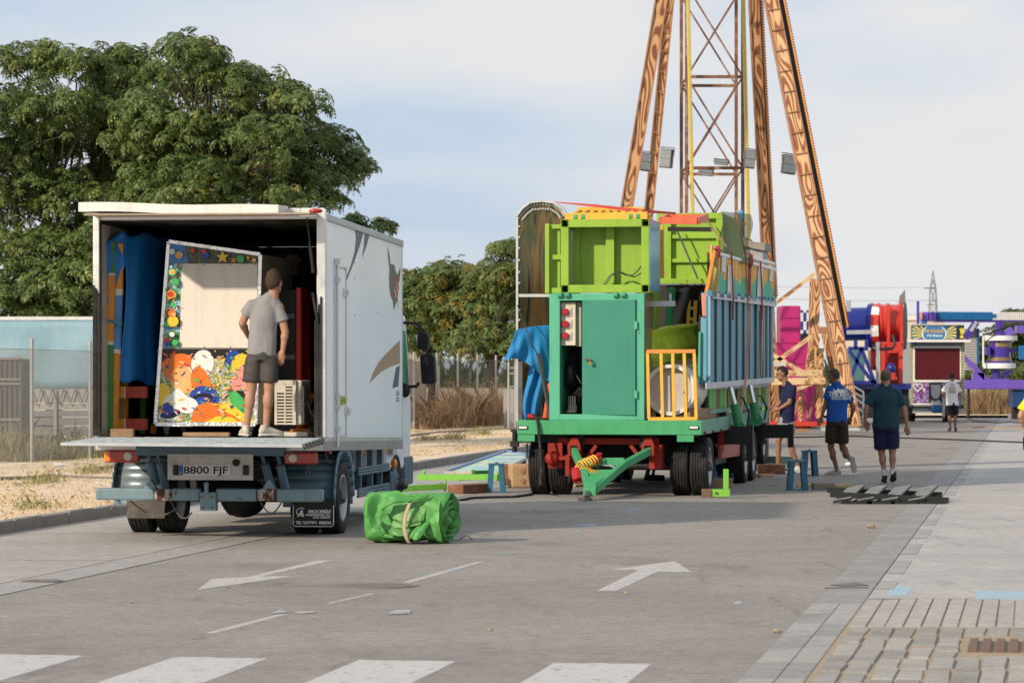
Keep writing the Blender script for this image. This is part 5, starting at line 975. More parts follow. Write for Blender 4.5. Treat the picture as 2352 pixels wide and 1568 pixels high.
c = T.py(*t5(655, 602), .18); mb = MB().lathe([(.0, .09), (.05, .085), (.075, .07), (.1, .02), (.105, 0), (.1, -.02), (.09, -.08)], c, (0, -1, 0), 20); mb.bar(c + V(.08, 0, 0), c + V(.26, 0, .01), .05); mb.box(c + V(.22, 0, -.1), (.06, .06, .3)); mb.obj('brake_chamber', M_red, RT, smooth=True)
# drawbar dipping to the ground
hy, ny = .15, -1.42
def dbp(x, y, t): return T.py(*t5(x, y), hy + (ny - hy) * t)
mb = MB(); mb.bar(dbp(925, 505, 0), dbp(1060, 800, .62), .085, .1); mb.bar(dbp(1060, 800, .62), dbp(1110, 1030, .95), .085, .1); mb.bar(dbp(1890, 505, 0), dbp(1560, 680, .35), .085, .1); mb.bar(dbp(1560, 680, .35), dbp(1180, 1000, .92), .085, .1)
mb.prism([dbp(1030, 860, .7) + V(0, 0, .05), dbp(1340, 870, .7) + V(0, 0, .05), dbp(1210, 960, .9) + V(0, 0, .05), dbp(1200, 1040, 1) + V(0, 0, .05), dbp(1040, 1030, 1) + V(0, 0, .05), dbp(1080, 940, .88) + V(0, 0, .05)], (0, 0, -.1))
db = mb.obj('drawbar', M_mint, RT, bevel=.008)
MB().bar(dbp(1020, 648, .25), dbp(1560, 645, .28), .07, .11).obj('drawbar_crossbar', M_mint, db, bevel=.006); MB().bar(dbp(1060, 775, .55), dbp(1440, 770, .55), .05, .06).obj('drawbar_crossbar', M_mint, db); MB().bar(dbp(1090, 800, .62), dbp(1370, 805, .62), .1, .05).obj('drawbar_crossbar', M_mint, db)
c = dbp(1070, 1128, 1.1); e0 = dbp(1100, 1040, 1.0); mb = MB().tube(e0, c + V(.02, .05, .03), .04, .045, 12); mb.obj('drawbar_shank', M_steel, db)
MB().lathe([(.05, -.018), (.05, .018), (.095, .018), (.095, -.018)], (c.x, c.y, .025), (0, 0, 1), 20, closed=True).obj('towing_eye', M_steel, db, smooth=True)
def coil(a, b, r, turns, wr, m, name):
    a, b = Vector(a), Vector(b); d = (b - a).normalized(); u = d.orthogonal().normalized(); w = d.cross(u); n = turns * 10
    MB().path([a.lerp(b, i / n) + (u * math.cos(2 * math.pi * i / 10) + w * math.sin(2 * math.pi * i / 10)) * r for i in range(n + 1)], wr, 5).obj(name, m, RT, smooth=True)
M_hy = mat('hose_yellow', (.75, .42, .04), .4); M_hr = mat('hose_red', (.42, .02, .02), .4)
coil(dbp(965, 730, .5), dbp(1300, 865, .62), .068, 11, .013, M_hy, 'air_hose'); coil(dbp(1010, 700, .45), dbp(1215, 610, .35), .068, 6, .013, M_hy, 'air_hose')
coil(dbp(1180, 640, .38), dbp(1255, 580, .3), .055, 3, .012, M_hr, 'air_hose'); coil(dbp(960, 750, .52), dbp(980, 880, .6), .06, 5, .026, M_hr, 'air_hose')
MB().path([dbp(1280, 690, .3), dbp(1380, 695, .4), dbp(1450, 720, .45), dbp(1460, 760, .5)], .012).obj('brake_line', M_galv, RT)
# side pieces on the right: red guard, outriggers, hydraulic rams
mb = MB(); a, b = T.px(*t6(1190, 525), TRt - .12), T.px(*t6(1497, 478), TRt - .12); mb.bar(a, b, .06, .2); MB().bar((TRt - .12, a.y + .1, a.z), (TRt - .12, a.y + .1, DZ - .1), .08).obj('guard_post', M_red, RT); mb.obj('side_guard', mat('faded_red', (.40, .09, .075), .5, var=.15, sc=5), RT, bevel=.008)
oy1, oy2 = T.px(*t6(1215, 300), TRt - .05).y, T.px(1775, 990, TRt - .05).y
mb = MB(); a, b = T.py(1655, 1000, 3.4), T.py(1722, 1000, 3.4); mb.bb(a.x - .5, b.x, 3.35, 3.5, a.z - .13, a.z + .14); mb.bb(b.x - .05, b.x + .05, 3.36, 3.5, .42, a.z + .16); mb.obj('outrigger', M_blk, RT, bevel=.008)
mb = MB(); a, b = T.py(1755, 990, 8.4), T.py(1813, 990, 8.4); mb.bb(a.x - .6, b.x, 8.32, 8.5, a.z - .11, a.z + .11); mb.bb(b.x - .02, b.x + .07, 8.34, 8.48, T.py(1815, 1027, 8.4).z, T.py(1815, 973, 8.4).z); mb.obj('outrigger', M_blk, RT, bevel=.008)
mb = MB(); a, b = T.py(1190, 1003, .3), T.py(1256, 1003, .3); mb.bb(a.x - .02, b.x + .3, .3, .42, T.py(1200, 1016, .3).z, T.py(1200, 992, .3).z); mb.obj('outrigger', M_blk, RT, bevel=.008)
mb = MB(); p, q = T.py(1182, 985, .2), T.py(1182, 1038, .2); mb.tube(q, p, .035, n=10); mb.bb(p.x - .05, p.x + .05, .15, .25, p.z - .04, p.z); mb.bb(p.x - .055, p.x + .055, .14, .26, p.z - .25, p.z - .17); mb.obj('support_screw', M_blk, RT)
mb = MB()
for j in range(13): mb.lathe([(.018, 0), (.024, .004), (.018, .008), (.012, .004)], T.py(1210, 1020 + j * 2.4, .15), (0, 1, .1) if j % 2 else (1, 0, .1), 8, closed=True)
mb.obj('chain', M_steel, RT)['kind'] = 'stuff'
for x0, y0, x1, y1, x2, y2, d in ((1676, 884, 1688, 928, 1697, 980, 3.2), (1722, 881, 1731, 924, 1738, 964, 5.4)):
    lx = TRt + .06; p, q, r_ = T.px(x0, y0, lx), T.px(x1, y1, lx), T.px(x2, y2, lx); p.y = q.y = r_.y = T.px(x1, y1, lx).y
    p, q, r_ = T.py(x0, y0, p.y), T.py(x1, y1, p.y), T.py(x2, y2, p.y); mb = MB().tube(q, r_, .075, n=14); mb.lathe([(.1, -.06), (.1, .06)], r_, (0, 1, 0), 14); mb.bb(r_.x - .2, r_.x, r_.y - .05, r_.y + .05, r_.z - .1, r_.z + .03); h = mb.obj('hydraulic_ram', M_cyl, RT, smooth=True)
    MB().tube(p, q, .035, n=12).obj('piston_rod', mat('polished_steel', (.7, .72, .74), .15, 1.0, var=0), h, smooth=True)
    MB().path([r_ + V(.12, 0, 0), r_ + V(.16, 0, .2), q + V(.12, 0, .1), q + V(.08, 0, .1)], .015).obj('ram_hose', M_blk, h)
for y0_, y1_, xa, xb in ((1.5, 2.6, TL + .35, TRt - .35), (3.0, 5.3, TL + .1, TL + .75), (3.7, 5.2, TRt - .8, TRt - .25), (2.7, 8.6, -.35, .35)): MB().bb(xa, xb, y0_, y1_, .34, dz0 - .02).obj('underbody_locker', M_blk, RT, bevel=.02)  # dark boxes added under the deck to block light passing through
# spare wheel under the tail
wheel(RT, (TRt - .15, 8.75, .62), .4, .25, 1, lugs=False)

# ---- control cabinet
CBX = T.py(1372, 965, .05).x
def fth(name, label, cat, lx, ly, lz, group=None): return thing(name, label, cat, T.world((lx, ly, lz)), T.a, group)
cab_ = fth('control_cabinet', 'mint green steel control cabinet with teal door and red power sockets on the trailer', 'cabinet', 0, 0, 0)
x0, x1 = T.py(1262, 800, .05).x, T.py(1480, 800, .05).x; zt = T.py(1370, 674, .05).z
xs0, xs1 = T.py(1286, 800, .05).x, T.py(1461, 800, .05).x; zs1 = T.py(1370, 690, .05).z; zs0 = T.py(1370, 951, .05).z; zd = DZ + .002
mb = MB().bb(x0, xs0, .04, 1.0, zd, zt).bb(xs1, x1, .04, 1.0, zd, zt).bb(xs0, xs1, .04, .12, zs1, zt).bb(xs0, xs1, .04, .12, zd, zs0).bb(xs0, xs1, .12, 1.0, zt - .03, zt).bb(xs0, xs1, .95, 1.0, zd, zt - .03).bb(xs0, xs1, .12, .95, zd, zd + .04)
mb.obj('cabinet_frame', M_mintC, cab_, bevel=.006)
dx0 = T.py(1337, 800, .05).x
dm = Matrix.Rotation(math.radians(-3), 3, 'Z'); hx = xs1 - .004
mb = MB(); mb.prism([V(hx, .03, zs0 - .01), V(hx, .03, zs1 + .01), dm @ V(dx0 - hx, 0, 0) + V(hx, .03, zs1 + .005), dm @ V(dx0 - hx, 0, 0) + V(hx, .03, zs0 - .005)], (0, -.022, 0)); dro = mb.obj('cabinet_door', M_mintD, cab_, bevel=.003)
for z in (zs0 + .28, zs1 - .35): MB().bb(xs1 - .02, xs1 + .02, .0, .045, z - .055, z + .055).obj('hinge', M_mintC, dro)
c = T.py(*((1100 / 3.1354 + 2000) / 1.7415, (615 / 3.1354 + 1240) / 1.7415), -.02); mb = MB().bb(c.x - .05, c.x + .03, -.02, .01, c.z - .012, c.z + .012); mb.obj('hasp', M_steel, dro)
mb = MB().bb(c.x + .015, c.x + .055, -.04, -.015, c.z - .075, c.z - .035); mb.path([(c.x + .022, -.028, c.z - .04), (c.x + .022, -.028, c.z), (c.x + .048, -.028, c.z), (c.x + .048, -.028, c.z - .04)], .005); mb.obj('padlock', mat('brass', (.5, .3, .1), .35, .9), dro)
ep = MB(); prect(T, ep, 1289, 1322, 694, 793, .14, .2); epo = ep.obj('power_panel', mat('panel_cream', (.58, .53, .43), .5, var=.05), cab_, bevel=.005)
mb = MB(); prect(T, mb, 1323, 1335, 694, 795, .2, .2); mb.obj('panel_side', mat('panel_side_beige', (.4, .36, .28), .5), epo)  # shaded copy of the panel cream, shade put into the side's colour
for y in (716, 744, 771):
    mb = MB(); prect(T, mb, 1290, 1313, y - 10, y + 10, .125, .015); pl_ = mb.obj('socket_plate', MATS['panel_cream'], epo, bevel=.004)
    c = T.py(1299, y, .125); MB().lathe([(.048, 0), (.05, .03), (.042, .045), (.0, .045)], c, (0, -1, 0), 18).obj('red_socket', mat('socket_red', (.42, .012, .03), .35), pl_, smooth=True)
    c = T.py(1309, y, .12); MB().path([c + V(.0, 0, .03), c + V(.012, 0, .01), c + V(0, 0, -.02), c + V(-.01, 0, -.03)], .004).obj('wire_clip', M_galv, pl_)
mb = MB()
for x in (1306, 1311, 1316, 1321): c = T.py(x, 942, .2); mb.tube(c, c + V(0, .0, .2), .012); mb.sph(c + V(0, -.02, -.02), .018, 8, 6)
mb.bb(T.py(1304, 940, .2).x, T.py(1324, 940, .2).x, .2, .3, T.py(1310, 948, .2).z, T.py(1310, 930, .2).z); mb.obj('valve_block', M_steel, cab_)
mb = MB()
for k in range(5): mb.path([T.py(1300 + 8 * k, 935, .35), T.py(1304 + 6 * k, 915 - 5 * k, .3), T.py(1322 + 2 * k, 905 - 4 * k, .3), T.py(1340, 910 - 3 * k, .3)], .013)
mb.path([T.py(1310, 800, .4), T.py(1318, 850, .35), T.py(1335, 880, .3)], .012); mb.obj('cabinet_hoses', M_blk, cab_)
MB().sph(T.py(1310, 862, .5), (.14, .12, .2), 12, 8).obj('black_bag', mat('bag_black', (.012, .012, .015), .35, bump=.6, bsc=12), cab_, smooth=True)
mb = MB().bb(xs0 + .01, xs1 - .01, .9, .945, zd + .05, zt - .04); mb.obj('inner_panel', M_blk, cab_)
pad = MB(); a = T.py(1481, 740, .1)
MB().bb(x1 + .002, x1 + .01, .1, .9, zd + .05, zt - .02).obj('painted_side', art_mat('mural_brown', [(.05, .12, .3), (.18, .1, .05), (.3, .18, .06), (.08, .12, .06), (.05, .1, .25)], 4), cab_)

# ---- lime box frame on top of the cabinet
lb = fth('lime_steel_box', 'lime green open steel box frame stacked on the mint control cabinet', 'steel box', 0, 0, 0)
bx0, bx1 = T.py(1288, 585, .08).x, T.py(1491, 585, .08).x; bz0 = zt + .012; bz1 = T.py(1390, 503, .08).z; tw = .112; dp = 1.15
mb = MB().bb(bx0 + tw, bx1 - tw, .08, .08 + tw, bz1 - tw, bz1).bb(bx0 + tw, bx1 - tw, .08, .08 + tw, bz0, bz0 + tw).bb(bx0, bx0 + tw, .08, .08 + tw, bz0 + tw, bz1 - tw).bb(bx1 - tw, bx1, .08, .08 + tw, bz0 + tw, bz1 - tw)
mb.obj('front_frame', M_lime, lb, bevel=.006)
for ex in (bx0, bx1 - tw):
    for ez in (bz0, bz1 - tw):
        mb = MB()
        t_ = .008
        mb.bb(ex, ex + t_, .075, dp, ez, ez + tw).bb(ex + tw - t_, ex + tw, .075, dp, ez, ez + tw).bb(ex + t_, ex + tw - t_, .075, dp, ez, ez + t_).bb(ex + t_, ex + tw - t_, .075, dp, ez + tw - t_, ez + tw).bb(ex + t_, ex + tw - t_, .5, .52, ez + t_, ez + tw - t_)
        mb.obj('hollow_corner_tube', M_lime, lb)
MB().bb(bx0 + tw, bx1 - tw, .50, .53, bz0 + .01, bz1 - .01).obj('back_panel', M_lime, lb)
xm = T.py(*t1(1390, 800), .4).x; MB().bb(xm - .07, xm + .05, .38, .498, bz0 + tw * .4, bz1 - .02).obj('divider_post', M_lime, lb, bevel=.004)
MB().bb(bx0 + tw + .02, bx0 + tw + .1, .4, .5, bz0 + .02, bz1 - .02).obj('inner_post', M_lime, lb)
MB().bb(bx0 + .02, bx0 + .05, .19, dp, bz0 + tw, bz1 - tw).bb(bx0 + .05, bx1 - .02, .19, dp, bz1 - .03, bz1 - .01).obj('box_skin', M_lime, lb)
MB().bb(bx1 + .001, bx1 + .012, .09, dp, bz0 + .03, bz1 - .01).obj('painted_side', art_mat('mural_blue', [(.3, .2, .08), (.1, .3, .5), (.12, .35, .55), (.14, .36, .56), (.13, .32, .5), (.3, .16, .3)], 1.6, 1), lb)
for x in (940, 1033, 1632, 1725): c = T.py(*t1(x, 352), .1); MB().tube((c.x - .02, .13, bz1 + .03), (c.x + .03, .13, bz1 + .03), .04, n=12).obj('lock_lug', M_mint, lb, smooth=True)
for x in (752, 845, 1450, 1547): c = T.py(*t1(x, 1310), .03); MB().tube((c.x - .022, .02, zt - .02), (c.x + .028, .02, zt - .02), .042, n=12).obj('hinge_lug', M_mint, lb, smooth=True)
sx0 = T.py(1253, 590, .3).x; sx1 = bx0 - .004
mb = MB().bb(sx0, sx0 + .06, .25, .35, bz0, bz1 - .05).bb(sx0 + .06, sx1, .3, .35, bz1 - .12, bz1 - .06).bb(sx0 + .06, sx1, .3, .35, bz0, bz0 + .08).bb(sx0 + .06, sx1, .31, .34, (bz0 + bz1) / 2 - .04, (bz0 + bz1) / 2 + .03).bb(sx0 + .06, sx0 + .16, .42, .46, bz0 + .05, bz1 - .1).bb(sx0 + .16, sx0 + .2, .36, .42, bz0 + .05, bz1 - .1)
mb.obj('side_gate_frame', M_lime, lb, bevel=.004)
for k in range(2): MB().path([T.py(*t1(x + 25 * k, y), .28 + .0 * k) for x, y in ((1265, 1285), (1290, 1200), (1370, 1080), (1435, 1035), (1500, 1030), (1570, 1065), (1660, 1070 + 20 * k), (1730, 1010 + 40 * k), (1775, 950 + 90 * k))], .008).obj('cable', M_blk, lb, smooth=True)

# ---- tall mural panel with bulbs
M_foil = art_mat('mirror_mural', [(.03, .03, .025), (.16, .12, .06), (.07, .10, .05), (.26, .15, .06), (.05, .07, .04), (.4, .28, .11), (.12, .05, .03)], 1.3, 1.0)  # brown, green and gold reflections painted into the panel's streaks
for nd in M_foil.node_tree.nodes:
    if nd.type == 'BSDF_PRINCIPLED': nd.inputs['Roughness'].default_value = .12; nd.inputs['Metallic'].default_value = .8
    if nd.type == 'TEX_NOISE': pass
mn = M_foil.node_tree; mp_ = mn.nodes.new('ShaderNodeMapping'); mp_.inputs['Scale'].default_value = (3.2, 1, .45); tc_ = [q for q in mn.nodes if q.type == 'TEX_COORD'][0]; no_ = [q for q in mn.nodes if q.type == 'TEX_NOISE'][0]; mn.links.new(tc_.outputs['Object'], mp_.inputs['Vector']); mn.links.new(mp_.outputs[0], no_.inputs['Vector'])
mpn = fth('mural_panel', 'tall glossy dark mural panel with arched top and two rows of bulbs', 'mural panel', 0, 0, 0)
my = .75
mb = MB(); ppoly(T, mb, [(1189, 968), (1189, 497), (1200, 480), (1218, 466), (1245, 463), (1272, 466), (1292, 480), (1300, 500), (1300, 968)], my, .05); mb.obj('panel_face', M_foil, mpn)
mb = MB(); ppoly(T, mb, [(1185, 967), (1185, 494), (1190, 494), (1190, 967)], my - .03, .12); mb.obj('panel_frame', M_galv, mpn); mb = MB(); ppoly(T, mb, [(1190, 675), (1262, 675), (1262, 682), (1190, 682)], my - .02, .02); mb.obj('panel_frame', M_galv, mpn)
arc = [(1187, 497), (1200, 479), (1218, 465), (1245, 461.5), (1272, 465), (1292, 479), (1300, 492)]
mb = MB()
for p, q in zip(arc[:-1], arc[1:]): mb.bar(T.py(*p, my - .02), T.py(*q, my - .02), .12, .035)
mb.obj('arch_trim', M_galv, mpn)
M_bulb = mat('bulb_glass', (.42, .41, .39), .2, var=.1, coat=.5)
bl = MB().sph((0, 0, 0), .019, 8, 6); bme = None
for row, off in enumerate((9, 24)):
    n = 22
    for i in range(n):
        t = i / (n - 1) * (len(arc) - 1); k = min(int(t), len(arc) - 2); f = t - k; x = arc[k][0] + (arc[k + 1][0] - arc[k][0]) * f; y = arc[k][1] + (arc[k + 1][1] - arc[k][1]) * f
        cx_, cy_ = 1244, 520; dx, dy = cx_ - x, cy_ - y; L_ = math.hypot(dx, dy)
        p = T.py(x + dx / L_ * off * .6, y + dy / L_ * off * .75, my - .02)
        if bme is None: o = bl.obj('bulb', M_bulb, mpn, smooth=True, loc=p); bme = o.data
        else: o = link(bpy.data.objects.new('bulb', bme), mpn); o.location = p
for y in (520, 545, 570, 598, 625, 650, 712, 735): o = link(bpy.data.objects.new('bulb', bme), mpn); o.location = T.py(1193, y, my - .02)
mb = MB(); ppoly(T, mb, [(1190, 968), (1190, 830), (1200, 830), (1200, 968)], my - .16, .06); mb.obj('channel_post', M_steel, mpn)

# ---- blue tarpaulin at the trailer's left corner
M_btarp2 = mat('pale_blue_tarpaulin', (.018, .2, .47), .75, var=.12, sc=4, bump=.35, bsc=9)
def dr1(u, v):
    ax, ay = 1186 + 82 * u, 757 - 10 * math.sin(u * math.pi * .55); bx, by = 1157 + 112 * u, 829 + 55 * u ** 1.6 - 22 * math.sin(u * math.pi * 1.0) * (1 - u)
    x = ax + (bx - ax) * v ** 1.15; y = ay + (by - ay) * v
    return T.py(x, y, .22 - .16 * v * (1 - u) + .05 * math.sin(u * 13 + v * 3) * v + .02 * math.sin(u * 29 - v * 5) * v + .25 * u)
def dr2(u, v):
    x = 1208 + 54 * u - 22 * v * u + 7 * math.sin(v * 6) * (1 - u); y = 800 + 164 * v - 12 * u * v
    return T.py(x, y, .42 + .035 * math.sin(u * 11 + v * 4) + .1 * u)
bt = MB().grid(dr1, 34, 26).obj('draped_tarpaulin', M_btarp2, None, smooth=True, solid=.006, loc=T.o, rot=(0, 0, T.a)); tag(bt, 'light blue tarpaulin draped over the left front corner of the trailer', 'tarpaulin')
MB().grid(dr2, 20, 26).obj('hanging_length', M_btarp2, bt, smooth=True, solid=.006)
mb = MB().bar(T.py(1237, 812, .05), T.py(1266, 958, .2), .05); tag(mb.obj('prop_pole', M_steel, None, loc=T.o, rot=(0, 0, T.a)), 'dark steel prop leaning against the mint cabinet in front of the blue tarp', 'pole')
mb = MB().path([T.py(1188, 700, .2), T.py(1205, 745, .05), T.py(1222, 790, .0), T.py(1238, 820, .04)], .008); tag(mb.obj('rope', M_blk, None, loc=T.o, rot=(0, 0, T.a)), 'thin dark rope running down over the draped blue tarpaulin', 'rope')
mb = MB().bar(T.py(1267, 880, .55), T.py(1255, 960, .5), .08); tag(mb.obj('orange_post', M_coral, None, loc=T.o, rot=(0, 0, T.a)), 'orange post half hidden behind the hanging blue tarpaulin', 'post')
cbl = MB(); cpts = [T.py(1225, 952, .1), T.py(1232, 958, -.02), T.py(1236, 975, -.04), T.py(1238, 1000, -.06), T.py(1242, 1040, -.1), T.py(1243, 1080, -.2), T.py(1240, 1110, -.3)]
gw = [G(1236, 1128), G(1215, 1138), G(1180, 1143), G(1120, 1144), G(1080, 1146), G(1062, 1150), G(1040, 1149)]
cbl.path([T.world(p) for p in cpts] + [V(p.x, p.y, .014) for p in gw], .02, 8); tag(cbl.obj('power_cable', M_rub, None, smooth=True), 'thick black power cable hanging from the trailer and running along the road', 'cable')
mb = MB().tube(T.py(1212, 955, .12), T.py(1226, 957, .12), .035, n=10); tag(mb.obj('red_plug', MATS['socket_red'], None, loc=T.o, rot=(0, 0, T.a)), 'red industrial plug lying on the deck at the foot of the blue tarp', 'plug')

# ---- lime container further back
lc = fth('lime_container', 'lime green panelled steel container at the back of the trailer load', 'container', 0, 0, 0); cy_ = 4.0
def cz(y): return T.py(1600, y, cy_).z
def cxx(x): return T.py(x, 560, cy_).x
X0, X1 = cxx(1508), cxx(1660); Z0, Z1 = cz(652), cz(489)
MB().bb(X0, X1 - .04, cy_ + .1, cy_ + .14, Z0 + .04, Z1 - .03).obj('panel', M_lime, lc)
for y in (543, 598): MB().bb(X0 + .2, X1 - .06, cy_ + .03, cy_ + .1, cz(y) - .03, cz(y) + .03).obj('rib', M_lime, lc, bevel=.006)
MB().bb(X0, X1, cy_, cy_ + .12, Z1 - .09, Z1).obj('top_beam', M_lime, lc, bevel=.006); MB().bb(X1 - .1, X1, cy_, cy_ + .12, Z0 + .08, Z1 - .09).obj('corner_post', M_lime, lc, bevel=.006); MB().bb(X0, X1, cy_ - .1, cy_ + .12, Z0, Z0 + .08).obj('bottom_beam', M_lime, lc, bevel=.006); MB().bb(X0, X0 + .22, cy_, cy_ + .1, Z0 + .08, Z1 - .09).obj('corner_post', M_lime, lc)
MB().bb(X0, X1, cy_ + .14, cy_ + 2.8, Z1 - .06, Z1 - .01).bb(X1 - .05, X1 - .004, cy_ + .12, cy_ + 2.8, Z0, Z1 - .06).obj('container_skin', M_lime, lc)
nt = MB().grid(lambda u, v: V(cxx(1656) + .35 * u + .03 * math.sin(v * 8), cy_ - .04 + 1.0 * u + .05 * math.sin(v * 9 + u * 6), Z1 + .02 - (Z1 - Z0 - .3) * v), 14, 14); tag(nt.obj('shade_net', mat('dark_net', (.05, .08, .02), .8, var=.3, sc=9, trans=.35), None, smooth=True, loc=T.o, rot=(0, 0, T.a)), 'dark green netting hung over the corner of the lime container', 'netting')
mb = MB().bar(T.py(1590, 651, cy_ - .2), T.py(1590, 700, cy_ - .2), .3, .1); 
for xa, m_ in ((1500, M_lime), (1535, M_cyl)): MB().bar(T.py(xa + 8, 660, 1.6), T.py(xa - 8, 860, 1.4), .09).obj('support_leg', m_, lc)
mb = MB().bb(X0 - .2, X1, cy_ + .3, cy_ + .5, DZ, Z0); mb.obj('dark_backing', mat('brown_tarp', (.035, .03, .026), .8, var=.3, sc=3, bump=.4, bsc=7), lc)
mb = MB(); ppoly(T, mb, [(1545, 668), (1600, 664), (1606, 690), (1560, 690)], cy_ - .1, .2); mb.obj('hanging_box', mat('olive_box', (.25, .3, .06), .5), lc)
mb = MB()
for x in (1583, 1598): mb.bar(T.py(x, 690, 1.9), T.py(x - 4, 790, 1.9), .05)
for y in (705, 730, 755): mb.bar(T.py(1583, y, 1.9), T.py(1598, y + 6, 1.9), .04)
lad = mb.obj('yellow_step_frame', M_yel, lc)
# brace chains and straps around the net
for a_, b_ in ((t2(320, 400), t2(600, 1050)), (t2(700, 300), t2(960, 650))): tag(MB().tube(T.py(*a_, cy_ - .15), T.py(*b_, cy_ - .2), .014).obj('tension_rod', M_steel if a_[0] < 1560 else mat('rope_brown', (.28, .17, .09), .8), None, loc=T.o, rot=(0, 0, T.a)), 'dark tension rod slanting across the lime container' if a_[0] < 1560 else 'brown rope slanting down from the coral frame', 'rod' if a_[0] < 1560 else 'rope')

# ---- ladders, coral frame, white bar, red band
ld = fth('yellow_ladder', 'yellow wooden ladder lying flat on top of the lime box', 'ladder', 0, 0, 0)
f0, f1, k0, k1 = T.py(*t1(815, 335), .3), T.py(*t1(1850, 318), .3), T.py(*t1(970, 258), 1.0), T.py(*t1(1805, 258), 1.0); f0.z = max(f0.z, bz1 + .03); f1.z = max(f1.z, bz1 + .03)
MB().bar(f0, f1, .05, .1).obj('rail', M_yel, ld); MB().bar(k0, k1, .05, .1).obj('rail', M_yel, ld)
for i in range(9): MB().bar(f0.lerp(f1, (i + .4) / 9), k0.lerp(k1, (i + .4) / 9), .04, .03).obj('rung', M_yel, ld)
l2 = fth('yellow_ladder', 'short yellow ladder standing upright beside the blue painted side', 'ladder', 0, 0, 0)
a, b = T.py(*t1(2030, 450), 1.6), T.py(*t1(2034, 1105), 1.6); MB().bar(a, b, .09, .05).obj('rail', M_yel, l2); MB().bar(a + V(-.3, .4, 0), b + V(-.3, .4, 0), .06, .05).obj('rail', M_yel, l2)
for y in (540, 675, 790, 900, 1000): p = T.py(*t1(2020, y), 1.6); MB().bar(p, p + V(-.3, .4, 0), .05, .035).obj('rung', M_yel, l2)
of = fth('coral_frame', 'coral red slatted frame resting above the lime container front', 'frame', 0, 0, 0)
a, b = T.py(*t2(135, 320), 1.2), T.py(*t2(590, 325), 1.2); MB().bar(a, b, .05, .1).obj('front_beam', M_coral, of); c_, d_ = T.py(*t2(215, 275), 2.2), T.py(*t2(715, 278), 2.2); MB().bar(b, d_, .05, .1).obj('end_beam', M_coral, of); MB().bar(c_, d_, .05, .08).obj('rear_beam', M_coral, of); MB().bar(a, c_, .05, .08).obj('end_beam', M_coral, of)
for k in (.33, .66): MB().bar(a.lerp(c_, k), b.lerp(d_, k), .06, .03).obj('slat', M_coral, of)
MB().bar(a + V(.1, .1, -.12), b + V(.2, .1, -.12), .2, .06).obj('lamp_strip', mat('dark_lamp', (.03, .028, .02), .3, .3, var=.4, sc=12), of)
wb_ = fth('white_steel_bar', 'white steel bar jutting right from behind the mint cabinet', 'bar', 0, 0, 0); a, b = T.py(1468, 698, .6), T.py(1551, 697, .6); MB().bar(a, b, .06, .075).obj('bar', M_galv, wb_); p = T.py(1539, 692, .6); MB().tube(p, p + V(0, 0, .11), .022).obj('peg', M_galv, wb_)
rbn = MB(); rp_ = [(t1(640, 145), t1(640, 152), .75), (t1(1200, 180), t1(1200, 215), .8), (t1(1800, 245), t1(1800, 285), .9), (t1(2200, 280), t1(2200, 305), 1.4), (t2(300, 235), t2(300, 250), 1.8)]
vs = []; 
for p, q, d in rp_: vs += [T.py(*p, d), T.py(*q, d)]
rbn.add(vs, [(2 * i, 2 * i + 1, 2 * i + 3, 2 * i + 2) for i in range(len(rp_) - 1)]); tag(rbn.obj('red_band', mat('red_fabric', (.5, .07, .06), .7), None, solid=.01, loc=T.o, rot=(0, 0, T.a)), 'long red fabric band stretched from the arched mural across the load', 'band')

# ---- stacked fence panels along the right edge
pk = fth('fence_panel_stack', 'stack of picket fence panels, orange and green above blue slats, on the right', 'fence panels', 0, 0, 0)
PX = TRt + .02
def pp3(x, y): return T.px(x, y, PX)
ya, yb = pp3(1640, 690).y, pp3(1779, 700).y
zr0 = T.px(1640, 682, PX).z; zr1 = T.px(1779, 697, PX).z; zt0 = T.px(1648, 590, PX).z; zt1 = T.px(1779, 618, PX).z; zb0 = T.px(1622, 887, PX).z; zb1 = T.px(1772, 872, PX).z
N_ = 44
for i in range(N_):
    t = (i + .3) / N_; y = ya + (yb - ya) * t; w = (yb - ya) / N_ * .56; za, zt_ = zr0 + (zr1 - zr0) * t, zt0 + (zt1 - zt0) * t; zc = za + (zt_ - za) * (.54 + .10 * math.sin(i * .7) + RN.uniform(-.05, .05))
    rk = -.0; mb = MB().m(0).bb(PX - .045, PX, y, y + w, za, zc); mb.m(1).bb(PX - .045, PX, y, y + w, zc, zt_); mb.obj('picket', [M_pgreen, mat('picket_orange', (.86, .46, .07), .5, var=.15)], pk)
MB().bb(PX - .1, PX - .07, ya, yb, min(zr0, zr1), min(zt0, zt1) + .05).obj('inner_panel', mat('panel_ochre', (.09, .06, .02), .6, var=.2), pk)
def rail(a, b, r, m, nm): MB().tube(pp3(*a), pp3(*b), r, n=8).obj(nm, m, pk, smooth=True)
rail((1643, 581), (1781, 620), .03, M_white, 'top_pipe'); 
p, q = T.px(1630, 567, PX - .25), T.px(1777, 606, PX - .25); MB().tube(p, q, .03, n=8).obj('top_pipe', M_white, pk, smooth=True)
MB().bar(pp3(1633, 678) + V(.02, 0, 0), pp3(1780, 699) + V(.02, 0, 0), .02, .085).obj('middle_rail', M_galv, pk); MB().bar(pp3(1618, 886) + V(.02, 0, 0), pp3(1774, 872) + V(.02, 0, 0), .02, .085).obj('bottom_rail', M_galv, pk)
sl_x = [(1629.7, 1642), (1648, 1659), (1664.5, 1675), (1681, 1690.5), (1695.6, 1706), (1711, 1720.5), (1723, 1732.5), (1739.6, 1747), (1754.2, 1759), (1762.5, 1768), (1771.6, 1778)]
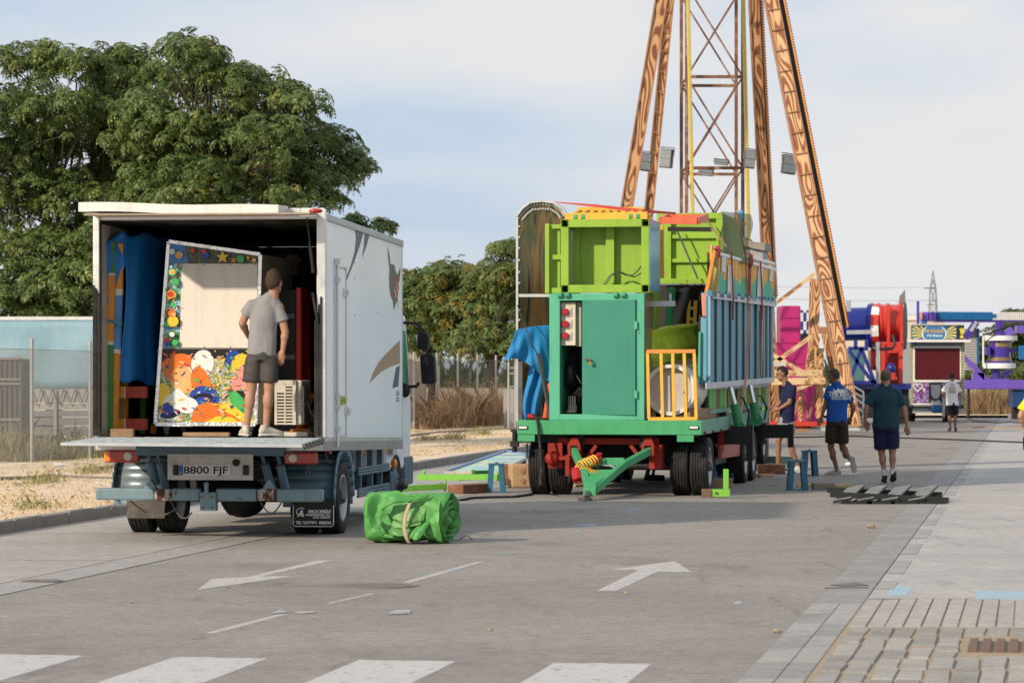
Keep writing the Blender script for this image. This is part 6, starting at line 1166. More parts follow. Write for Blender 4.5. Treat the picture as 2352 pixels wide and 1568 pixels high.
for a, b in sl_x:
    y0_, y1_ = pp3(a, 800).y, pp3(b, 800).y; t = (y0_ - ya) / (yb - ya); z0_ = zb0 + (zb1 - zb0) * t; z1_ = zr0 + (zr1 - zr0) * t
    o = MB().bb(PX - .05, PX - .01, y0_, y1_, z0_, z1_).obj('slat', M_slat, pk); MB().bb(PX - .012, PX + .012, y0_ - .03, y0_ + .03, z0_, z1_).obj('slat_edge', mat('slat_edge_pale', (.28, .42, .46), .5, var=.1), o); MB().bb(PX - .03, PX + .03, y0_, y1_, z1_, z1_ + .09).obj('slat_cap', M_slat, o)  # lit edge of each slat painted as a paler strip
MB().bb(PX - .12, PX - .1, ya, yb, zb0 - .05, zr0).obj('painted_board', art_mat('mural_mixed', [(.02, .03, .04), (.08, .2, .1), (.25, .2, .05), (.1, .2, .35), (.04, .03, .03), (.2, .08, .05)], 2.5, 2), pk)
# end of the stack facing the camera
e1 = T.px(1622, 887, PX).y
mb = MB(); ppoly(T, mb, [t4(950, 90), t4(1030, 90), t4(1022, 900), t4(950, 920)], ya - .35, .3); mb.obj('end_post', mat('end_blue', (.14, .34, .46), .5, var=.12), pk)
mb = MB(); ppoly(T, mb, [t4(925, 270), t4(948, 270), t4(942, 940), t4(910, 940)], ya - .4, .2); mb.obj('end_post', M_mintC, pk); mb = MB(); ppoly(T, mb, [t2(790, 690), t2(822, 700), t2(725, 1230), t2(682, 1220)], ya - .3, .1); mb.obj('end_batten', M_orp, pk)
mb = MB(); ppoly(T, mb, [t2(750, 625), t2(778, 630), t2(776, 760), t2(750, 860)], ya - .25, .2); mb.obj('end_batten', M_yel, pk)
mb = MB(); ppoly(T, mb, [t2(825, 705), t2(850, 720), t2(850, 1230), t2(735, 1230)], ya - .1, .08); mb.obj('end_board', mat('picket_yellow_green', (.42, .36, .1), .5, var=.3, sc=3), pk)
mb = MB(); ppoly(T, mb, [t2(640, 1240), t2(745, 1240), t2(738, 1530), t2(655, 1525)], ya - .45, .12); mb.obj('foam_pad', mat('salmon_pad', (.62, .24, .18), .6, var=.08), pk, bevel=.02); mb = MB(); ppoly(T, mb, [t2(640, 1222), t2(748, 1222), t2(748, 1250), t2(640, 1250)], ya - .42, .15); mb.obj('pad_cap', mat('pad_blue', (.12, .28, .4), .5), pk)
# paper tags, chains and straps
for pts in ([t2(900, 745), t2(958, 750), t2(945, 975), t2(893, 960)], [t2(978, 875), t2(1042, 880), t2(1035, 1250), t2(968, 1240)], [t2(1360, 850), t2(1415, 860), t2(1398, 1305), t2(1340, 1295)], [t2(1505, 885), t2(1555, 890), t2(1535, 1090), t2(1495, 1080)]):
    MB().prism([T.px(*p, PX + .012) for p in pts], (.006, 0, 0)).obj('white_board', mat('tag_white', (.62, .61, .57), .6, var=.12, sc=6, dirt=(.3, .28, .28), dsc=5), pk)
for pts, m_, r in (([t2(1085, 200), t2(1200, 760), t2(1240, 1560)], mat('rope_pink', (.55, .25, .14), .7), .016), ([t2(1020, 700), t2(1045, 1300), t2(1040, 1568)], M_dred, .014), ([t2(1385, 830), t2(1408, 1300), t2(1405, 1568)], M_dred, .014), ([t2(845, 760), t2(842, 1150)], M_hr, .022), ([t2(1262, 800), t2(1250, 950), t2(1248, 1260)], mat('chain_red', (.4, .12, .1), .6, var=.5, sc=30), .03)):
    tag(MB().path([T.px(*p, PX + .04) for p in pts], r, 5).obj('strap', m_, None, loc=T.o, rot=(0, 0, T.a)), {.016: 'pinkish rope falling over the middle of the fence panel stack', .022: 'red chain hanging at the near end of the fence panels', .03: 'red and white chain hanging in the middle of the fence panels'}.get(r, 'dark red strap over the fence panels, %s the pinkish rope' % ('left of' if pts[0][0] < 1690 else 'right of')), 'strap', 'dark red straps over the fence panels' if r == .014 else None)
o = MB().path([T.px(*p, PX + .05) for p in (t4(1550, 0), t4(1525, 800), t4(1470, 1180), t4(1445, 1310))], .016, 5).obj('strap', MATS['rope_pink'], None, loc=T.o, rot=(0, 0, T.a)); tag(o, 'pinkish rope running down the blue slats to the deck edge', 'strap')
o = MB().prism([T.px(*p, PX + .03) for p in (t4(1715, 0), t4(1732, 0), t4(1712, 850), t4(1700, 850))], (.008, 0, 0)).obj('strap', M_hr, None, loc=T.o, rot=(0, 0, T.a)); tag(o, 'wide red strap hanging flat against the blue slats', 'strap')
for p in (t2(850, 715), t2(1265, 825)): o = MB().sph(T.px(*p, PX + .06), (.045, .05, .1), 10, 8).obj('red_wrapping', mat('wrap_red', (.45, .03, .04), .25, bump=.8, bsc=14), None, smooth=True, loc=T.o, rot=(0, 0, T.a)); tag(o, 'red plastic wrapping on the pipe at the near end of the pickets' if p[0] < 1650 else 'red plastic wrapping on the pipe in the middle of the pickets', 'wrapping')
# lower green slats
gs = fth('green_slat_panel', 'green slatted panel standing on the deck under the blue slats', 'slat panel', 0, 0, 0); GX = TRt - .1
edges = [(1060, 1100, 0), (1105, 1143, 0), (1148, 1190, 1), (1195, 1230, 0), (1235, 1275, 0), (1290, 1335, 1), (1345, 1380, 0), (1410, 1460, 1), (1465, 1490, 0), (1500, 1530, 0), (1535, 1580, 1), (1615, 1665, 1), (1675, 1705, 0), (1712, 1755, 1), (1760, 1795, 0)]
for a, b, k in edges:
    p, q = T.px(*t4(a, 1050), GX), T.px(*t4(b, 1050), GX); t = (a - 1060) / 735; z0_ = T.px(*t4(a, 1265 - 75 * t), GX).z; z1_ = T.px(*t4(a, 930), GX).z + .05
    MB().bb(GX - .03, GX, p.y, q.y, z0_, z1_).obj('slat', M_sgreen if not k else mat('slat_brown', (.16, .12, .04), .7, var=.2), gs)
p, q = T.px(*t4(1055, 1275), GX + .01), T.px(*t4(1790, 1180), GX + .01); MB().bar(p, q, .02, .06).obj('bottom_rail', MATS['faded_side_paint'], gs); MB().bb(GX - .06, GX - .04, p.y, q.y, q.z, T.px(*t4(1060, 930), GX).z).obj('backing', M_dark, gs)
for t in (.05, .5, .95): c = p.lerp(q, t); MB().bb(GX - .04, GX, c.y - .03, c.y + .03, DZ - .03, c.z).obj('foot', M_sgreen, gs)

# ---- white tube, yellow railing, lime tarp roll
tb_ = fth('white_tube', 'large white slide tube section lying behind the yellow railing', 'tube', 0, 0, 0)
c = T.py(1539, 895, .3); R0 = 59 * 45.9 / FV; R1 = R0 * .86; c.z = max(c.z, DZ + R0 + .03)
MB().lathe([(R0, 0), (R0, 2.4), (R1, 2.4), (R1, 0)], c, (0, 1, 0), 44, closed=True).obj('tube_wall', mat('tube_white', (.72, .70, .66), .35, var=.05, sc=3, dirt=(.5, .46, .4), dsc=3), tb_, smooth=True)
MB().lathe([(R1 * .998, .14), (R1 * .998, .18)], c, (0, 1, 0), 40).obj('inner_baffle', mat('tube_grey', (.50, .46, .43), .4, var=.12, sc=3), tb_)
for sx in (-.3, .3): MB().bb(c.x + sx - .09, c.x + sx + .09, .35, 2.5, DZ, DZ + .16).obj('cradle', M_wood, tb_)
rl = fth('yellow_railing', 'yellow railing section with five bars standing on the trailer front edge', 'railing', 0, 0, 0)
def rx_(x, y): return T.py(x, y, .04)
for x0_, x1_ in ((283, 300), (452, 472), (598, 616), (742, 762), (868, 892)): MB().bar(rx_(*t4(x0_, 525)), rx_(*t4(x1_, 1358)), .042, .03, up=(0, 1, 0)).obj('bar', M_yel, rl)
MB().bar(rx_(*t4(272, 518)), rx_(*t4(884, 514)), .045, .05).obj('top_rail', M_orp, rl); MB().bar(rx_(*t4(292, 1362)), rx_(*t4(905, 1358)), .04, .045).obj('bottom_rail', M_yel, rl)
M_ltarp = mat('lime_tarpaulin', (.44, .56, .05), .42, var=.12, sc=4, bump=.1, bsc=20, dirt=(.2, .3, .02), dsc=3)
q0, q1, q2, q3 = T.py(*t4(320, 262), .9), T.py(*t4(915, 172), 1.9), T.py(*t4(905, 560), 1.7), T.py(*t4(318, 690), .7)
def roll(u, v):
    t = v * 2 * math.pi; a = (q0 + q3) / 2; b = (q1 + q2) / 2; c_ = a.lerp(b, u); r = ((q0 - q3).length * (1 - u) + (q1 - q2).length * u) / 2
    r *= 1 + .05 * math.sin(t * 3 + u * 7) + .03 * math.sin(t * 7 - u * 12); return c_ + V(.0, .45 * r * math.cos(t), r * math.sin(t)) + V(.03 * math.sin(t * 4), 0, 0)
mb = MB().grid(roll, 24, 40); mb.poly([roll(1, j / 24) for j in range(24)]); mb.poly([roll(0, j / 24) for j in range(24)][::-1]); tag(mb.obj('rolled_lime_tarp', M_ltarp, None, smooth=True, loc=T.o, rot=(0, 0, T.a)), 'bulky lime green rolled tarpaulin lying above the white tube', 'tarpaulin')
tag(MB().grid(lambda u, v: T.py(1545 + 60 * u, 668 + 85 * v - 15 * u, 2.0 + .2 * math.sin(u * 7 + v * 3)), 16, 12).obj('dark_cover', MATS['brown_tarp'], None, smooth=True, solid=.01, loc=T.o, rot=(0, 0, T.a)), 'dark cloth cover bunched behind the lime rolled tarpaulin', 'cover')
wt = MB(); 
for k, (dx, dz_) in enumerate(((0, .05), (.11, .05), (.055, .14), (0, .23))): wt.tube(T.py(1598, 950, 1.2) + V(dx - .1, 0, dz_), T.py(1598, 950, 1.2) + V(dx - .1, 3, dz_), .045, n=10)
tag(wt.obj('pipe_bundle', M_white, None, smooth=True, loc=T.o, rot=(0, 0, T.a)), 'bundle of small white pipes beside the white tube', 'pipes')
# ---- roof piece and mermaid figure at the far end
gr_ = fth('weathered_roof_box', 'weathered grey box with curved roof standing behind the trailer', 'box', 0, 0, 0); ry = 12.5
def rr(x, y, d=0.0): return T.py(*t2(x, y), ry + d)
MB().prism([rr(1090, 650), rr(1415, 690), rr(1415, 960), rr(1090, 960)], (0, .9, 0)).obj('box_wall', mat('grey_boards', (.3, .32, .33), .7, var=.25, sc=6, stretch=(6, 1, .5)), gr_)
pts = [(1090, 545), (1190, 525), (1215, 560), (1290, 585), (1440, 600), (1440, 695), (1290, 670), (1210, 645), (1090, 650)]; MB().prism([rr(*p, -.1) for p in pts], (0, 1.1, 0)).obj('roof', mat('grey_roof', (.24, .22, .19), .8, var=.3, sc=5, stretch=(1, 1, 6)), gr_)
MB().bb(T.py(1690, 600, ry).x, T.py(1755, 600, ry).x, ry, ry + .8, 0, rr(1100, 960).z).obj('base', M_dark, gr_)
tag(MB().prism([rr(1100, 680, -.2), rr(1290, 745, -.2), rr(1290, 775, -.2), rr(1100, 750, -.2)], (0, .1, 0)).obj('red_panel_edge', M_hr, None, loc=T.o, rot=(0, 0, T.a)), 'red panel edge showing under the weathered roof box', 'panel')
mm = fth('mermaid_figure', 'small painted mermaid cut-out figure with blue hair behind the lime container', 'figure', 0, 0, 0); my_ = 6.6
def mr(x, y): return T.py(*t2(x, y), my_)
SK = mat('figure_skin', (.65, .36, .14), .5, var=.1); BH = mat('figure_blue', (.08, .3, .5), .5, var=.15); TQ = mat('figure_tail', (.05, .28, .32), .5, var=.2)
mb = MB(); mb.sph(mr(1110, 255), (.05, .04, .07), 10, 8); mb.loft([(mr(1105, 300), .03, .03), (mr(1108, 335), .06, .04), (mr(1112, 380), .045, .035), (mr(1112, 420), .06, .04)][::-1]); mb.path([mr(1120, 335), mr(1160, 355), mr(1165, 375), mr(1205, 350)], [.025, .022, .02, .015]); mb.obj('torso', SK, mm, smooth=True)
mb = MB(); mb.path([mr(1105, 210), mr(1130, 230), mr(1142, 275), mr(1135, 330)], [.04, .07, .055, .02], 8); mb.obj('hair', BH, mm, smooth=True); mb = MB(); mb.path([mr(1112, 410), mr(1130, 450), mr(1120, 495), mr(1100, 540)], [.065, .055, .045, .04], 8); mb.obj('tail', TQ, mm, smooth=True)
mb = MB(); mb.bar(mr(1105, 520), T.py(*t2(1105, 540), my_) - V(0, 0, 2.6), .05); mb.obj('stand', M_steel, mm)
# ------------------------------------------------------------------ tall wood-grain painted swing ride
def grain_mat(name, base, line, sc=1.0, stretch=(1.5, 1, .34), freq=32.0):
    m = bpy.data.materials.new(name); m.use_nodes = True; n, l = m.node_tree.nodes, m.node_tree.links; b = n['Principled BSDF']; b.inputs['Roughness'].default_value = .45
    tc = n.new('ShaderNodeTexCoord'); mp = n.new('ShaderNodeMapping'); mp.inputs['Scale'].default_value = stretch; l.new(tc.outputs['Object'], mp.inputs['Vector'])
    no = n.new('ShaderNodeTexNoise'); no.inputs['Scale'].default_value = sc * 2.0; no.inputs['Detail'].default_value = 0; l.new(mp.outputs[0], no.inputs['Vector'])
    mu = n.new('ShaderNodeMath'); mu.operation = 'MULTIPLY'; mu.inputs[1].default_value = freq * 2.2; l.new(no.outputs['Fac'], mu.inputs[0]); si = n.new('ShaderNodeMath'); si.operation = 'SINE'; l.new(mu.outputs[0], si.inputs[0])
    rp = n.new('ShaderNodeValToRGB'); e = rp.color_ramp.elements; e[0].position = .0; e[0].color = (*base, 1); e[1].position = .72; e[1].color = (*line, 1); x = e.new(.42); x.color = tuple(c * .86 for c in base) + (1,); mr_ = n.new('ShaderNodeMapRange'); mr_.inputs['From Min'].default_value = -1; l.new(si.outputs[0], mr_.inputs['Value']); l.new(mr_.outputs[0], rp.inputs['Fac']); l.new(rp.outputs[0], b.inputs['Base Color']); return m
M_grain = grain_mat('painted_wood_grain', (.62, .40, .20), (.25, .085, .032)); M_grain2 = grain_mat('painted_wood_grain_dark', (.50, .29, .13), (.17, .055, .02)); M_rmast = mat('rusty_brown_steel', (.17, .075, .045), .7, var=.25, sc=2.5, dirt=(.32, .2, .13), dsc=2, dlo=.5, dhi=.6); M_cream = mat('painted_cream_beam', (.62, .45, .25), .5, var=.25, sc=2, dirt=(.28, .12, .05), dsc=2.2, dlo=.52, dhi=.6)
SY = 95.0
SR = thing('swing_ride', 'very tall pirate ship style swing ride tower with painted wood grain legs and lattice mast', 'fairground ride', V(P(1640, 858, SY).x, SY, 0)); so = SR.location.copy()
def sp(x, y, Y=SY): return P(x, y, Y) - so
def leg(name, x0, y0, x1, y1, w, d, Y0, Y1, m):
    """leg standing along its own z axis so the painted grain runs up it"""
    a, b = sp(x0, y0, Y0), sp(x1, y1, Y1); L = (b - a).length; dr_ = (b - a).normalized(); yax = V(0, 1, 0); xax = yax.cross(dr_).normalized(); yax = dr_.cross(xax)
    o = MB().bb(-w / 2, w / 2, -d / 2, d / 2, 0, L).obj(name, m, SR); o.matrix_local = Matrix.Translation(a) @ Matrix((xax, yax, dr_)).transposed().to_4x4(); return o, L
kS = SY / FV
bot = 985
def at_y(x0, y0, x1, y1, y): return x0 + (x1 - x0) * (y - y0) / (y1 - y0)
legs = []
for nm, (x0, y0, x1, y1), w, d, Ya, Yb, m in (('front_leg', (1440, 470, 1518, 0), 26, .5, 92, 96, M_grain2), ('rear_leg', (1490, 480, 1537, 0), 20, .4, 101, 97, M_grain), ('rear_leg', (1759, 580, 1730, 0), 22, .5, 101, 97, M_grain2), ('front_leg', (1922, 783, 1770, 0), 29, .55, 92, 96, M_grain)):
    xb, xt = at_y(x0, y0, x1, y1, bot), at_y(x0, y0, x1, y1, -700); legs.append(leg(nm, xb, bot, xt, -700, w * kS, d, Ya, Yb, m))
for (o, L), sd in zip(legs, (1, -1, 1, -1)):
    w = o.dimensions.x / 2; mb = MB()
    for s in (-1, 1): mb.bb(s * w - .02, s * w + .02, -.3, -.22, 0, L)
    mb.obj('leg_flange', mat('flange_brown', (.34, .17, .10), .6, var=.2, sc=2), o)
for (o, L), x0 in ((legs[1], 0), (legs[3], 0)):
    w = o.dimensions.x / 2
    for i in range(int(L / .62)): MB().bb(-w * .96, w * .96, -.33, -.305, i * .62, i * .62 + .025).obj('leg_rung', MATS['flange_brown'], o)
# lighting strips with red bulbs beside the right legs
M_sblk = mat('strip_black', (.02, .02, .022), .6, var=.3, sc=3); M_sorg = mat('strip_orange', (.62, .25, .03), .5); M_rbulb = mat('red_bulb', (.35, .01, .02), .3)
for (o, L), z0, wof, bw in ((legs[3], 3.0, .34, .14), (legs[2], 4.2, .24, .05)):
    w = o.dimensions.x / 2; zt_ = 13.5
    MB().bb(w + .02, w + .02 + bw, -.1, .16, z0, zt_).obj('strip_back', M_sblk, o); MB().bb(w + .02 + bw, w + .07 + bw, -.12, .16, z0 - .1, zt_).obj('strip_edge', M_sorg, o)
    bb_ = MB()
    for i in range(int((zt_ - z0) / .085)): bb_.sph((w + .085 + bw, -.06, z0 + i * .085), .034, 6, 4)
    bb_.obj('bulb_row', M_rbulb, o)['kind'] = 'stuff'
    for i in range(5): MB().bb(w - .02, w + .03, -.06, .1, z0 + 1.2 + i * 1.9, z0 + 1.35 + i * 1.9).obj('strip_bracket', M_steel, o)
# lattice mast
mY0, mY1 = 97.0, 100.0
def nf(i, near): 
    a, b = ((1577, 1706), (1565, 1691))[0 if near else 1]; Y = mY0 if near else mY1; return P((a, b)[i], 858, Y).x - so.x, Y - so.y
zr = [.3, 2.42, 5.14, 7.86, 10.58, 13.3, 16.0, 18.7]
for near in (1, 0):
    for i in (0, 1): x, y = nf(i, near); xo = .0; MB().bar((x + (.14 if i == 0 else .12) * (1 if near else -1) * 0, y, 0), (x, y, 18.7), .1, .1).obj('mast_post', M_rmast, SR)
    xl_, y = nf(0, near); xr_, _ = nf(1, near)
    for z in zr[1:]: MB().bar((xl_, y, z), (xr_, y, z), .09).obj('mast_rung', M_rmast, SR)
    for a, b in zip(zr[:-1], zr[1:]): MB().bar((xl_, y + .03, a), (xr_, y + .03, b), .05).obj('mast_brace', M_rmast, SR); MB().bar((xr_, y - .03, a), (xl_, y - .03, b), .05).obj('mast_brace', M_rmast, SR)
M_lstr = mat('light_tube', (.62, .52, .16), .4, var=.3, sc=3, stretch=(1, 1, 9))
for xa, xb in ((1579, 1592), (1706, 1720)):
    MB().bar(sp(xb, 560, 96), sp(xa, -60, 97), .1).obj('light_tube', M_lstr, SR); mb = MB()
    a, b = sp(xb, 560, 95.93), sp(xa, -60, 96.93)
    for i in range(110): mb.box(a.lerp(b, i / 110), (.075, .03, .035))
    mb.obj('light_cells', mat('light_cell', (.68, .55, .12), .4), SR)['kind'] = 'stuff'
MB().tube(sp(1640, -700, 96) + V(-1, 0, 0), sp(1640, -700, 96) + V(1, 0, 0), .5, n=20).obj('hub', M_red, SR)
# floodlights
def flood(x, y, w, h, yaw, Y, lbl):
    c = sp(x, y, Y); k = Y / FV; h_ = MB().box((0, 0, 0), (w * k, .16, h * k)).obj('floodlight', mat('flood_grey', (.11, .115, .12), .45, .4, var=.15), SR, loc=c, rot=(0, .1, yaw), bevel=.02)
    MB().box((0, -.09, 0), (w * k * .9, .02, h * k * .88)).obj('lamp_glass', mat('flood_glass', (.26, .28, .29), .15, .2), h_); MB().bb(-w * k * .47, w * k * .47, -.104, -.101, -.01, .01).obj('lens_divider', M_steel, h_)
    for i in range(5): MB().bb(-w * k * .45, w * k * .45, .08, .14, (-.4 + i * .2) * h * k, (-.37 + i * .2) * h * k).obj('cooling_fin', M_steel, h_)
    MB().path([(-w * k * .55, 0, 0), (-w * k * .55, .05, h * k * .58), (w * k * .55, .05, h * k * .58), (w * k * .55, 0, 0)], .018, 5).obj('bracket', M_steel, h_)
flood(1482, 372, 23, 42, .35, 95, ''); flood(1531, 364, 30, 44, -.5, 96, ''); flood(1722, 366, 25, 42, .2, 95, ''); flood(1812, 378, 34, 44, .5, 95, ''); flood(1657, 373, 32, 12, 0, 96.8, ''); flood(1622, 397, 32, 14, 0, 99.6, '')
# arms of the base on the right side
for pts, w, m in ((((1785, 695), (1872, 628)), 8, M_cream), (((1780, 832), (1870, 768)), 9, M_cream), (((1775, 815), (1885, 878)), 9, M_cream), (((1780, 857), (1888, 856)), 14, M_cream), (((1772, 876), (1895, 874)), 15, M_cream), (((1800, 905), (1872, 878)), 8, M_cream), (((1768, 834), (1805, 838)), 10, mat('beam_white', (.5, .47, .42), .6))): MB().bar(sp(*pts[0], 93), sp(*pts[1], 93), w * kS).obj('base_beam', m, SR)
MB().bar(sp(1768, 973, 93), sp(1900, 973, 93), .3, .13).obj('base_skid', mat('skid_red', (.5, .045, .02), .45), SR)
for x in (1795, 1838): MB().prism([sp(x - 16, 983, 93), sp(x + 16, 983, 93), sp(x, 972, 93)], (0, .4, 0)).obj('skid_foot', MATS['skid_red'], SR); MB().box(sp(x, 985, 93) + V(0, .2, -.03), (.5, .5, .09)).obj('foot_board', M_wood, SR)
for x, y0_, y1_, w in ((1803, 885, 970, 11), (1838, 885, 970, 12), (1882, 800, 960, 17), (1862, 795, 872, 14)):
    a, b = sp(x, y1_, 93.5), sp(x + (2 if x > 1850 else 0), y0_, 93.5); n = 40; mb = MB(); r = w * kS / 2
    prof = []; o = MB().path([a.lerp(b, i / 24) for i in range(25)], r * .86, 12).obj('twisted_column', M_grain, SR, smooth=True)
    for s in range(3): mb.path([a.lerp(b, i / n) + V(math.cos(i * .42 + s * 2.1), math.sin(i * .42 + s * 2.1), 0) * r * .8 for i in range(n + 1)], r * .3, 6)
    mb.obj('column_twist', mat('twist_ochre', (.52, .3, .12), .5, var=.15), o, smooth=True)
for (a, b, w) in (((1872, 640), (1868, 795), 8), ((1897, 760), (1925, 880), 12), ((1872, 770), (1858, 875), 10)): MB().bar(sp(*a, 94), sp(*b, 94), w * kS, .3).obj('strut', M_grain, SR)
MB().box(sp(1905, 758, 92.6), (.6, .6, .18)).obj('leg_joint', MATS['flange_brown'], SR)
for i in range(2): MB().bar(sp(1803 + 36 * i, 890, 93.6), sp(1820 + 36 * i, 965, 93.6), .06).obj('thin_brace', MATS['flange_brown'], SR); MB().bar(sp(1840 + 36 * i, 890, 93.6), sp(1820 + 36 * i, 965, 93.6), .06).obj('thin_brace', MATS['flange_brown'], SR)
MB().box(sp(1930, 985, 90.5) + V(0, 0, 0), (1.0, .8, .08)).obj('sole_plate', mat('pale_teal_board', (.36, .46, .45), .7), SR); MB().box(sp(1925, 978, 90.7), (.9, .6, .06)).obj('sole_plate', M_wood, SR)
# pink covered units
M_pink = mat('pink_tarpaulin', (.44, .022, .16), .45, var=.1, sc=1.5, bump=.5, bsc=2.5); pkY = 103.0; kP = pkY / FV
def pb(x0, x1, y0, y1, dep, dy=0): a, b = P(x0, y1, pkY), P(x1, y0, pkY); return a.x, b.x, pkY + dy, pkY + dy + dep, max(a.z, .02), b.z
for nm, lb, parts in (('pink_covered_unit', 'tall pink tarpaulin covered ride unit between the trailer and the wood grain leg', (('tall_cover', (1792, 1839, 702, 800, 1.4)), ('wide_cover', (1765, 1864, 786, 872, 2.2, -.3)))), ('pink_wrapped_unit', 'low pink plastic wrapped base unit behind the red skid', (('cover', (1797, 1884, 876, 978, 2.0, -.6)),))):
    o = thing(nm, lb, 'covered unit', (P(1815, 858, pkY).x, pkY, 0)); q = o.location.copy()
    for pn, r in parts:
        x0, x1, y0, y1, z0, z1 = pb(*r); mb = MB().bb(x0 - q.x, x1 - q.x, y0 - q.y, y1 - q.y, (z0 if nm == 'pink_wrapped_unit' else (z0 - .02)), z1); mb.obj(pn, M_pink, o, bevel=.05)
    if nm == 'pink_covered_unit':
        MB().bb(P(1768, 0, pkY).x - q.x, P(1860, 0, pkY).x - q.x, -.2, 2.0, 0, P(0, 872, pkY).z).obj('support_frame', M_dark, o)
        for y in (729, 787, 835): MB().bb(P(1766, 0, pkY).x - q.x if y > 780 else P(1793, 0, pkY).x - q.x, P(1863, 0, pkY).x - q.x if y > 780 else P(1838, 0, pkY).x - q.x, -.33 if y > 780 else -.03, -.31 if y > 780 else -.01, P(0, y, pkY).z - .015, P(0, y, pkY).z).obj('seam', mat('pink_dark', (.3, .015, .1), .5), o)
cp = thing('checker_panel', 'blue and white checkered panel beside the pink covered unit', 'panel', (P(1856, 858, 106).x, 106, 0)); k = 106 / FV
MB().bb(-.28, .28, 0, .2, 0, P(0, 765, 106).z).obj('stand', M_dark, cp)
rows = [(712, 718), (718, 738), (738, 758), (758, 766)]
for r, (y0_, y1_) in enumerate(rows):
    for c_ in range(5): MB().bb((-19 + c_ * 7.6) * k, (-11.4 + c_ * 7.6) * k, -.05, 0, P(0, y1_, 106).z, P(0, y0_, 106).z).obj('checker_tile', mat('tile_blue', (.03, .045, .2), .4) if (r + c_) % 2 == 0 else mat('tile_white', (.6, .62, .64), .4), cp)
# ------------------------------------------------------------------ blue and red ride
BR = thing('drum_ride', 'blue and red fairground ride with big horizontal drum on a blue truss', 'fairground ride', (P(2010, 858, 112).x, 112, 0)); bo2 = BR.location.copy()
def bp(x, y, Y=112): return P(x, y, Y) - bo2
k = 112 / FV; M_bl = mat('ride_blue', (.008, .018, .2), .3, var=.12, sc=2, coat=.4); M_rd = mat('ride_red', (.55, .035, .02), .3, var=.1, sc=2, coat=.4)
R_ = 40 * k; MB().tube(bp(1925, 745), bp(2008, 743), R_ * .95, n=36).obj('blue_drum', M_bl, BR, smooth=True)
MB().lathe([(R_ * .7, 0), (R_ * 1.3, 0), (R_ * 1.3, .1), (R_ * .7, .1)], bp(1999, 748), (1, -.25, 0), 40, closed=True).obj('flange', M_bl, BR, smooth=True)
fl_ = [MB(), MB()]
c = bp(2004, 748); ax = V(1, -.25, 0).normalized(); u = V(.25, 1, 0).normalized(); 
for i in range(24):
    t0, t1_ = 2 * math.pi * i / 24, 2 * math.pi * (i + 1) / 24; fl_[(i // 2) % 2].add([c + (u * math.cos(t) + V(0, 0, 1) * math.sin(t)) * r + ax * d for r, d in ((R_ * 1.28, .0), (R_ * 1.22, .3)) for t in (t0, t1_)], [(0, 1, 3, 2)])
fl_[0].obj('striped_ring', M_white, BR)['kind'] = 'stuff'; fl_[1].obj('striped_ring', M_rd, BR)['kind'] = 'stuff'
mb = MB()
for i in range(36): t = 2 * math.pi * i / 36; mb.sph(bp(1998, 748) + (u * math.cos(t) + V(0, 0, 1) * math.sin(t)) * R_ * 1.18 - ax * .02, .045, 6, 4)
mb.obj('flange_bolts', M_bl, BR)['kind'] = 'stuff'
MB().tube(bp(2014, 743), bp(2072, 743), R_ * 1.1, n=36).obj('red_drum', M_rd, BR, smooth=True)
for x in (2018, 2039, 2068): MB().lathe([(R_ * 1.0, -.05), (R_ * 1.18, -.05), (R_ * 1.18, .05), (R_ * 1.0, .05)], bp(x, 743), (1, 0, 0), 36, closed=True).obj('drum_ring', M_rd, BR, smooth=True)
for x in (2040, 2070): MB().bar(bp(x, 700, 111.2), bp(x, 792, 111.2), .1, .2).obj('drum_clamp', M_rd, BR)
MB().lathe([(.02, 0), (R_ * 1.35, 0), (R_ * 1.35, .08), (.02, .08)], bp(2075, 748), (1, -.2, 0), 40).obj('end_disc', M_blk, BR)
mb = MB(); ax2 = V(1, -.2, 0).normalized(); u2 = V(.2, 1, 0).normalized()
for i in range(40): t = 2 * math.pi * i / 40; mb.sph(bp(2077, 748) + (u2 * math.cos(t) + V(0, 0, 1) * math.sin(t)) * R_ * 1.28 - V(0, .05, 0), .04, 6, 4)
mb.obj('disc_bulbs', M_bulb, BR)['kind'] = 'stuff'
MB().prism([bp(2064, 700), bp(2067, 680), bp(2079, 665), bp(2080, 700)], (0, .1, 0)).obj('fin', mat('fin_grey', (.2, .18, .17), .6), BR)
MB().bar(bp(1945, 763, 110.8), bp(2003, 762, 110.8), .12, .14).obj('grey_bar', M_galv, BR)
for a, b in (((1950, 880), (1978, 800)), ((1978, 800), (2012, 885)), ((1950, 805), (2005, 878)), ((1950, 878), (2012, 878)), ((1948, 800), (1985, 800)), ((1965, 800), (1965, 780)), ((1990, 805), (1990, 780))): MB().bar(bp(*a, 110.6), bp(*b, 110.6), .12).obj('truss_bar', M_bl, BR)
MB().box(bp(1960, 840, 112.4), (.7, .8, 1.2)).obj('motor', mat('motor_teal', (.08, .2, .2), .5, var=.3), BR, bevel=.03)
for a, b, w in (((2027, 788), (2027, 885), 9), ((2068, 788), (2068, 885), 9), ((2020, 795), (2075, 795), 10), ((2024, 800), (2072, 800), 8)): MB().bar(bp(*a, 111), bp(*b, 111), w * k, .3).obj('red_frame', M_rd, BR)
MB().bb(bp(2029, 0).x, bp(2066, 0).x, -.5, -.4, bp(0, 884).z, bp(0, 798).z).obj('red_panel', mat('ride_red_dark', (.3, .018, .012), .4), BR); MB().bb(bp(1998, 0).x, bp(2012, 0).x, -.4, -.2, bp(0, 850).z, bp(0, 800).z).obj('dark_red_box', mat('maroon', (.16, .01, .01), .4), BR); MB().bar(bp(2016, 785, 110.9), bp(2016, 885, 110.9), .12).obj('white_post', M_galv, BR)
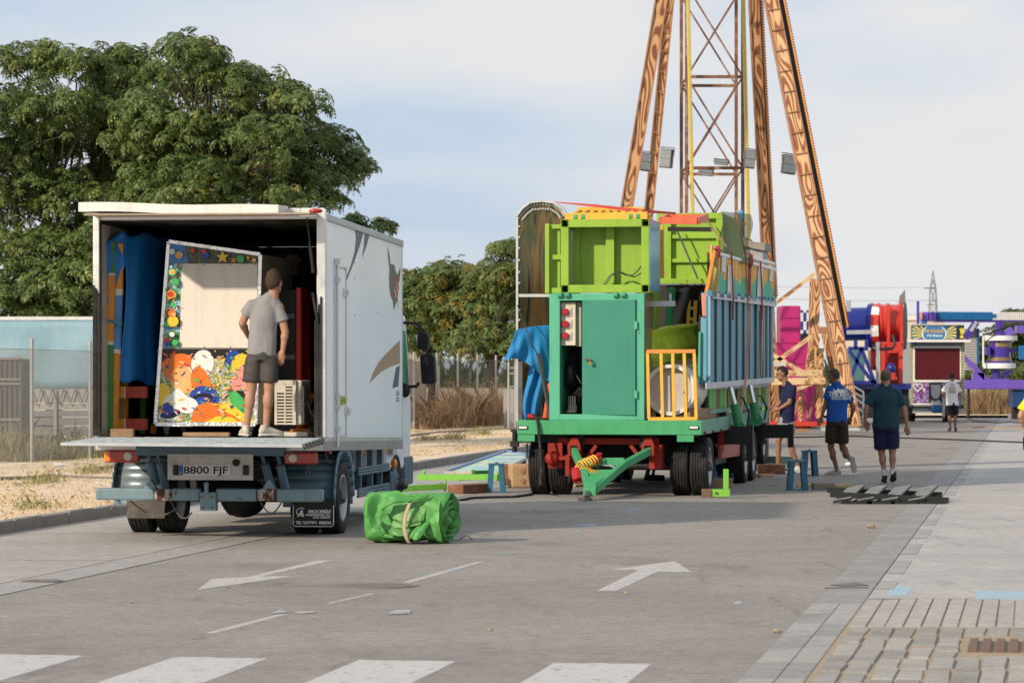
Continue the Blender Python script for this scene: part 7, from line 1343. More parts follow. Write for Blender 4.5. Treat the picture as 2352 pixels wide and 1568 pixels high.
MB().sph(bp(2047, 846, 110.6), (.16, .16, .2), 14, 10).obj('blue_valve', M_bl, BR, smooth=True); MB().lathe([(.2, 0), (.2, .1), (.14, .12), (.14, .25)], bp(2048, 872, 110.6), (0, 0, 1), 16).obj('valve_body', M_rd, BR)
MB().bb(bp(1945, 0).x, bp(2083, 0).x, -1.2, 1.6, bp(0, 893).z, bp(0, 880).z).obj('deck', M_bl, BR); MB().bb(bp(1945, 0).x, bp(2080, 0).x, -.9, 1.5, .25, bp(0, 893).z).obj('undercarriage', M_dark, BR)
for x in (1960, 2060): MB().lathe([(.4, -.12), (.4, .12)], (bp(x, 0).x, -.7, .4), (0, 1, 0), 20).obj('wheel', M_rub, BR)
MB().path([bp(2050, 770, 110.5), bp(2056, 790, 110.4), bp(2050, 800, 110.4), bp(2020, 802, 110.4)], .05, 6).obj('hose', M_blk, BR)
MB().bar(bp(1949, 715, 110.5), bp(1949, 690, 110.5), .15).obj('exhaust', M_galv, BR)
stw = thing('white_stair_rail', 'white metal stair handrails below the blue ride deck', 'stairs', (P(1965, 858, 105).x, 105, 0)); q = stw.location.copy()
for pts in (((1940, 875), (1983, 900), (1983, 940)), ((1945, 890), (1980, 912)), ((1955, 925), (1985, 948)), ((1950, 905), (1982, 927))): MB().path([P(x, y, 105) - q for x, y in pts], .035, 6).obj('handrail', M_white, stw)
for i in range(4): MB().box(P(1955 + i * 9, 950 + i * 8, 105) - q, (.5, .3, .05)).obj('step', M_galv, stw); 
MB().bar(P(1952, 945, 105.2) - q, P(1990, 984, 105.2) - q, .06, .15).obj('stringer', M_galv, stw); MB().bar(P(1983, 945, 105) - q, P(1983, 983, 105) - q, .05).obj('post', M_white, stw)
# ------------------------------------------------------------------ game booth trailer
B = Frame(V(P(2155, 858, 116).x, 116, 0), .03)
GB = thing('game_booth', 'small game booth trailer with dark red roller shutter and sunburst sign', 'booth', B.o, B.a)
def c7(x, y): return ((x / 2.903 + 3600) / 1.7415, (y / 2.903 + 1180) / 1.7415)
M_sb = mat('sign_blue', (.02, .10, .27), .4, var=.08); M_sy = mat('sign_yellow', (.68, .55, .06), .4, var=.08); M_sh = mat('shutter_maroon', (.095, .004, .008), .45, var=.08); M_sg = mat('booth_side', (.30, .31, .32), .5, .3, var=.1)
def br_(x0, x1, y0, y1, ly, dep, name, m, par=None, **kw): mb = MB(); (ax_, ay_), (bx_, by_) = c7(x0, y0), c7(x1, y1); prect(B, mb, ax_, bx_, ay_, by_, ly, dep); return mb.obj(name, m, par or GB, **kw)
br_(125, 748, 540, 1290, .06, 3.6, 'body', M_sg)
br_(135, 745, 345, 515, .04, .3, 'sign_board', M_sb); br_(660, 745, 360, 512, .03, .01, 'sign_black', M_black_ink)
cx_, cy2 = 400, 450
for i in range(40):
    t = 2 * math.pi * i / 40; d = .038
    def edge(tt):
        ex, ey = math.cos(tt), math.sin(tt); s = min(abs(255 / ex) if abs(ex) > 1e-6 else 1e9, abs(80 / ey) if abs(ey) > 1e-6 else 1e9); return 397 + ex * s, 432 + ey * s
    def inn(tt): return 397 + math.cos(tt) * 145, 450 + math.sin(tt) * 100
    e0, e1 = edge(t - d), edge(t + d)
    if abs(e0[0] - 397) < 150: continue
    MB().prism([B.py(*c7(*p), .037) for p in (inn(t - d), e0, e1, inn(t + d))], (0, -.01, 0)).obj('sun_ray', M_sy, GB)
disc_pts = [(397 + 143 * math.cos(2 * math.pi * i / 28), max(362, min(512, 450 + 112 * math.sin(2 * math.pi * i / 28)))) for i in range(28)]
MB().prism([B.py(*c7(*p), .025) for p in disc_pts], (0, -.01, 0)).obj('sign_disc_rim', M_ivory, GB); MB().prism([B.py(*c7(397 + (p[0] - 397) * .9, 438 + (p[1] - 438) * .97), .014) for p in disc_pts], (0, -.008, 0)).obj('sign_disc', mat('disc_blue', (.03, .16, .36), .4), GB)
c = B.py(*c7(397, 420), .0); text('THE VOCALIST', .17, mat('sign_gold', (.65, .38, .10), .4), GB, c, FRONT, 'sign_lettering', .004, .004, fit=.72); c = B.py(*c7(400, 470), .0); text('F.lli Bracco', .12, M_ivory, GB, c, FRONT, 'sign_lettering', .004, .002, shear=.35, fit=.56)
for i in range(5): a = -1.9 + i * .26; p0, p1 = B.py(*c7(716, 480), .02), B.py(*c7(716 + 62 * math.cos(a) * (.9 if i else 1), 480 + 100 * math.sin(a)), .02); MB().bar(p0, p1, .03, .02, up=(0, 1, 0)).obj('crown_point', M_sy, GB)
c = B.py(*c7(716, 486), .015); MB().box(c, (.12, .02, .07)).obj('crown_base', M_sy, GB)
bme2 = MB().sph((0, 0, 0), .036, 8, 5)
for i in range(27): p = B.py(*c7(140 + i * 23, 345), -.02); o = (bme2.obj('sign_bulb', M_bulb, GB, smooth=True, loc=p) if i == 0 else link(bpy.data.objects.new('sign_bulb', bpy.data.objects['sign_bulb'].data), GB)); o.location = p
br_(55, 820, 518, 545, -.5, .8, 'awning', M_ivory); br_(160, 715, 555, 590, .02, .04, 'wave_band', M_sb)
for i in range(6): MB().path([B.py(*c7(175 + i * 88 + dx, 572 + dy), .012) for dx, dy in ((0, 0), (18, 0), (26, -12), (34, 12), (42, -6), (50, 6), (58, 0), (88, 0))], .009, 4).obj('wave_line', M_sy, GB)
br_(155, 705, 592, 615, .0, .06, 'shutter_frame', M_ivory); br_(152, 172, 615, 985, .0, .06, 'shutter_frame', M_ivory); br_(697, 710, 615, 985, .0, .06, 'shutter_frame', M_ivory); br_(152, 705, 985, 1010, .0, .06, 'shutter_frame', M_ivory)
for i in range(22): br_(172, 697, 616 + i * 16.8, 616 + i * 16.8 + 14.5, .02 + .012 * (i % 2), .03, 'shutter_slat', M_sh)
br_(172, 697, 615, 985, .055, .01, 'shutter_back', M_blk)
for xa, xb in ((122, 150), (708, 750)):
    br_(xa, xb, 545, 1285, .03, .04, 'hazard_pillar', M_sb)
    for i in range(24):
        y = 552 + i * 31
        if y + 40 < 1290: MB().prism([B.py(*c7(*p), .028) for p in ((xa, y + 8), (xb, y + 26), (xb, y + 41), (xa, y + 23))], (0, -.006, 0)).obj('hazard_stripe', M_sy, GB)
art = br_(152, 705, 1012, 1258, .03, .03, 'art_panel', art_mat('graffiti', [(.02, .01, .08), (.1, .02, .25), (.3, .02, .08), (.05, .04, .3), (.55, .5, .6), (.12, .02, .2), (.02, .02, .12)], 4.5, 2.5)); br_(148, 510, 1257, 1273, .01, .05, 'art_trim', M_ivory)
hp = []
for i in range(33): t = 2 * math.pi * i / 32; hp.append(B.py(*c7(207 + 52 * math.sin(t) ** 3, 1068 - (42 * math.cos(t) - 16 * math.cos(2 * t) - 6 * math.cos(3 * t) - 3 * math.cos(4 * t))), .02))
MB().path(hp, .022, 5).obj('heart_outline', M_ivory, art); c = B.py(*c7(283, 1108), .01); text('$', .2, M_ivory, art, c, FRONT, 'dollar_sign', .003, .004)
for pts, m_ in (([(345, 1015), (480, 1015), (490, 1255), (330, 1255)], mat('mono_dark', (.03, .03, .04), .4)), ([(360, 1040), (470, 1040), (465, 1150), (440, 1200), (390, 1200), (362, 1150)], mat('mono_pale', (.42, .43, .40), .4, var=.2, sc=9)), ([(350, 1255), (370, 1215), (410, 1235), (450, 1215), (480, 1255)], mat('mono_light', (.55, .55, .55), .4))): lay[0] += .0; MB().prism([B.py(*c7(*p), .022 - .003 * len(m_.name) % .004) for p in pts], (0, -.003 - .002 * ('pale' in m_.name) - .004 * ('light' in m_.name), 0)).obj('mono_shape', m_, art)
br_(110, 745, 1290, 1310, .1, 3.4, 'floor_sill', M_blk); br_(150, 740, 1308, 1370, .3, .4, 'chassis', M_galv); br_(372, 500, 1285, 1355, -.05, .4, 'blue_toolbox', mat('toolbox_blue', (.01, .10, .28), .4), bevel=.03)
for x in (60, 130): c = B.py(*c7(x, 1420), .8 + (x - 60) * .015); MB().lathe([(.42, -.12), (.42, .12)], (c.x, c.y, .42), (1, 0, 0), 20).obj('wheel', M_rub, GB)
c = B.py(*c7(540, 1440), .4); MB().lathe([(.36, -.12), (.36, .12)], (c.x, c.y, .36), (1, 0, 0), 20).obj('wheel', M_rub, GB); c = B.py(*c7(505, 1440), -.1); MB().tube((c.x, c.y, .06), (c.x, c.y, .95), .05).obj('jockey_post', M_galv, GB); MB().lathe([(.1, -.04), (.1, .04)], (c.x, c.y, .1), (1, 0, 0), 14).obj('jockey_wheel', M_rub, GB)
# ------------------------------------------------------------------ purple ride
PU = thing('purple_ride', 'folded purple ride arm with studded boom resting above a purple beam trailer', 'fairground ride', (P(2280, 858, 124).x, 124, 0)); po_ = PU.location.copy()
def pu(x, y, Y=124): return P(*c7(x, y), Y) - po_
M_pu = mat('ride_purple', (.055, .022, .27), .3, var=.1, sc=2, coat=.4); M_puL = mat('ride_lilac', (.14, .075, .44), .35, var=.1, sc=2, coat=.3); M_st = mat('stud_blue', (.02, .14, .34), .3); M_stw = mat('stud_white', (.62, .6, .6), .3); M_tk = mat('teal_panel', (.03, .12, .20), .4)
def pbox(x0, x1, y0, y1, Y, dep, nm, m, **kw): a, b = pu(x0, y1, Y), pu(x1, y0, Y); return MB().bb(a.x, b.x, a.y, a.y + dep, a.z, b.z).obj(nm, m, PU, **kw)
MB().prism([pu(405, 195), pu(1060, 205), pu(1160, 248), pu(1020, 290), pu(420, 285)], (0, 1.0, 0)).obj('boom_blue', M_pu, PU); MB().prism([pu(1064, 205), pu(1900, 215), pu(1900, 300), pu(1024, 292), pu(1164, 248)], (0, 1.0, 0)).obj('boom_white', M_ivory, PU); pbox(400, 1900, 288, 312, 124.0, 1.0, 'boom_rail', M_pu)
st1, st2 = MB(), MB()
for j in range(4):
    for i in range(66):
        x = 435 + i * 22.5; y = 205 + j * 23 + (x - 435) * .008; inside = x < 1060 + (90 - abs(y - 248) * 2.2); p = pu(x, y, 123.97); (st1 if inside else st2).sph(p, .05, 6, 4)
st1.obj('boom_studs', M_st, PU)['kind'] = 'stuff'; st2.obj('boom_studs', M_stw, PU)['kind'] = 'stuff'
pbox(250, 335, 195, 300, 123.9, .8, 'boom_head', M_puL, bevel=.05); pbox(345, 420, 195, 300, 123.8, .8, 'boom_clamp', M_puL); pbox(246, 262, 205, 280, 123.7, .3, 'orange_trim', M_sorg, bevel=.03); pbox(258, 315, 300, 340, 123.9, .5, 'blue_joint', M_st)
pbox(198, 224, 70, 335, 123, .2, 'flag_post', M_pu); MB().bar(pu(890, 310), pu(750, 500), .25).obj('boom_ram', M_pu, PU); MB().bar(pu(890, 310, 123.8), pu(820, 420, 123.8), .12).obj('ram_rod', M_galv, PU)
MB().prism([pu(750, 690), pu(750, 765), pu(975, 985), pu(1055, 985)], (0, .6, 0)).obj('diagonal_beam', M_puL, PU); pbox(750, 1900, 985, 1090, 123.6, .9, 'main_beam', M_puL, bevel=.03); pbox(850, 980, 900, 985, 124, .5, 'web_plate', M_puL)
MB().prism([pu(750, 400, 125), pu(920, 385, 125), pu(905, 780, 125), pu(760, 900, 125)], (0, .2, 0)).obj('bulb_panel', M_tk, PU); mb = MB()
for j in range(16):
    for i in range(7): mb.sph(pu(765 + i * 20, 410 + j * 30, 124.95), .06, 6, 4)
mb.obj('panel_bulbs', M_bulb, PU)['kind'] = 'stuff'; mb = MB()
for j in range(14): mb.sph(pu(905, 405 + j * 29, 124.9), .065, 6, 4)
mb.obj('edge_bulbs', M_st, PU)['kind'] = 'stuff'
kk = 124 / FV / 1.7415 / 2.903
def cylz(x, y0, y1, r, nm, m): a, b = pu(x, y1), pu(x, y0); MB().tube(a, b, r * kk, n=28).obj(nm, m, PU, smooth=True)
cylz(1160, 545, 790, 125, 'hub_drum', M_pu); cylz(1165, 550, 600, 128, 'gold_band', mat('gold_band', (.3, .22, .09), .35, .5)); cylz(1160, 722, 765, 132, 'gold_band', MATS['gold_band']); cylz(1172, 472, 528, 188, 'hub_flange', M_ivory); cylz(1155, 790, 850, 188, 'hub_flange', M_ivory); cylz(1170, 528, 548, 150, 'hub_collar', M_pu); cylz(1155, 765, 790, 150, 'hub_collar', M_pu); cylz(1155, 300, 470, 48, 'upper_shaft', M_pu); cylz(1118, 850, 975, 45, 'lower_shaft', M_pu); pbox(1000, 1050, 600, 690, 123.5, .5, 'side_lug', M_pu); pbox(1280, 1800, 615, 660, 124, .5, 'spoke_arm', M_pu); pbox(1070, 1270, 972, 990, 123.7, .8, 'mount_plate', M_puL)
MB().prism([pu(1165, 900), pu(1270, 865), pu(1310, 870), pu(1230, 975)], (0, .3, 0)).obj('bracket', M_puL, PU); MB().prism([pu(1195, 440), pu(1290, 360), pu(1335, 450), pu(1240, 475)], (0, .4, 0)).obj('bracket', M_puL, PU); pbox(1355, 1800, 345, 440, 124.2, .6, 'right_box', M_puL); mb = MB()
for j in range(6):
    for i in range(3): mb.sph(pu(1395 + i * 22, 605 + j * 25, 123.6), .07, 6, 4)
mb.obj('spoke_bulbs', M_st, PU)['kind'] = 'stuff'
pbox(960, 975, 475, 830, 123.5, .1, 'white_pole', M_ivory); MB().path([pu(960, 460, 123.4), pu(1080, 430, 123.3), pu(1200, 380, 123.3), pu(1380, 330, 123.3)], .04, 5).obj('cable', M_blk, PU)
pbox(1310, 1900, 1095, 1300, 123.8, 1.2, 'blue_skirt', mat('skirt_blue', (.01, .05, .16), .5, var=.2))
for x in (1330, 1800): a = pu(x, 1300); MB().bb(a.x, a.x + .4, .3, .8, 0, a.z + .02).obj('support_leg', M_dark, PU)
MB().bb(pu(800, 0).x, pu(820, 0).x, .2, .6, 0, pu(0, 1090).z).obj('support_leg', M_blk, PU)
tbw = thing('white_trestle_table', 'small white trestle standing in front of the dry grass', 'table', G(*c7(965, 1408))); q = tbw.location.copy(); kq = q.y / FV / 1.7415 / 2.903
MB().bb(-65 * kq, 65 * kq, -.2, .2, 105 * kq, 112 * kq).obj('top', M_ivory, tbw); MB().bar((0, 0, 0), (0, 0, 105 * kq), .09).obj('leg', M_ivory, tbw)
# ------------------------------------------------------------------ people
from mathutils.bvhtree import BVHTree
def remesh(o, vox, it=4, fac=.5, dec=None):
    m = o.modifiers.new('r', 'REMESH'); m.mode = 'VOXEL'; m.voxel_size = vox; m.use_smooth_shade = True
    s = o.modifiers.new('s', 'SMOOTH'); s.iterations = it; s.factor = fac
    if dec: d = o.modifiers.new('d', 'DECIMATE'); d.ratio = dec
    mats = list(o.data.materials); bake(o); o.data.materials.clear()
    for q in mats: o.data.materials.append(q)
    o.data.polygons.foreach_set('use_smooth', [True] * len(o.data.polygons)); return o
def cap(mb, p, q, r0, r1): mb.sph(p, r0, 12, 8); mb.sph(q, r1, 12, 8); mb.tube(p, q, r0, r1, 12)
def cloth(name, col, rough=.85, bsc=9.0, bump=.45): return mat(name, col, rough, var=.09, sc=7, bump=bump, bsc=bsc, spec=.2)
def person(label, Y0, jp, z0=0.0, skin=(.33, .165, .10), shirt=None, shorts=None, hairc=(.03, .02, .015), shoe=(.5, .47, .42), sole=(.6, .58, .55), face=(0, 1, 0), girth=1.0, sock=None, hair_up=.0, flat=('L', 'R'), sleeve=.62, shortlen=.8, belly=0.0, group=None):
    k = Y0 / FV; J = {}
    root = V((jp['pelvis'][0] - CX) * k, Y0, z0)
    for n_, v in jp.items(): J[n_] = P(v[0], v[1], Y0) + V(0, v[2] if len(v) > 2 else 0, 0) - root
    # keep the vertical position right although joints sit nearer or farther than Y0
    t = thing('person', label, 'person', root, 0, group)
    SKm = mat('skin_%s' % label[:18], skin, .5, var=.1, sc=9, spec=.35, sub=.06)
    f = Vector(face).normalized(); side = f.cross(V(0, 0, 1)).normalized(); up = side.cross(f)
    H = J['head']; B_ = MB(); Rm = Matrix((side, f, up)).transposed()
    HS = 1.07
    def hp(a, b, c): return H + (side * a + f * b + up * c) * HS
    B_.sph(hp(0, -.012, .02), (.079, .1, .105), 18, 12, Rm); B_.sph(hp(0, .03, -.055), (.06, .066, .067), 14, 10, Rm); B_.sph(hp(0, .055, -.095), (.03, .028, .022), 10, 8, Rm)
    B_.sph(hp(0, .095, -.018), (.014, .024, .022), 10, 8, Rm); B_.tube(hp(0, .082, .02), hp(0, .104, -.022), .009, .013, 8); B_.sph(hp(0, .078, .03), (.05, .018, .014), 10, 6, Rm); B_.sph(hp(0, .085, -.062), (.026, .014, .012), 10, 6, Rm)
    for s in (-1, 1): B_.sph(hp(s * .077, -.01, -.005), (.011, .024, .033), 10, 8, Rm)
    nk = J['neck']; B_.tube(nk + V(0, 0, -.07), hp(0, -.02, -.05), .062 * girth ** .5, .054, 14)
    sh = (J['shL'] + J['shR']) / 2; pv = J['pelvis']; sw = (J['shR'] - J['shL']).length / 2
    ax = (J['shR'] - J['shL']).normalized(); ay = V(0, 0, 1).cross(ax).normalized()
    def tring(t, rx, ry, off=0.0): c = pv.lerp(sh, t); return (c + ay * off, rx, ry, Matrix((ax, ay, ax.cross(ay))).transposed())
    g = girth
    B_.loft([tring(.0, .13 * g, .09 * g), tring(.4, .12 * g, .085 * g), tring(.75, .14 * g, .09 * g), tring(.98, .1 * g, .06)])
    for s in 'LR':
        cap(B_, J['sh' + s] + V(0, 0, -.02), J['el' + s], .05 * g ** .4, .041); cap(B_, J['el' + s], J['wr' + s], .042, .027); m_ = J['el' + s].lerp(J['wr' + s], .28); B_.sph(m_, .045, 10, 8)
        w = J['wr' + s]; hd = (J['ha' + s] - w); L = max(.09, min(.2, hd.length)); hd.normalize(); pn = hd.cross(V(0, 1, 0)); pn = pn.normalized() if pn.length > .1 else V(1, 0, 0); bn = hd.cross(pn).normalized()
        rm = Matrix((pn, hd, bn)).transposed(); B_.tube(w, w + hd * .05, .026, .03, 10); B_.sph(w + hd * .065, (.043, .05, .021), 12, 8, rm)
        for fi in range(4):
            o_ = (fi - 1.5) * .021; ln = (.062, .075, .07, .052)[fi]; p0 = w + hd * .1 + pn * o_; p1 = p0 + hd * ln * .55 + bn * .012 * (1 if s == 'L' else -1); p2 = p1 + hd * ln * .4 + bn * .03 * (1 if s == 'L' else -1); B_.path([w + hd * .07 + pn * o_ * .8, p0, p1, p2], [.011, .0105, .0095, .008], 7)
        td = -1 if s == 'R' else 1; q0 = w + hd * .03 + pn * td * .032; B_.path([w + hd * .02, q0, q0 + hd * .035 + pn * td * .022, q0 + hd * .068 + pn * td * .022], [.014, .013, .011, .009], 7)
        cap(B_, J['hip' + s], J['kn' + s], .085 * g ** .5, .056); cap(B_, J['kn' + s], J['an' + s], .054, .035); B_.sph(J['kn' + s].lerp(J['an' + s], .28) - f * .0 + V(0, -.012 * (1 if f.y > 0 else -1), 0), (.058, .062, .11), 12, 10)
        cap(B_, J['an' + s], J['an' + s].lerp(J['to' + s], .5), .036, .03)
    bo_ = B_.obj('body', SKm, t); remesh(bo_, .009, 3)
    # hair
    hb = MB().sph((0, 0, 0), (.0785 * 1.05, .1 * 1.05, .105 * 1.05), 26, 18); kf = []
    for fc in hb.f:
        c = sum((Vector(hb.v[i]) for i in fc), Vector()) / len(fc)
        nz, ny = c.z / .11, c.y / .105
        if (nz > .38 + .25 * max(0, ny)) or (ny < .2 and nz > -.1 - .66 * max(0, -ny) and abs(c.x) / .0785 < 1.1): kf.append(fc)
    hb.f = kf; hb.mi = [0] * len(kf)
    hb.v = [tuple(H + side * v[0] + f * (v[1] - .013) + up * (v[2] + .021) + up * (hair_up * max(0, v[2]) * 6 * (.6 + .4 * noise.noise(Vector(v) * 30))) + noise.noise_vector(Vector(v) * 70) * .008) for v in hb.v]
    hb.obj('hair', mat('hair_%.3f' % hairc[0], hairc, .7, var=.35, sc=40, bump=.8, bsc=70), t, smooth=True, solid=.006)
    for s in (-1, 1): MB().sph(hp(s * .032, .082, .008), (.011, .008, .006), 8, 6, Rm).obj('eye', M_black_ink, t); MB().bar(hp(s * .018, .094, .028), hp(s * .047, .084, .026), .006, .007).obj('eyebrow', MATS['hair_%.3f' % hairc[0]], t)
    # shirt
    S_ = MB(); hem = jp.get('hem'); ht = -.12 if hem is None else (P(hem[0], hem[1], Y0) - root - pv).z / max(.1, (sh - pv).z)
    S_.loft([tring(ht, .178 * g, .128 * g + belly * .4, belly * .0), tring(ht + .2, .172 * g, .125 * g + belly * .5), tring(.4, .165 * g, .118 * g + belly * .6), tring(.72, max(.168 * g, sw * .86), .122 * g + belly * .2), tring(.92, sw * .95, .105 * g), tring(1.03, sw * .72, .078), (nk + V(0, 0, .012), .066 * g ** .4, .064)])
    for s in 'LR':
        e = J['sh' + s].lerp(J['el' + s], sleeve + .12); s0 = J['sh' + s] + (sh - J['sh' + s]) * .12 + V(0, 0, -.022); S_.sph(s0, .066 * g ** .4, 12, 8); S_.tube(s0, e, .066 * g ** .4, .073 * g ** .4, 14); cap(S_, nk + V(0, 0, -.045), s0, .05, .06 * g ** .3); cap(S_, nk + V(0, 0, -.1), s0 + V(0, 0, -.06), .07, .06 * g ** .3)
    so_ = S_.obj('shirt', shirt, t); remesh(so_, .0125, 4)
    for v in so_.data.vertices:
        c = v.co; n1 = noise.noise(V(c.x * 9, c.y * 9, c.z * 3.2) + root); n2 = noise.noise(V(c.x * 4 + c.z * 7, c.y * 6, c.z * 9) + root)
        v.co += v.normal * (.009 * n1 + .006 * n2)
    # shorts
    Q = MB(); Q.loft([tring(-.2, .17 * g, .125 * g), tring(-.08, .172 * g, .128 * g), tring(.1, .16 * g, .118 * g)])
    for s in 'LR':
        e = J['hip' + s].lerp(J['kn' + s], shortlen); m_ = J['hip' + s].lerp(J['kn' + s], shortlen * .5); Q.sph(J['hip' + s], .1 * g ** .6, 12, 8); Q.tube(J['hip' + s], m_, .105 * g ** .6, .108 * g ** .5, 14); Q.tube(m_, e, .108 * g ** .5, .104 * g ** .5, 14)
    qo = Q.obj('shorts', shorts, t); remesh(qo, .013, 4)
    for v in qo.data.vertices:
        c = v.co; v.co += v.normal * (.009 * noise.noise(V(c.x * 11, c.y * 9, c.z * 5) + root) + .005 * noise.noise(V(c.x * 5 + c.z * 9, c.y * 6, c.z * 14)))
    # shoes
    for s in 'LR':
        a, b = J['an' + s], J['to' + s]; hl = jp.get('he' + s); d = (b - a); hz = V(d.x, d.y, 0)
        hzl = hz.normalized() if hz.length > .02 else f
        if hl: hv = P(hl[0], hl[1], Y0) + V(0, hl[2] if len(hl) > 2 else 0, 0) - root
        else: hv = V(a.x, a.y, b.z) - hzl * .045
        dirn = (b - hv).normalized(); upv = V(0, 0, 1) if s in flat else (a - hv.lerp(b, .35)).normalized(); sd = dirn.cross(upv).normalized(); upv = sd.cross(dirn); L = .27; o0 = hv
        rm = Matrix((sd, dirn, upv)).transposed(); X = MB()
        def q_(x, y, z): return o0 + sd * x + dirn * y + upv * z
        rg = [(-.03, .02, .03, .045), (.0, .036, .045, .055), (.05, .038, .05, .06), (.1, .04, .045, .05), (.16, .047, .034, .036), (.21, .044, .027, .028), (.25, .026, .02, .022)]
        X.loft([(q_(0, y, zc), w, h, Matrix((sd, upv, dirn)).transposed()) for y, w, h, zc in rg]); X.tube(q_(0, .03, .07), q_(0, .02, .115), .042, .04, 12)
        xo = X.obj('shoe', shoe if not isinstance(shoe, tuple) else mat('shoe_%.2f%.2f' % shoe[:2], shoe, .6, var=.15, sc=15), t); remesh(xo, .008, 3)
        MB().loft([(q_(0, y, .008), w * 1.12, .014, Matrix((sd, upv, dirn)).transposed()) for y, w, h, zc in rg]).obj('sole', mat('sole_%.2f' % sole[0], sole, .7), xo, smooth=True)
        if sock: MB().tube(a.lerp(J['kn' + s], -.02) + V(0, 0, -.02), a.lerp(J['kn' + s], .2), .046, .05, 14).obj('sock', mat('sock_white', (.62, .61, .6), .9, bump=.3, bsc=60), t, smooth=True)
    return t, so_, root
def on_cloth(o, target, off=.004, pitch=.03):
    """lay a flat print on the cloth in front of it"""
    dg = bpy.context.evaluated_depsgraph_get(); bv = BVHTree.FromPolygons([v.co.copy() for v in target.data.vertices], [tuple(p.vertices) for p in target.data.polygons])
    mw = o.matrix_local.copy(); inv = mw.inverted()
    for v in o.data.vertices:
        p = mw @ v.co; h = bv.ray_cast(V(p.x, -2, p.z), V(0, 1, 0))
        if h[0] is not None: v.co = inv @ (h[0] + V(0, -off, 0))
def shirt_text(body, x, y, w, Y0, root, par, size, m, rz=0.0, bold=.002):
    c = P(x, y, Y0 - .3) - root; c.z = (P(x, y, Y0) - root).z; c.x = (P(x, y, Y0) - root).x
    o = text(body, size, m, par, c, (math.pi / 2, rz, 0), 'shirt_print', 0, bold, fit=w)
    me = o.data; bm = bmesh.new(); bm.from_mesh(me); bmesh.ops.subdivide_edges(bm, edges=[e for e in bm.edges if e.calc_length() > .02], cuts=2); bm.to_mesh(me); bm.free(); bpy.context.view_layer.update(); o.matrix_local = Matrix.Translation(c) @ Euler((math.pi / 2, rz, 0)).to_matrix().to_4x4() @ Matrix.Diagonal((o.scale.x, 1, 1, 1)); on_cloth(o, par); return o

person('man in grey shirt and dark shorts standing on the truck lift, seen from behind', 33.95, dict(head=(630, 650), neck=(628, 672), shL=(575, 695), shR=(642, 700), elL=(556, 742, .04), wrL=(566, 772, .25), haL=(580, 785, .38), elR=(655, 762), wrR=(650, 803), haR=(645, 828), pelvis=(601, 806), hem=(600, 817), hipL=(583, 828), hipR=(619, 829), knL=(577, 895), knR=(618, 895), anL=(566, 981), anR=(611, 981), toL=(556, 1000, .14), toR=(634, 1000, .06), heL=(566, 1000, -.03), heR=(602, 1000, -.03)), 1.06,
       skin=(.40, .21, .13), shirt=cloth('grey_marl', (.25, .245, .25)), shorts=cloth('charcoal_shorts', (.062, .055, .053), .6), hairc=(.055, .03, .018), shoe=(.50, .45, .36), sole=(.62, .6, .57), face=(.35, 1, .15), girth=.87, hair_up=.05, sleeve=.5, shortlen=.74)
shoes_red = None
person('man in navy shirt facing the trailer side, standing beside its rear wheels', 56.2, dict(head=(1796, 858), neck=(1805, 877), shL=(1806, 889, .14), shR=(1821, 889, -.14), elL=(1800, 920, .15), wrL=(1783, 936, .1), haL=(1772, 940, .05), elR=(1811, 925, -.16), wrR=(1788, 939, -.12), haR=(1774, 943, -.05), pelvis=(1806, 964), hem=(1806, 972), hipL=(1801, 975, .08), hipR=(1811, 975, -.08), knL=(1789, 1012, .08), knR=(1813, 1016, -.06), anL=(1789, 1073, .1), anR=(1834, 1072, -.05), toL=(1772, 1084, .1), toR=(1822, 1088, -.05), heR=(1839, 1083, -.05)), 0,
       skin=(.26, .125, .075), shirt=cloth('navy_shirt', (.012, .014, .05)), shorts=cloth('lilac_grey_shorts', (.24, .24, .30)), hairc=(.012, .01, .009), shoe=(.55, .54, .52), sole=(.5, .48, .46), face=(-1, -.12, -.3), girth=1.02, sleeve=.62, shortlen=.5)
tb2, sb2, rb2 = person('man in bright blue printed shirt and brown shorts walking away beyond the blue stands', 55.0, dict(head=(1914, 864), neck=(1920, 877), shL=(1902, 892, .0), shR=(1944, 896, .0), elL=(1897, 928, .03), wrL=(1887, 957, .0), haL=(1880, 974, -.02), elR=(1961, 936, .05), wrR=(1957, 957, .12), haR=(1953, 970, .15), pelvis=(1922, 964), hem=(1922, 970), hipL=(1911, 976), hipR=(1934, 976), knL=(1909, 1028, .06), knR=(1936, 1030, .05), anL=(1924, 1080, .05), anR=(1955, 1060, -.2), toL=(1898, 1090, .1), toR=(1961, 1088, -.2), heL=(1929, 1089, .05), heR=(1955, 1052, -.27)), 0,
       skin=(.22, .105, .06), shirt=cloth('royal_blue_shirt', (.02, .085, .36)), shorts=cloth('brown_shorts', (.035, .024, .018)), hairc=(.05, .037, .03), shoe=(.5, .48, .44), sole=(.42, .38, .34), face=(-.85, .5, -.12), girth=1.05, flat=('L',), sleeve=.55, shortlen=.78)
shirt_text('THE KING', 1929.5, 905.5, .40, 55, rb2, sb2, .1, M_ivory, .03, .006); shirt_text('EXCLUSIVE', 1931, 914.5, .33, 55, rb2, sb2, .07, M_ivory, .03)
for x in (1924, 1941):
    c = P(x, 898, 55) - rb2; pts = [(-.075, -.035), (.075, -.035), (.085, .045), (.04, .005), (0, .055), (-.04, .005), (-.085, .045)]; mb = MB().poly([V(c.x + a, -.3, c.z + b) for a, b in pts]); o = mb.obj('crown_print', M_ivory, sb2); bm = bmesh.new(); bm.from_mesh(o.data); bmesh.ops.triangulate(bm, faces=bm.faces); bmesh.ops.subdivide_edges(bm, edges=bm.edges, cuts=3); bm.to_mesh(o.data); bm.free(); on_cloth(o, sb2, .003)
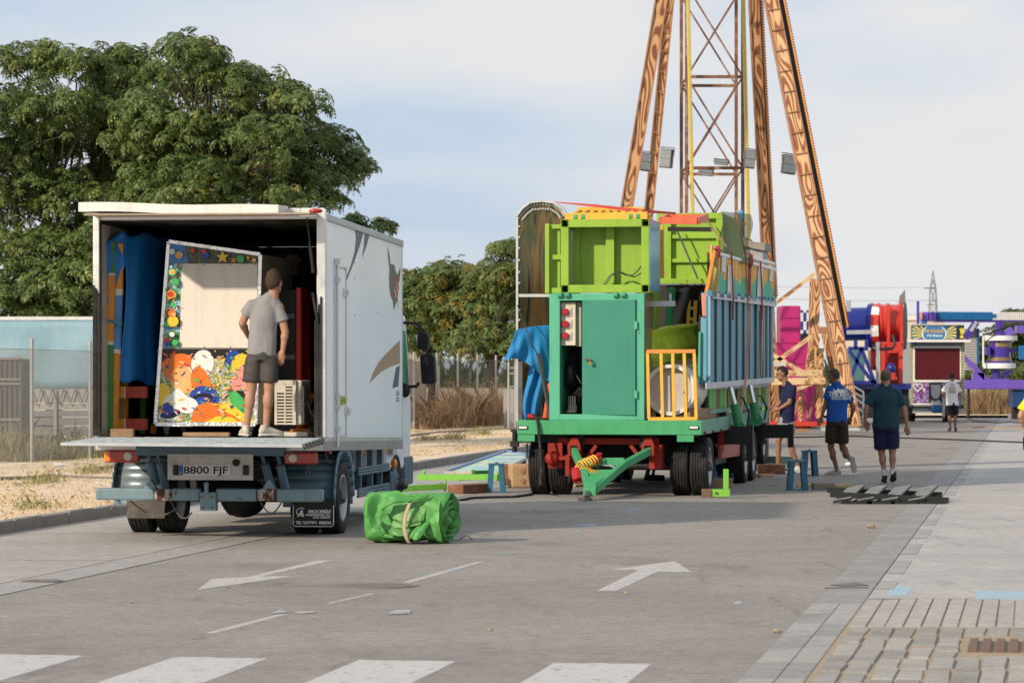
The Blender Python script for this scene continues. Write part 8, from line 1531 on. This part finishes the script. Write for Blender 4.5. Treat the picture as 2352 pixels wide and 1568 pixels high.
person('heavy-set man in teal shirt and navy shorts walking away along the road', 50.8, dict(head=(2035, 867), neck=(2035, 881), shL=(2007, 899), shR=(2063, 899), elL=(1989, 938, -.02), wrL=(1988, 966, .06), haL=(1993, 982, .1), elR=(2077, 941, -.02), wrR=(2084, 976, .03), haR=(2087, 997, .05), pelvis=(2035, 975), hem=(2035, 984), hipL=(2022, 988), hipR=(2048, 988), knL=(2026, 1041, .05), knR=(2050, 1040, .0), anL=(2032, 1088, .0), anR=(2049, 1086, -.08), toL=(2033, 1107, .2), toR=(2052, 1106, .1), heL=(2032, 1108, -.02), heR=(2052, 1096, -.12)), 0,
       skin=(.36, .185, .12), shirt=cloth('teal_shirt', (.014, .046, .066)), shorts=cloth('navy_shorts', (.012, .016, .045)), hairc=(.10, .068, .05), shoe=(.015, .015, .017), sole=(.02, .02, .02), face=(.1, 1, -.1), girth=1.22, sock=True, sleeve=.66, shortlen=.82, belly=.02, flat=('L', 'R'))
tw, sw_, rw = person('man in white printed shirt and black shorts facing the distant game booth', 96.9, dict(head=(2187, 866), neck=(2187, 873), shL=(2173, 884), shR=(2199, 884), elL=(2165, 902, .05), wrL=(2171, 912, .25), haL=(2176, 912, .33), elR=(2206, 903, .05), wrR=(2200, 913, .25), haR=(2195, 912, .33), pelvis=(2187, 926), hem=(2187, 931), hipL=(2181, 933), hipR=(2193, 933), knL=(2181, 957, .02), knR=(2194, 957, .02), anL=(2183, 983), anR=(2194, 983), toL=(2181, 991, .12), toR=(2196, 991, .12), heL=(2182, 991, -.03), heR=(2195, 991, -.03)), 0,
       skin=(.24, .12, .075), shirt=cloth('white_shirt', (.66, .66, .67)), shorts=cloth('black_shorts', (.012, .012, .014)), hairc=(.013, .012, .011), shoe=(.03, .03, .03), sole=(.1, .1, .1), face=(.1, 1, -.15), girth=1.08, sleeve=.7, shortlen=.82)
for x0, x1, y0, y1, m_ in ((2181, 2192, 881, 886, mat('print_grey', (.35, .35, .38), .8)), (2179, 2194, 888, 903, mat('print_faded', (.42, .33, .28), .8, var=.5, sc=14)), (2182, 2192, 893, 898, MATS['print_grey'])):
    a, b = P(x0, y1, 96.9) - rw, P(x1, y0, 96.9) - rw; o = MB().grid(lambda u, v: V(a.x + (b.x - a.x) * u, -.3, a.z + (b.z - a.z) * v), 10, 8).obj('shirt_print', m_, sw_); on_cloth(o, sw_, .006)
person('person in yellow shirt and black shorts cut off by the right picture edge', 43.5, dict(head=(2392, 868), neck=(2390, 890), shL=(2360, 913), shR=(2420, 913), elL=(2344, 955, .0), wrL=(2358, 985, .15), haL=(2372, 985, .25), elR=(2436, 955), wrR=(2430, 990), haR=(2428, 1010), pelvis=(2385, 985), hem=(2385, 991), hipL=(2369, 1003), hipR=(2402, 1003), knL=(2372, 1060, .05), knR=(2402, 1060), anL=(2372, 1132), anR=(2402, 1132), toL=(2368, 1153, .15), toR=(2406, 1153, .15), heL=(2371, 1153, -.03), heR=(2403, 1153, -.03)), 0,
       skin=(.40, .22, .15), shirt=cloth('yellow_shirt', (.70, .58, .02)), shorts=cloth('black_shorts_b', (.012, .012, .014)), hairc=(.05, .035, .025), shoe=(.05, .05, .05), sole=(.3, .3, .3), face=(-.2, 1, 0), girth=1.15, sleeve=.6, shortlen=.55)
crt = fthing('low_crate', 'low dark crate under the man deep inside the truck', 'crate', K, loc=(K.py(690, 990, 2.1).x, 2.1, FL)); MB().bb(-.3, .3, -.25, .3, 0, .27).obj('crate_box', M_wood, crt)
cw = K.world((K.py(690, 990, 2.1).x, 2.1, FL + .27)); cyb = cw.y
person('man in dark shirt hardly visible deep in the shadow of the truck load', cyb, dict(head=(672, 598), neck=(677, 622), shL=(706, 640), shR=(650, 640), elL=(712, 690), wrL=(700, 715, -.2), haL=(690, 715, -.3), elR=(648, 690), wrR=(664, 715, -.2), haR=(672, 712, -.3), pelvis=(679, 752), hipL=(697, 770), hipR=(662, 770), knL=(698, 845), knR=(662, 845), anL=(698, 925), anR=(662, 925), toL=(700, 941, -.15), toR=(660, 941, -.15), heL=(698, 941, .03), heR=(662, 941, .03)), cw.z,
       skin=(.3, .15, .09), shirt=cloth('dark_shirt', (.015, .015, .017)), shorts=cloth('dark_shorts', (.02, .02, .03)), hairc=(.014, .011, .01), face=(-.3, -1, -.35), girth=1.05)
# ------------------------------------------------------------------ things on the road
# strapped green tarpaulin bundle
M_gt = mat('green_tarpaulin', (.07, .29, .06), .6, var=.25, sc=5, bump=.18, bsc=16, dirt=(.16, .42, .15), dsc=5, dlo=.52, dhi=.75, spec=.5); M_gti = mat('green_tarpaulin_inside', (.11, .30, .08), .5, var=.2, sc=6, bump=.2, bsc=16, dirt=(.26, .36, .16), dsc=6, dlo=.5, dhi=.7)
tg = G(948, 1249); TBU = thing('tarpaulin_bundle', 'bright green rolled tarpaulin bundle tied with a beige strap, lying on the road', 'tarpaulin', V(tg.x, tg.y + .28, 0), -.32)
kt = tg.y / FV
def crease(p, s=1.0): return (abs(noise.noise(V(p.x * 4 + p.z * 3, p.y * 3, p.z * 2))) * .055 + abs(noise.noise(V(p.x * 9 - p.z * 5, p.y * 6, p.z * 6 + 3))) * .03 + abs(noise.noise(V(p.x * 16 + p.z * 9, p.y * 12, p.z * 12))) * .014) * s
def rollp(u, v):
    t = v * 2 * math.pi - math.pi / 2; x = -.49 + .86 * u
    ce, se = math.cos(t), math.sin(t); sup = (abs(ce) ** 3.2 + abs(se) ** 3.2) ** (-1 / 3.2)
    r = .262 * sup * (.94 + .06 * math.sin(u * 5 + 1)); taper = (1 - .12 * max(0, (.16 - u) / .16) ** 2 - .03 * u) * min(1, (u / .05) ** .6 + .001)
    a = 2 * math.pi * v                       # v=0 bottom, .25 back, .5 top, .75 front
    q = V(x, r * taper * math.sin(a) * 1.06, -r * taper * math.cos(a))
    d = V(0, math.sin(a), -math.cos(a)); pk = math.exp(-((u - .40) / .25) ** 4) * math.exp(-((v - .70) / .135) ** 4); ring = math.exp(-((((u - .40) / .285) ** 2 + ((v - .70) / .165) ** 2) - 1.05) ** 2 / .05)
    q -= d * (.12 * pk); q += d * (.03 * ring) + d * (crease(V(x, q.y, q.z)) - .02) * (1 - .5 * pk)
    z = q.z + .262; q.z = max(.004, z + .0); return q
MB().grid(rollp, 46, 60).obj('outer_layer', M_gt, TBU, smooth=True).data.set_sharp_from_angle(angle=.5)
sp_ = MB(); NS = 170
def spir(i, w):
    th = i / NS * 2 * math.pi * 5.2; f_ = i / NS; r = .258 * (1 - .86 * f_) * (1 + .10 * math.sin(th * 2 + 1) + .05 * math.sin(th * 5 + f_ * 9)); c = V(0, r * math.sin(th) * 1.05, -r * math.cos(th)); x = .37 + .09 * noise.noise(V(math.cos(th) * 1.3, math.sin(th) * 1.3, f_ * 6)) + .10 * (1 - (1 - f_) ** 2) * .7
    z = max(.006, c.z * (abs(math.cos(th)) ** .0) + .262); return V(.05 + (x - .05) * w, c.y, z)
sp_.grid(lambda u, v: spir(u * NS, .35 + .65 * v), NS, 3); sp_.obj('rolled_layers', M_gt, TBU, smooth=True, solid=.01)
def flap(pts_top, pts_bot, nm, m, dep=.02):
    n = len(pts_top); mb = MB()
    def fn(u, v):
        t = u * (n - 1); i = min(int(t), n - 2); f_ = t - i; a = Vector(pts_top[i]).lerp(Vector(pts_top[i + 1]), f_); b = Vector(pts_bot[i]).lerp(Vector(pts_bot[i + 1]), f_); q = a.lerp(b, v); q += V(0, -dep * math.sin(v * 2.6) + .014 * noise.noise(V(u * 6, v * 3, len(nm))), .012 * noise.noise(V(u * 5, v * 4, 3))); return q
    return mb.grid(fn, 28, 10).obj(nm, m, TBU, smooth=True, solid=.005)
def tl(x, y, dy): p = (V((x - CX) * kt, 0, HC + (CY - y) * kt)); loc = TBU.location; q = V(p.x - loc.x, tg.y + dy - loc.y, p.z); return Matrix.Rotation(.32, 3, 'Z') @ q
flap([tl(868, 1160, -.02), tl(880, 1143, -.05), tl(905, 1134, -.06), tl(950, 1139, -.05), tl(985, 1135, -.03)], [tl(866, 1200, -.04), tl(880, 1170, -.08), tl(905, 1155, -.09), tl(950, 1150, -.07), tl(985, 1142, -.03)], 'top_flap', M_gt)
flap([tl(905, 1160, .08), tl(930, 1158, .06), tl(960, 1150, .04), tl(985, 1152, .03)], [tl(895, 1188, .02), tl(925, 1198, -.02), tl(955, 1200, -.04), tl(975, 1194, -.03)], 'inner_flap', M_gti)
flap([tl(890, 1180, .06), tl(920, 1190, .04), tl(950, 1192, .02), tl(972, 1190, .02)], [tl(905, 1212, .0), tl(925, 1212, -.04), tl(950, 1208, -.06), tl(968, 1203, -.05)], 'inner_flap', M_gti)
flap([tl(872, 1195, .04), tl(890, 1205, .02), tl(915, 1210, .0), tl(958, 1206, .0)], [tl(882, 1222, -.02), tl(900, 1228, -.06), tl(925, 1230, -.07), tl(950, 1229, -.06)], 'inner_flap', M_gti)
flap([tl(968, 1198, .0), tl(985, 1196, -.02), tl(990, 1200, -.02)], [tl(942, 1232, -.09), tl(958, 1240, -.11), tl(968, 1236, -.09)], 'rolled_flap', M_gt, .05)
flap([tl(868, 1165, -.01), tl(862, 1185, -.04), tl(866, 1210, -.05), tl(880, 1228, -.06)], [tl(886, 1165, -.06), tl(876, 1185, -.09), tl(879, 1208, -.09), tl(890, 1222, -.09)], 'pocket_lip', M_gt, .03)
stp = [tl(945, 1140, -.02), tl(942, 1156, -.065), tl(936, 1172, -.08), tl(931, 1190, -.09), tl(930, 1210, -.11), tl(933, 1228, -.12), tl(940, 1243, -.10), tl(946, 1248, -.05)]
mb = MB(); vs = []
for p in stp: vs += [p + V(-.018, -.012, 0), p + V(.018, -.012, 0)]
mb.add(vs, [(2 * i, 2 * i + 1, 2 * i + 3, 2 * i + 2) for i in range(len(stp) - 1)]); mb.obj('strap', mat('beige_strap', (.46, .35, .25), .8, var=.12, sc=14), TBU, smooth=True, solid=.006)
c = G(1062, 1241); mb = MB(); vs = []
for i in range(14): t = i / 13; p = V(-.12 + .22 * t, .02 * math.sin(t * 5), .006 + .045 * math.sin(max(0, t - .45) / .55 * math.pi) ** 1.0); vs += [p + V(0, -.02, 0), p + V(0, .02, .0)]
mb.add(vs, [(2 * i, 2 * i + 1, 2 * i + 3, 2 * i + 2) for i in range(13)]); tag(mb.obj('webbing_strap', mat('grey_webbing', (.12, .10, .085), .9), None, smooth=True, solid=.004, loc=c, rot=(0, 0, .2)), 'loose end of dark webbing curled on the road beside the green bundle', 'strap')
# blue steel stands
M_std = mat('stand_blue', (.03, .14, .22), .45, var=.12, sc=6, dirt=(.02, .08, .13), dsc=6)
def stand(x0, x1, y0, y1, label, rz=0.0):
    g = G((x0 + x1) / 2, y1); k = g.y / FV; w = (x1 - x0) * k; h = (y1 - y0) * k; t = thing('support_stand', label, 'stand', (g.x, g.y, 0), rz, 'blue support stands')
    tw_ = w * .72; MB().bb(-tw_ / 2 - .02, tw_ / 2 + .02, -.02, .24, h - .03, h).obj('top_plate', M_std, t, bevel=.004)
    for s in (-1, 1):
        for d in (0, .2): a, b = V(s * (tw_ / 2 - .03), d, h - .03), V(s * (w / 2 - .04), d, .012); MB().bar(a, b, .075, .02, up=(0, 1, 0)).obj('leg', M_std, t); 
        a, b = V(s * (tw_ / 2 + .01), .1, h - .03), V(s * (w / 2), .1, .012); MB().bar(a, b, .012, .2, up=(0, 1, 0)).obj('side_plate', M_std, t)
    for d in (0, .2): MB().bb(-w / 2, w / 2, d - .02, d + .03, 0, .014).obj('foot_bar', M_std, t)
    MB().tube((0, .1, h), (0, .1, h + .015), .03, n=10).obj('locating_pin', M_steel, t)
stand(1119, 1161, 1064, 1131, 'blue steel stand on its own beside the wooden blocks left of the trailer'); stand(1809, 1856, 1057, 1126, 'nearer blue steel stand of the pair right of the trailer'); stand(1843, 1880, 1034, 1093, 'farther blue steel stand of the pair behind the walking men', .1)
# timber
def beam(p0, p1, w, h, label, m, z=0.0, rz=None, name='timber_block', cat='timber'):
    a, b = G(*p0), G(*p1); a.z = b.z = z + h / 2; o = thing(name, label, cat, (a + b) / 2 * V(1, 1, 0).length * 0 + V((a.x + b.x) / 2, (a.y + b.y) / 2, 0)); q = o.location.copy(); MB().bar(a - q, b - q, w, h).obj('beam', m, o, bevel=.01); return o
M_tim = mat('reddish_timber', (.20, .085, .045), .85, var=.35, sc=5, bump=.4, bsc=22, dirt=(.32, .22, .14), dsc=5, dlo=.55, dhi=.7); M_tim2 = mat('pale_timber', (.42, .27, .15), .85, var=.25, sc=5, bump=.4, bsc=22, dirt=(.25, .13, .08), dsc=4, dlo=.55, dhi=.7)
beam((1046, 1134), (1113, 1130), .26, .13, 'reddish brown timber beam under the long green bar', M_tim)
for x, y, w, h, m, lb in ((1197, 1120, .36, .36, M_tim2, 'big pale worn timber block beside the left front wheels'), (1218, 1119, .3, .29, M_tim, 'reddish timber block tight against the left front wheel'), (1180, 1114, .4, .14, M_tim, 'flat brown block behind the big pale timber block'), (1182, 1110, .36, .3, M_tim, 'dark timber block at the back of the block pile')):
    g = G(x, y); o = thing('timber_block', lb, 'timber', (g.x, g.y + w / 2, 0), RN.uniform(-.15, .15)); z0 = .0; MB().bb(-w / 2, w / 2, -w / 2, w / 2, z0, z0 + h).obj('block', m, o, bevel=.03)
    if m is M_tim2:
        for zz in (.1, .25): MB().lathe([(.04, 0), (.04, .01), (.02, .012)], (0, -w / 2, zz), (0, -1, 0), 14).obj('bolt_head', M_wood, o)
beam((1741, 1088), (1802, 1088), .34, .17, 'rounded brown timber plank under the foot of the man in navy', M_tim); beam((1735, 1096), (1768, 1094), .2, .05, 'thin pale board beside the rear wheel', M_tim2); beam((1830, 1118), (1955, 1118), .14, .05, 'long pale yellow board beyond the nearer blue stand', mat('yellow_board', (.52, .36, .18), .8, var=.15)); beam((1866, 1124), (1916, 1124), .3, .1, 'stack of two grey boards on the long pale board', mat('grey_board', (.22, .18, .14), .85, var=.2)); beam((1600, 1118), (1682, 1118), .2, .14, 'pale timber beam behind the green angle support', M_tim2); beam((1316, 1118), (1345, 1117), .1, .04, 'short pale board under the trailer drawbar', M_tim2)
# lime bars and the painted board on the road left of the trailer
M_lbar = mat('lime_bar', (.19, .50, .06), .45, var=.1, sc=5)
def bar_thing(name, label, segs, m, cat='bar'):
    o = thing(name, label, cat, V(*G(*segs[0][0]).to_2d(), 0)); q = o.location.copy()
    for i, (p0, p1, z0, z1, w, h) in enumerate(segs): a, b = G(*p0), G(*p1); a.z, b.z = z0, z1; MB().bar(a - q, b - q, w, h).obj('bar' if i == 0 else 'end_piece', m, o, bevel=.004)
bar_thing('lime_bar', 'longest lime green steel bar lying across the reddish timber', [((958, 1120), (1143, 1121), .16, .17, .06, .085), ((1143, 1121), (1145, 1117), .17, .17, .03, .13), ((968, 1118), (975, 1109), .16, .19, .05, .05)], M_lbar)
bar_thing('lime_bar', 'middle lime green bar with a bent end near the blue stand', [((1072, 1111), (1130, 1108), .1, .1, .06, .085), ((1050, 1113), (1074, 1110), .1, .1, .08, .08)], M_lbar)
bar_thing('lime_bar', 'short darker green bar closest to the painted board', [((1092, 1106), (1130, 1105), .14, .14, .06, .08), ((1083, 1106), (1092, 1106), .14, .14, .08, .1)], mat('green_bar_dark', (.05, .2, .04), .5))
bar_thing('lime_bar', 'lime green bar just behind the green rolled bundle', [((905, 1134), (1022, 1131), .07, .09, .06, .085), ((1022, 1131), (1024, 1128), .09, .1, .03, .13)], M_lbar)
pbq = [G(1020, 1094), G(1141, 1094)]; pa_, pb_ = pbq; bk0, bk1 = P(1160, 1037, 61.5), P(1222, 1046, 60.0)
bd = thing('painted_board', 'colourful seaside painted board lying flat on the road by the kerb', 'painted board', (pa_.x, pa_.y, 0)); q = bd.location.copy(); z_ = .06
cs = [V(pa_.x, pa_.y, z_) - q, V(pb_.x, pb_.y, z_) - q, bk1 - q, bk0 - q]
MB().prism(cs, (0, 0, -.03)).obj('board', art_mat('beach_print', [(.12, .16, .3), (.15, .45, .5), (.25, .6, .6), (.6, .6, .3), (.7, .62, .3), (.2, .5, .55), (.4, .3, .35)], 1.3, 1.2), bd)
for i, (a, b) in enumerate(zip(cs, cs[1:] + cs[:1])): MB().bar(a + V(0, 0, .008), b + V(0, 0, .008), .05, .05).obj('frame_edge', mat('board_edge', (.5, .48, .42), .6) if i < 2 else mat('board_edge_blue', (.2, .3, .5), .6), bd)
for t_ in (.15, .5, .9): p = cs[1].lerp(cs[2], t_); h = p.z - .03; MB().bb(p.x - .15, p.x - .05, p.y - .05, p.y + .05, -0.0, max(.02, h)).obj('prop', M_dark, bd); p = cs[0].lerp(cs[3], t_); MB().bb(p.x + .05, p.x + .15, p.y - .05, p.y + .05, 0, max(.02, p.z - .03)).obj('prop', M_dark, bd)
# green angle support, jacks
g = G(1645, 1143); ga = thing('angle_support', 'light green steel angle support with rusty end plate standing on the road', 'support', (g.x, g.y, 0)); k = g.y / FV
MB().bb(-13 * k, 32 * k, 0, .1, .015, .12).obj('foot_tube', M_lbar, ga, bevel=.006); MB().bb(17 * k, 29 * k, .01, .09, .12, 66 * k).obj('upright', M_lbar, ga, bevel=.006); MB().bb(-33 * k, -13 * k, -.03, .1, 0, .125).obj('end_plate', M_rust, ga); MB().tube((0, -.02, .07), (0, .0, .07), .02).obj('bolt', M_rust, ga)
g = G(1490, 1105); bj = thing('black_prop', 'small black folded prop lying under the trailer', 'prop', (g.x, g.y, 0)); MB().bar((-.05, 0, .02), (.02, .1, .26), .05).obj('arm', M_blk, bj); MB().tube((0, .05, .06), (.25, .1, .05), .05).obj('barrel', M_blk, bj); MB().bar((.06, -.02, .02), (.09, .08, .22), .04).obj('arm', M_blk, bj)
g = G(1640, 1112); jb = thing('bottle_jack', 'small blue jack standing behind the right front wheels', 'jack', (g.x, g.y, 0)); MB().lathe([(.09, 0), (.09, .03), (.05, .04), (.05, .2), (.03, .2), (.03, .3)], (0, 0, 0), (0, 0, 1), 16).obj('jack_body', M_std, jb, smooth=True); MB().path([(.05, 0, .12), (.15, 0, .16), (.28, 0, .16), (.3, 0, .06)], .012).obj('handle', M_std, jb)
# black metal steps lying on the road
ss = [cE(1045, 128), cE(1845, 168), cE(1025, 98), cE(1800, 132)]
g = G(2040, 1158); stp_ = thing('metal_steps', 'black metal stair section with four ridged treads lying across the gutter', 'steps', (g.x, g.y, 0)); q = stp_.location.copy(); Yn, Yf = g.y + .25, g.y + 1.0
M_bs = mat('step_black', (.02, .022, .022), .5, var=.2, sc=8); M_trd = mat('ridged_tread', (.085, .09, .09), .45, .6, var=.15, sc=9)
n0, n1, f0_, f1_ = P(*ss[0], Yn) - q, P(*ss[1], Yn) - q, P(*ss[2], Yf) - q, P(*ss[3], Yf) - q
MB().bar(n0, n1, .03, .075).obj('rail', M_bs, stp_); MB().bar(f0_, f1_, .03, .075).obj('rail', M_bs, stp_)
for cx0 in (1108, 1262, 1425, 1605):
    a = P(*cE(cx0, 190), Yn - .05) - q; b = P(*cE(cx0 + 95, 92), Yf - .05) - q; a.z = .02; d = (b - a); w = V(.17, .0, .03); mb = MB().prism([a - w * .5, a + w * .9, b + w * .9, b - w * .5], (0, -.01, .03)); tr_ = mb.obj('tread', M_trd, stp_)
    for i in range(8): p0 = a.lerp(b, (i + .5) / 8); MB().bar(p0 - w * .45 + V(0, -.01, .036), p0 + w * .85 + V(0, -.01, .036), .02, .012).obj('tread_ridge', M_rim, tr_)
    f_ = a + V(.42, .25, 0); MB().prism([a + V(.12, .05, -.01), f_, f_ + V(0, 0, n0.z - .02)], (0, .03, 0)).obj('foot_plate', M_bs, stp_); MB().bb(a.x + .05, f_.x, .1, .5, .002, .03).obj('ground_plate', M_bs, stp_)
g = G(1770, 1080); s2 = thing('metal_steps', 'dark green metal step frame lying behind the trailer rear wheels', 'steps', (g.x, g.y, 0)); k = g.y / FV
MB().bar((-35 * k, 0, .2), (60 * k, 0, .17), .04, .09).obj('rail', mat('step_green', (.03, .07, .06), .5), s2); MB().bar((-35 * k, .9, .2), (60 * k, .9, .17), .04, .09).obj('rail', MATS['step_green'], s2)
for i in range(5): x = (-28 + i * 20) * k; MB().prism([V(x, 0, .0), V(x + .2, 0, .0), V(x + .2, 0, .2)], (0, .9, 0)).obj('tread', mat('tread_teal', (.12, .2, .2), .5), s2)
# cables on the far road
for pts, lb in (([(1760, 1006), (1850, 1005), (1950, 1003), (2080, 1007), (2200, 1011), (2345, 1017), (2420, 1019)], 'long dark cable lying across the road and pavement behind the walkers'), ([(2212, 955), (2240, 968), (2290, 972), (2320, 970), (2400, 976)], 'thin cable snaking from the booth over the pavement'), ([(2230, 983), (2262, 982), (2350, 984), (2400, 984)], 'thin yellowish cord lying on the far pavement')):
    tag(MB().path([G(x, y) + V(0, 0, .02) for x, y in pts], .02, 6).obj('ground_cable', M_blk if 'yellowish' not in lb else mat('cord_tan', (.35, .25, .12), .8), None, smooth=True), lb, 'cable')
c = G(1995, 1045 * 0 + 1048); tag(MB().sph((G(1934 + 15, 1069).x, G(1934, 1069).y, .03), (.07, .05, .035), 8, 6).obj('paper_scrap', M_ivory, None, smooth=True), 'crumpled white paper on the road behind the man in blue', 'litter')
bpy.data.scenes.remove(TS)
print('polys', sum(len(o.data.polygons) for o in bpy.data.objects if o.type == 'MESH'))
print('objects', len(bpy.data.objects))
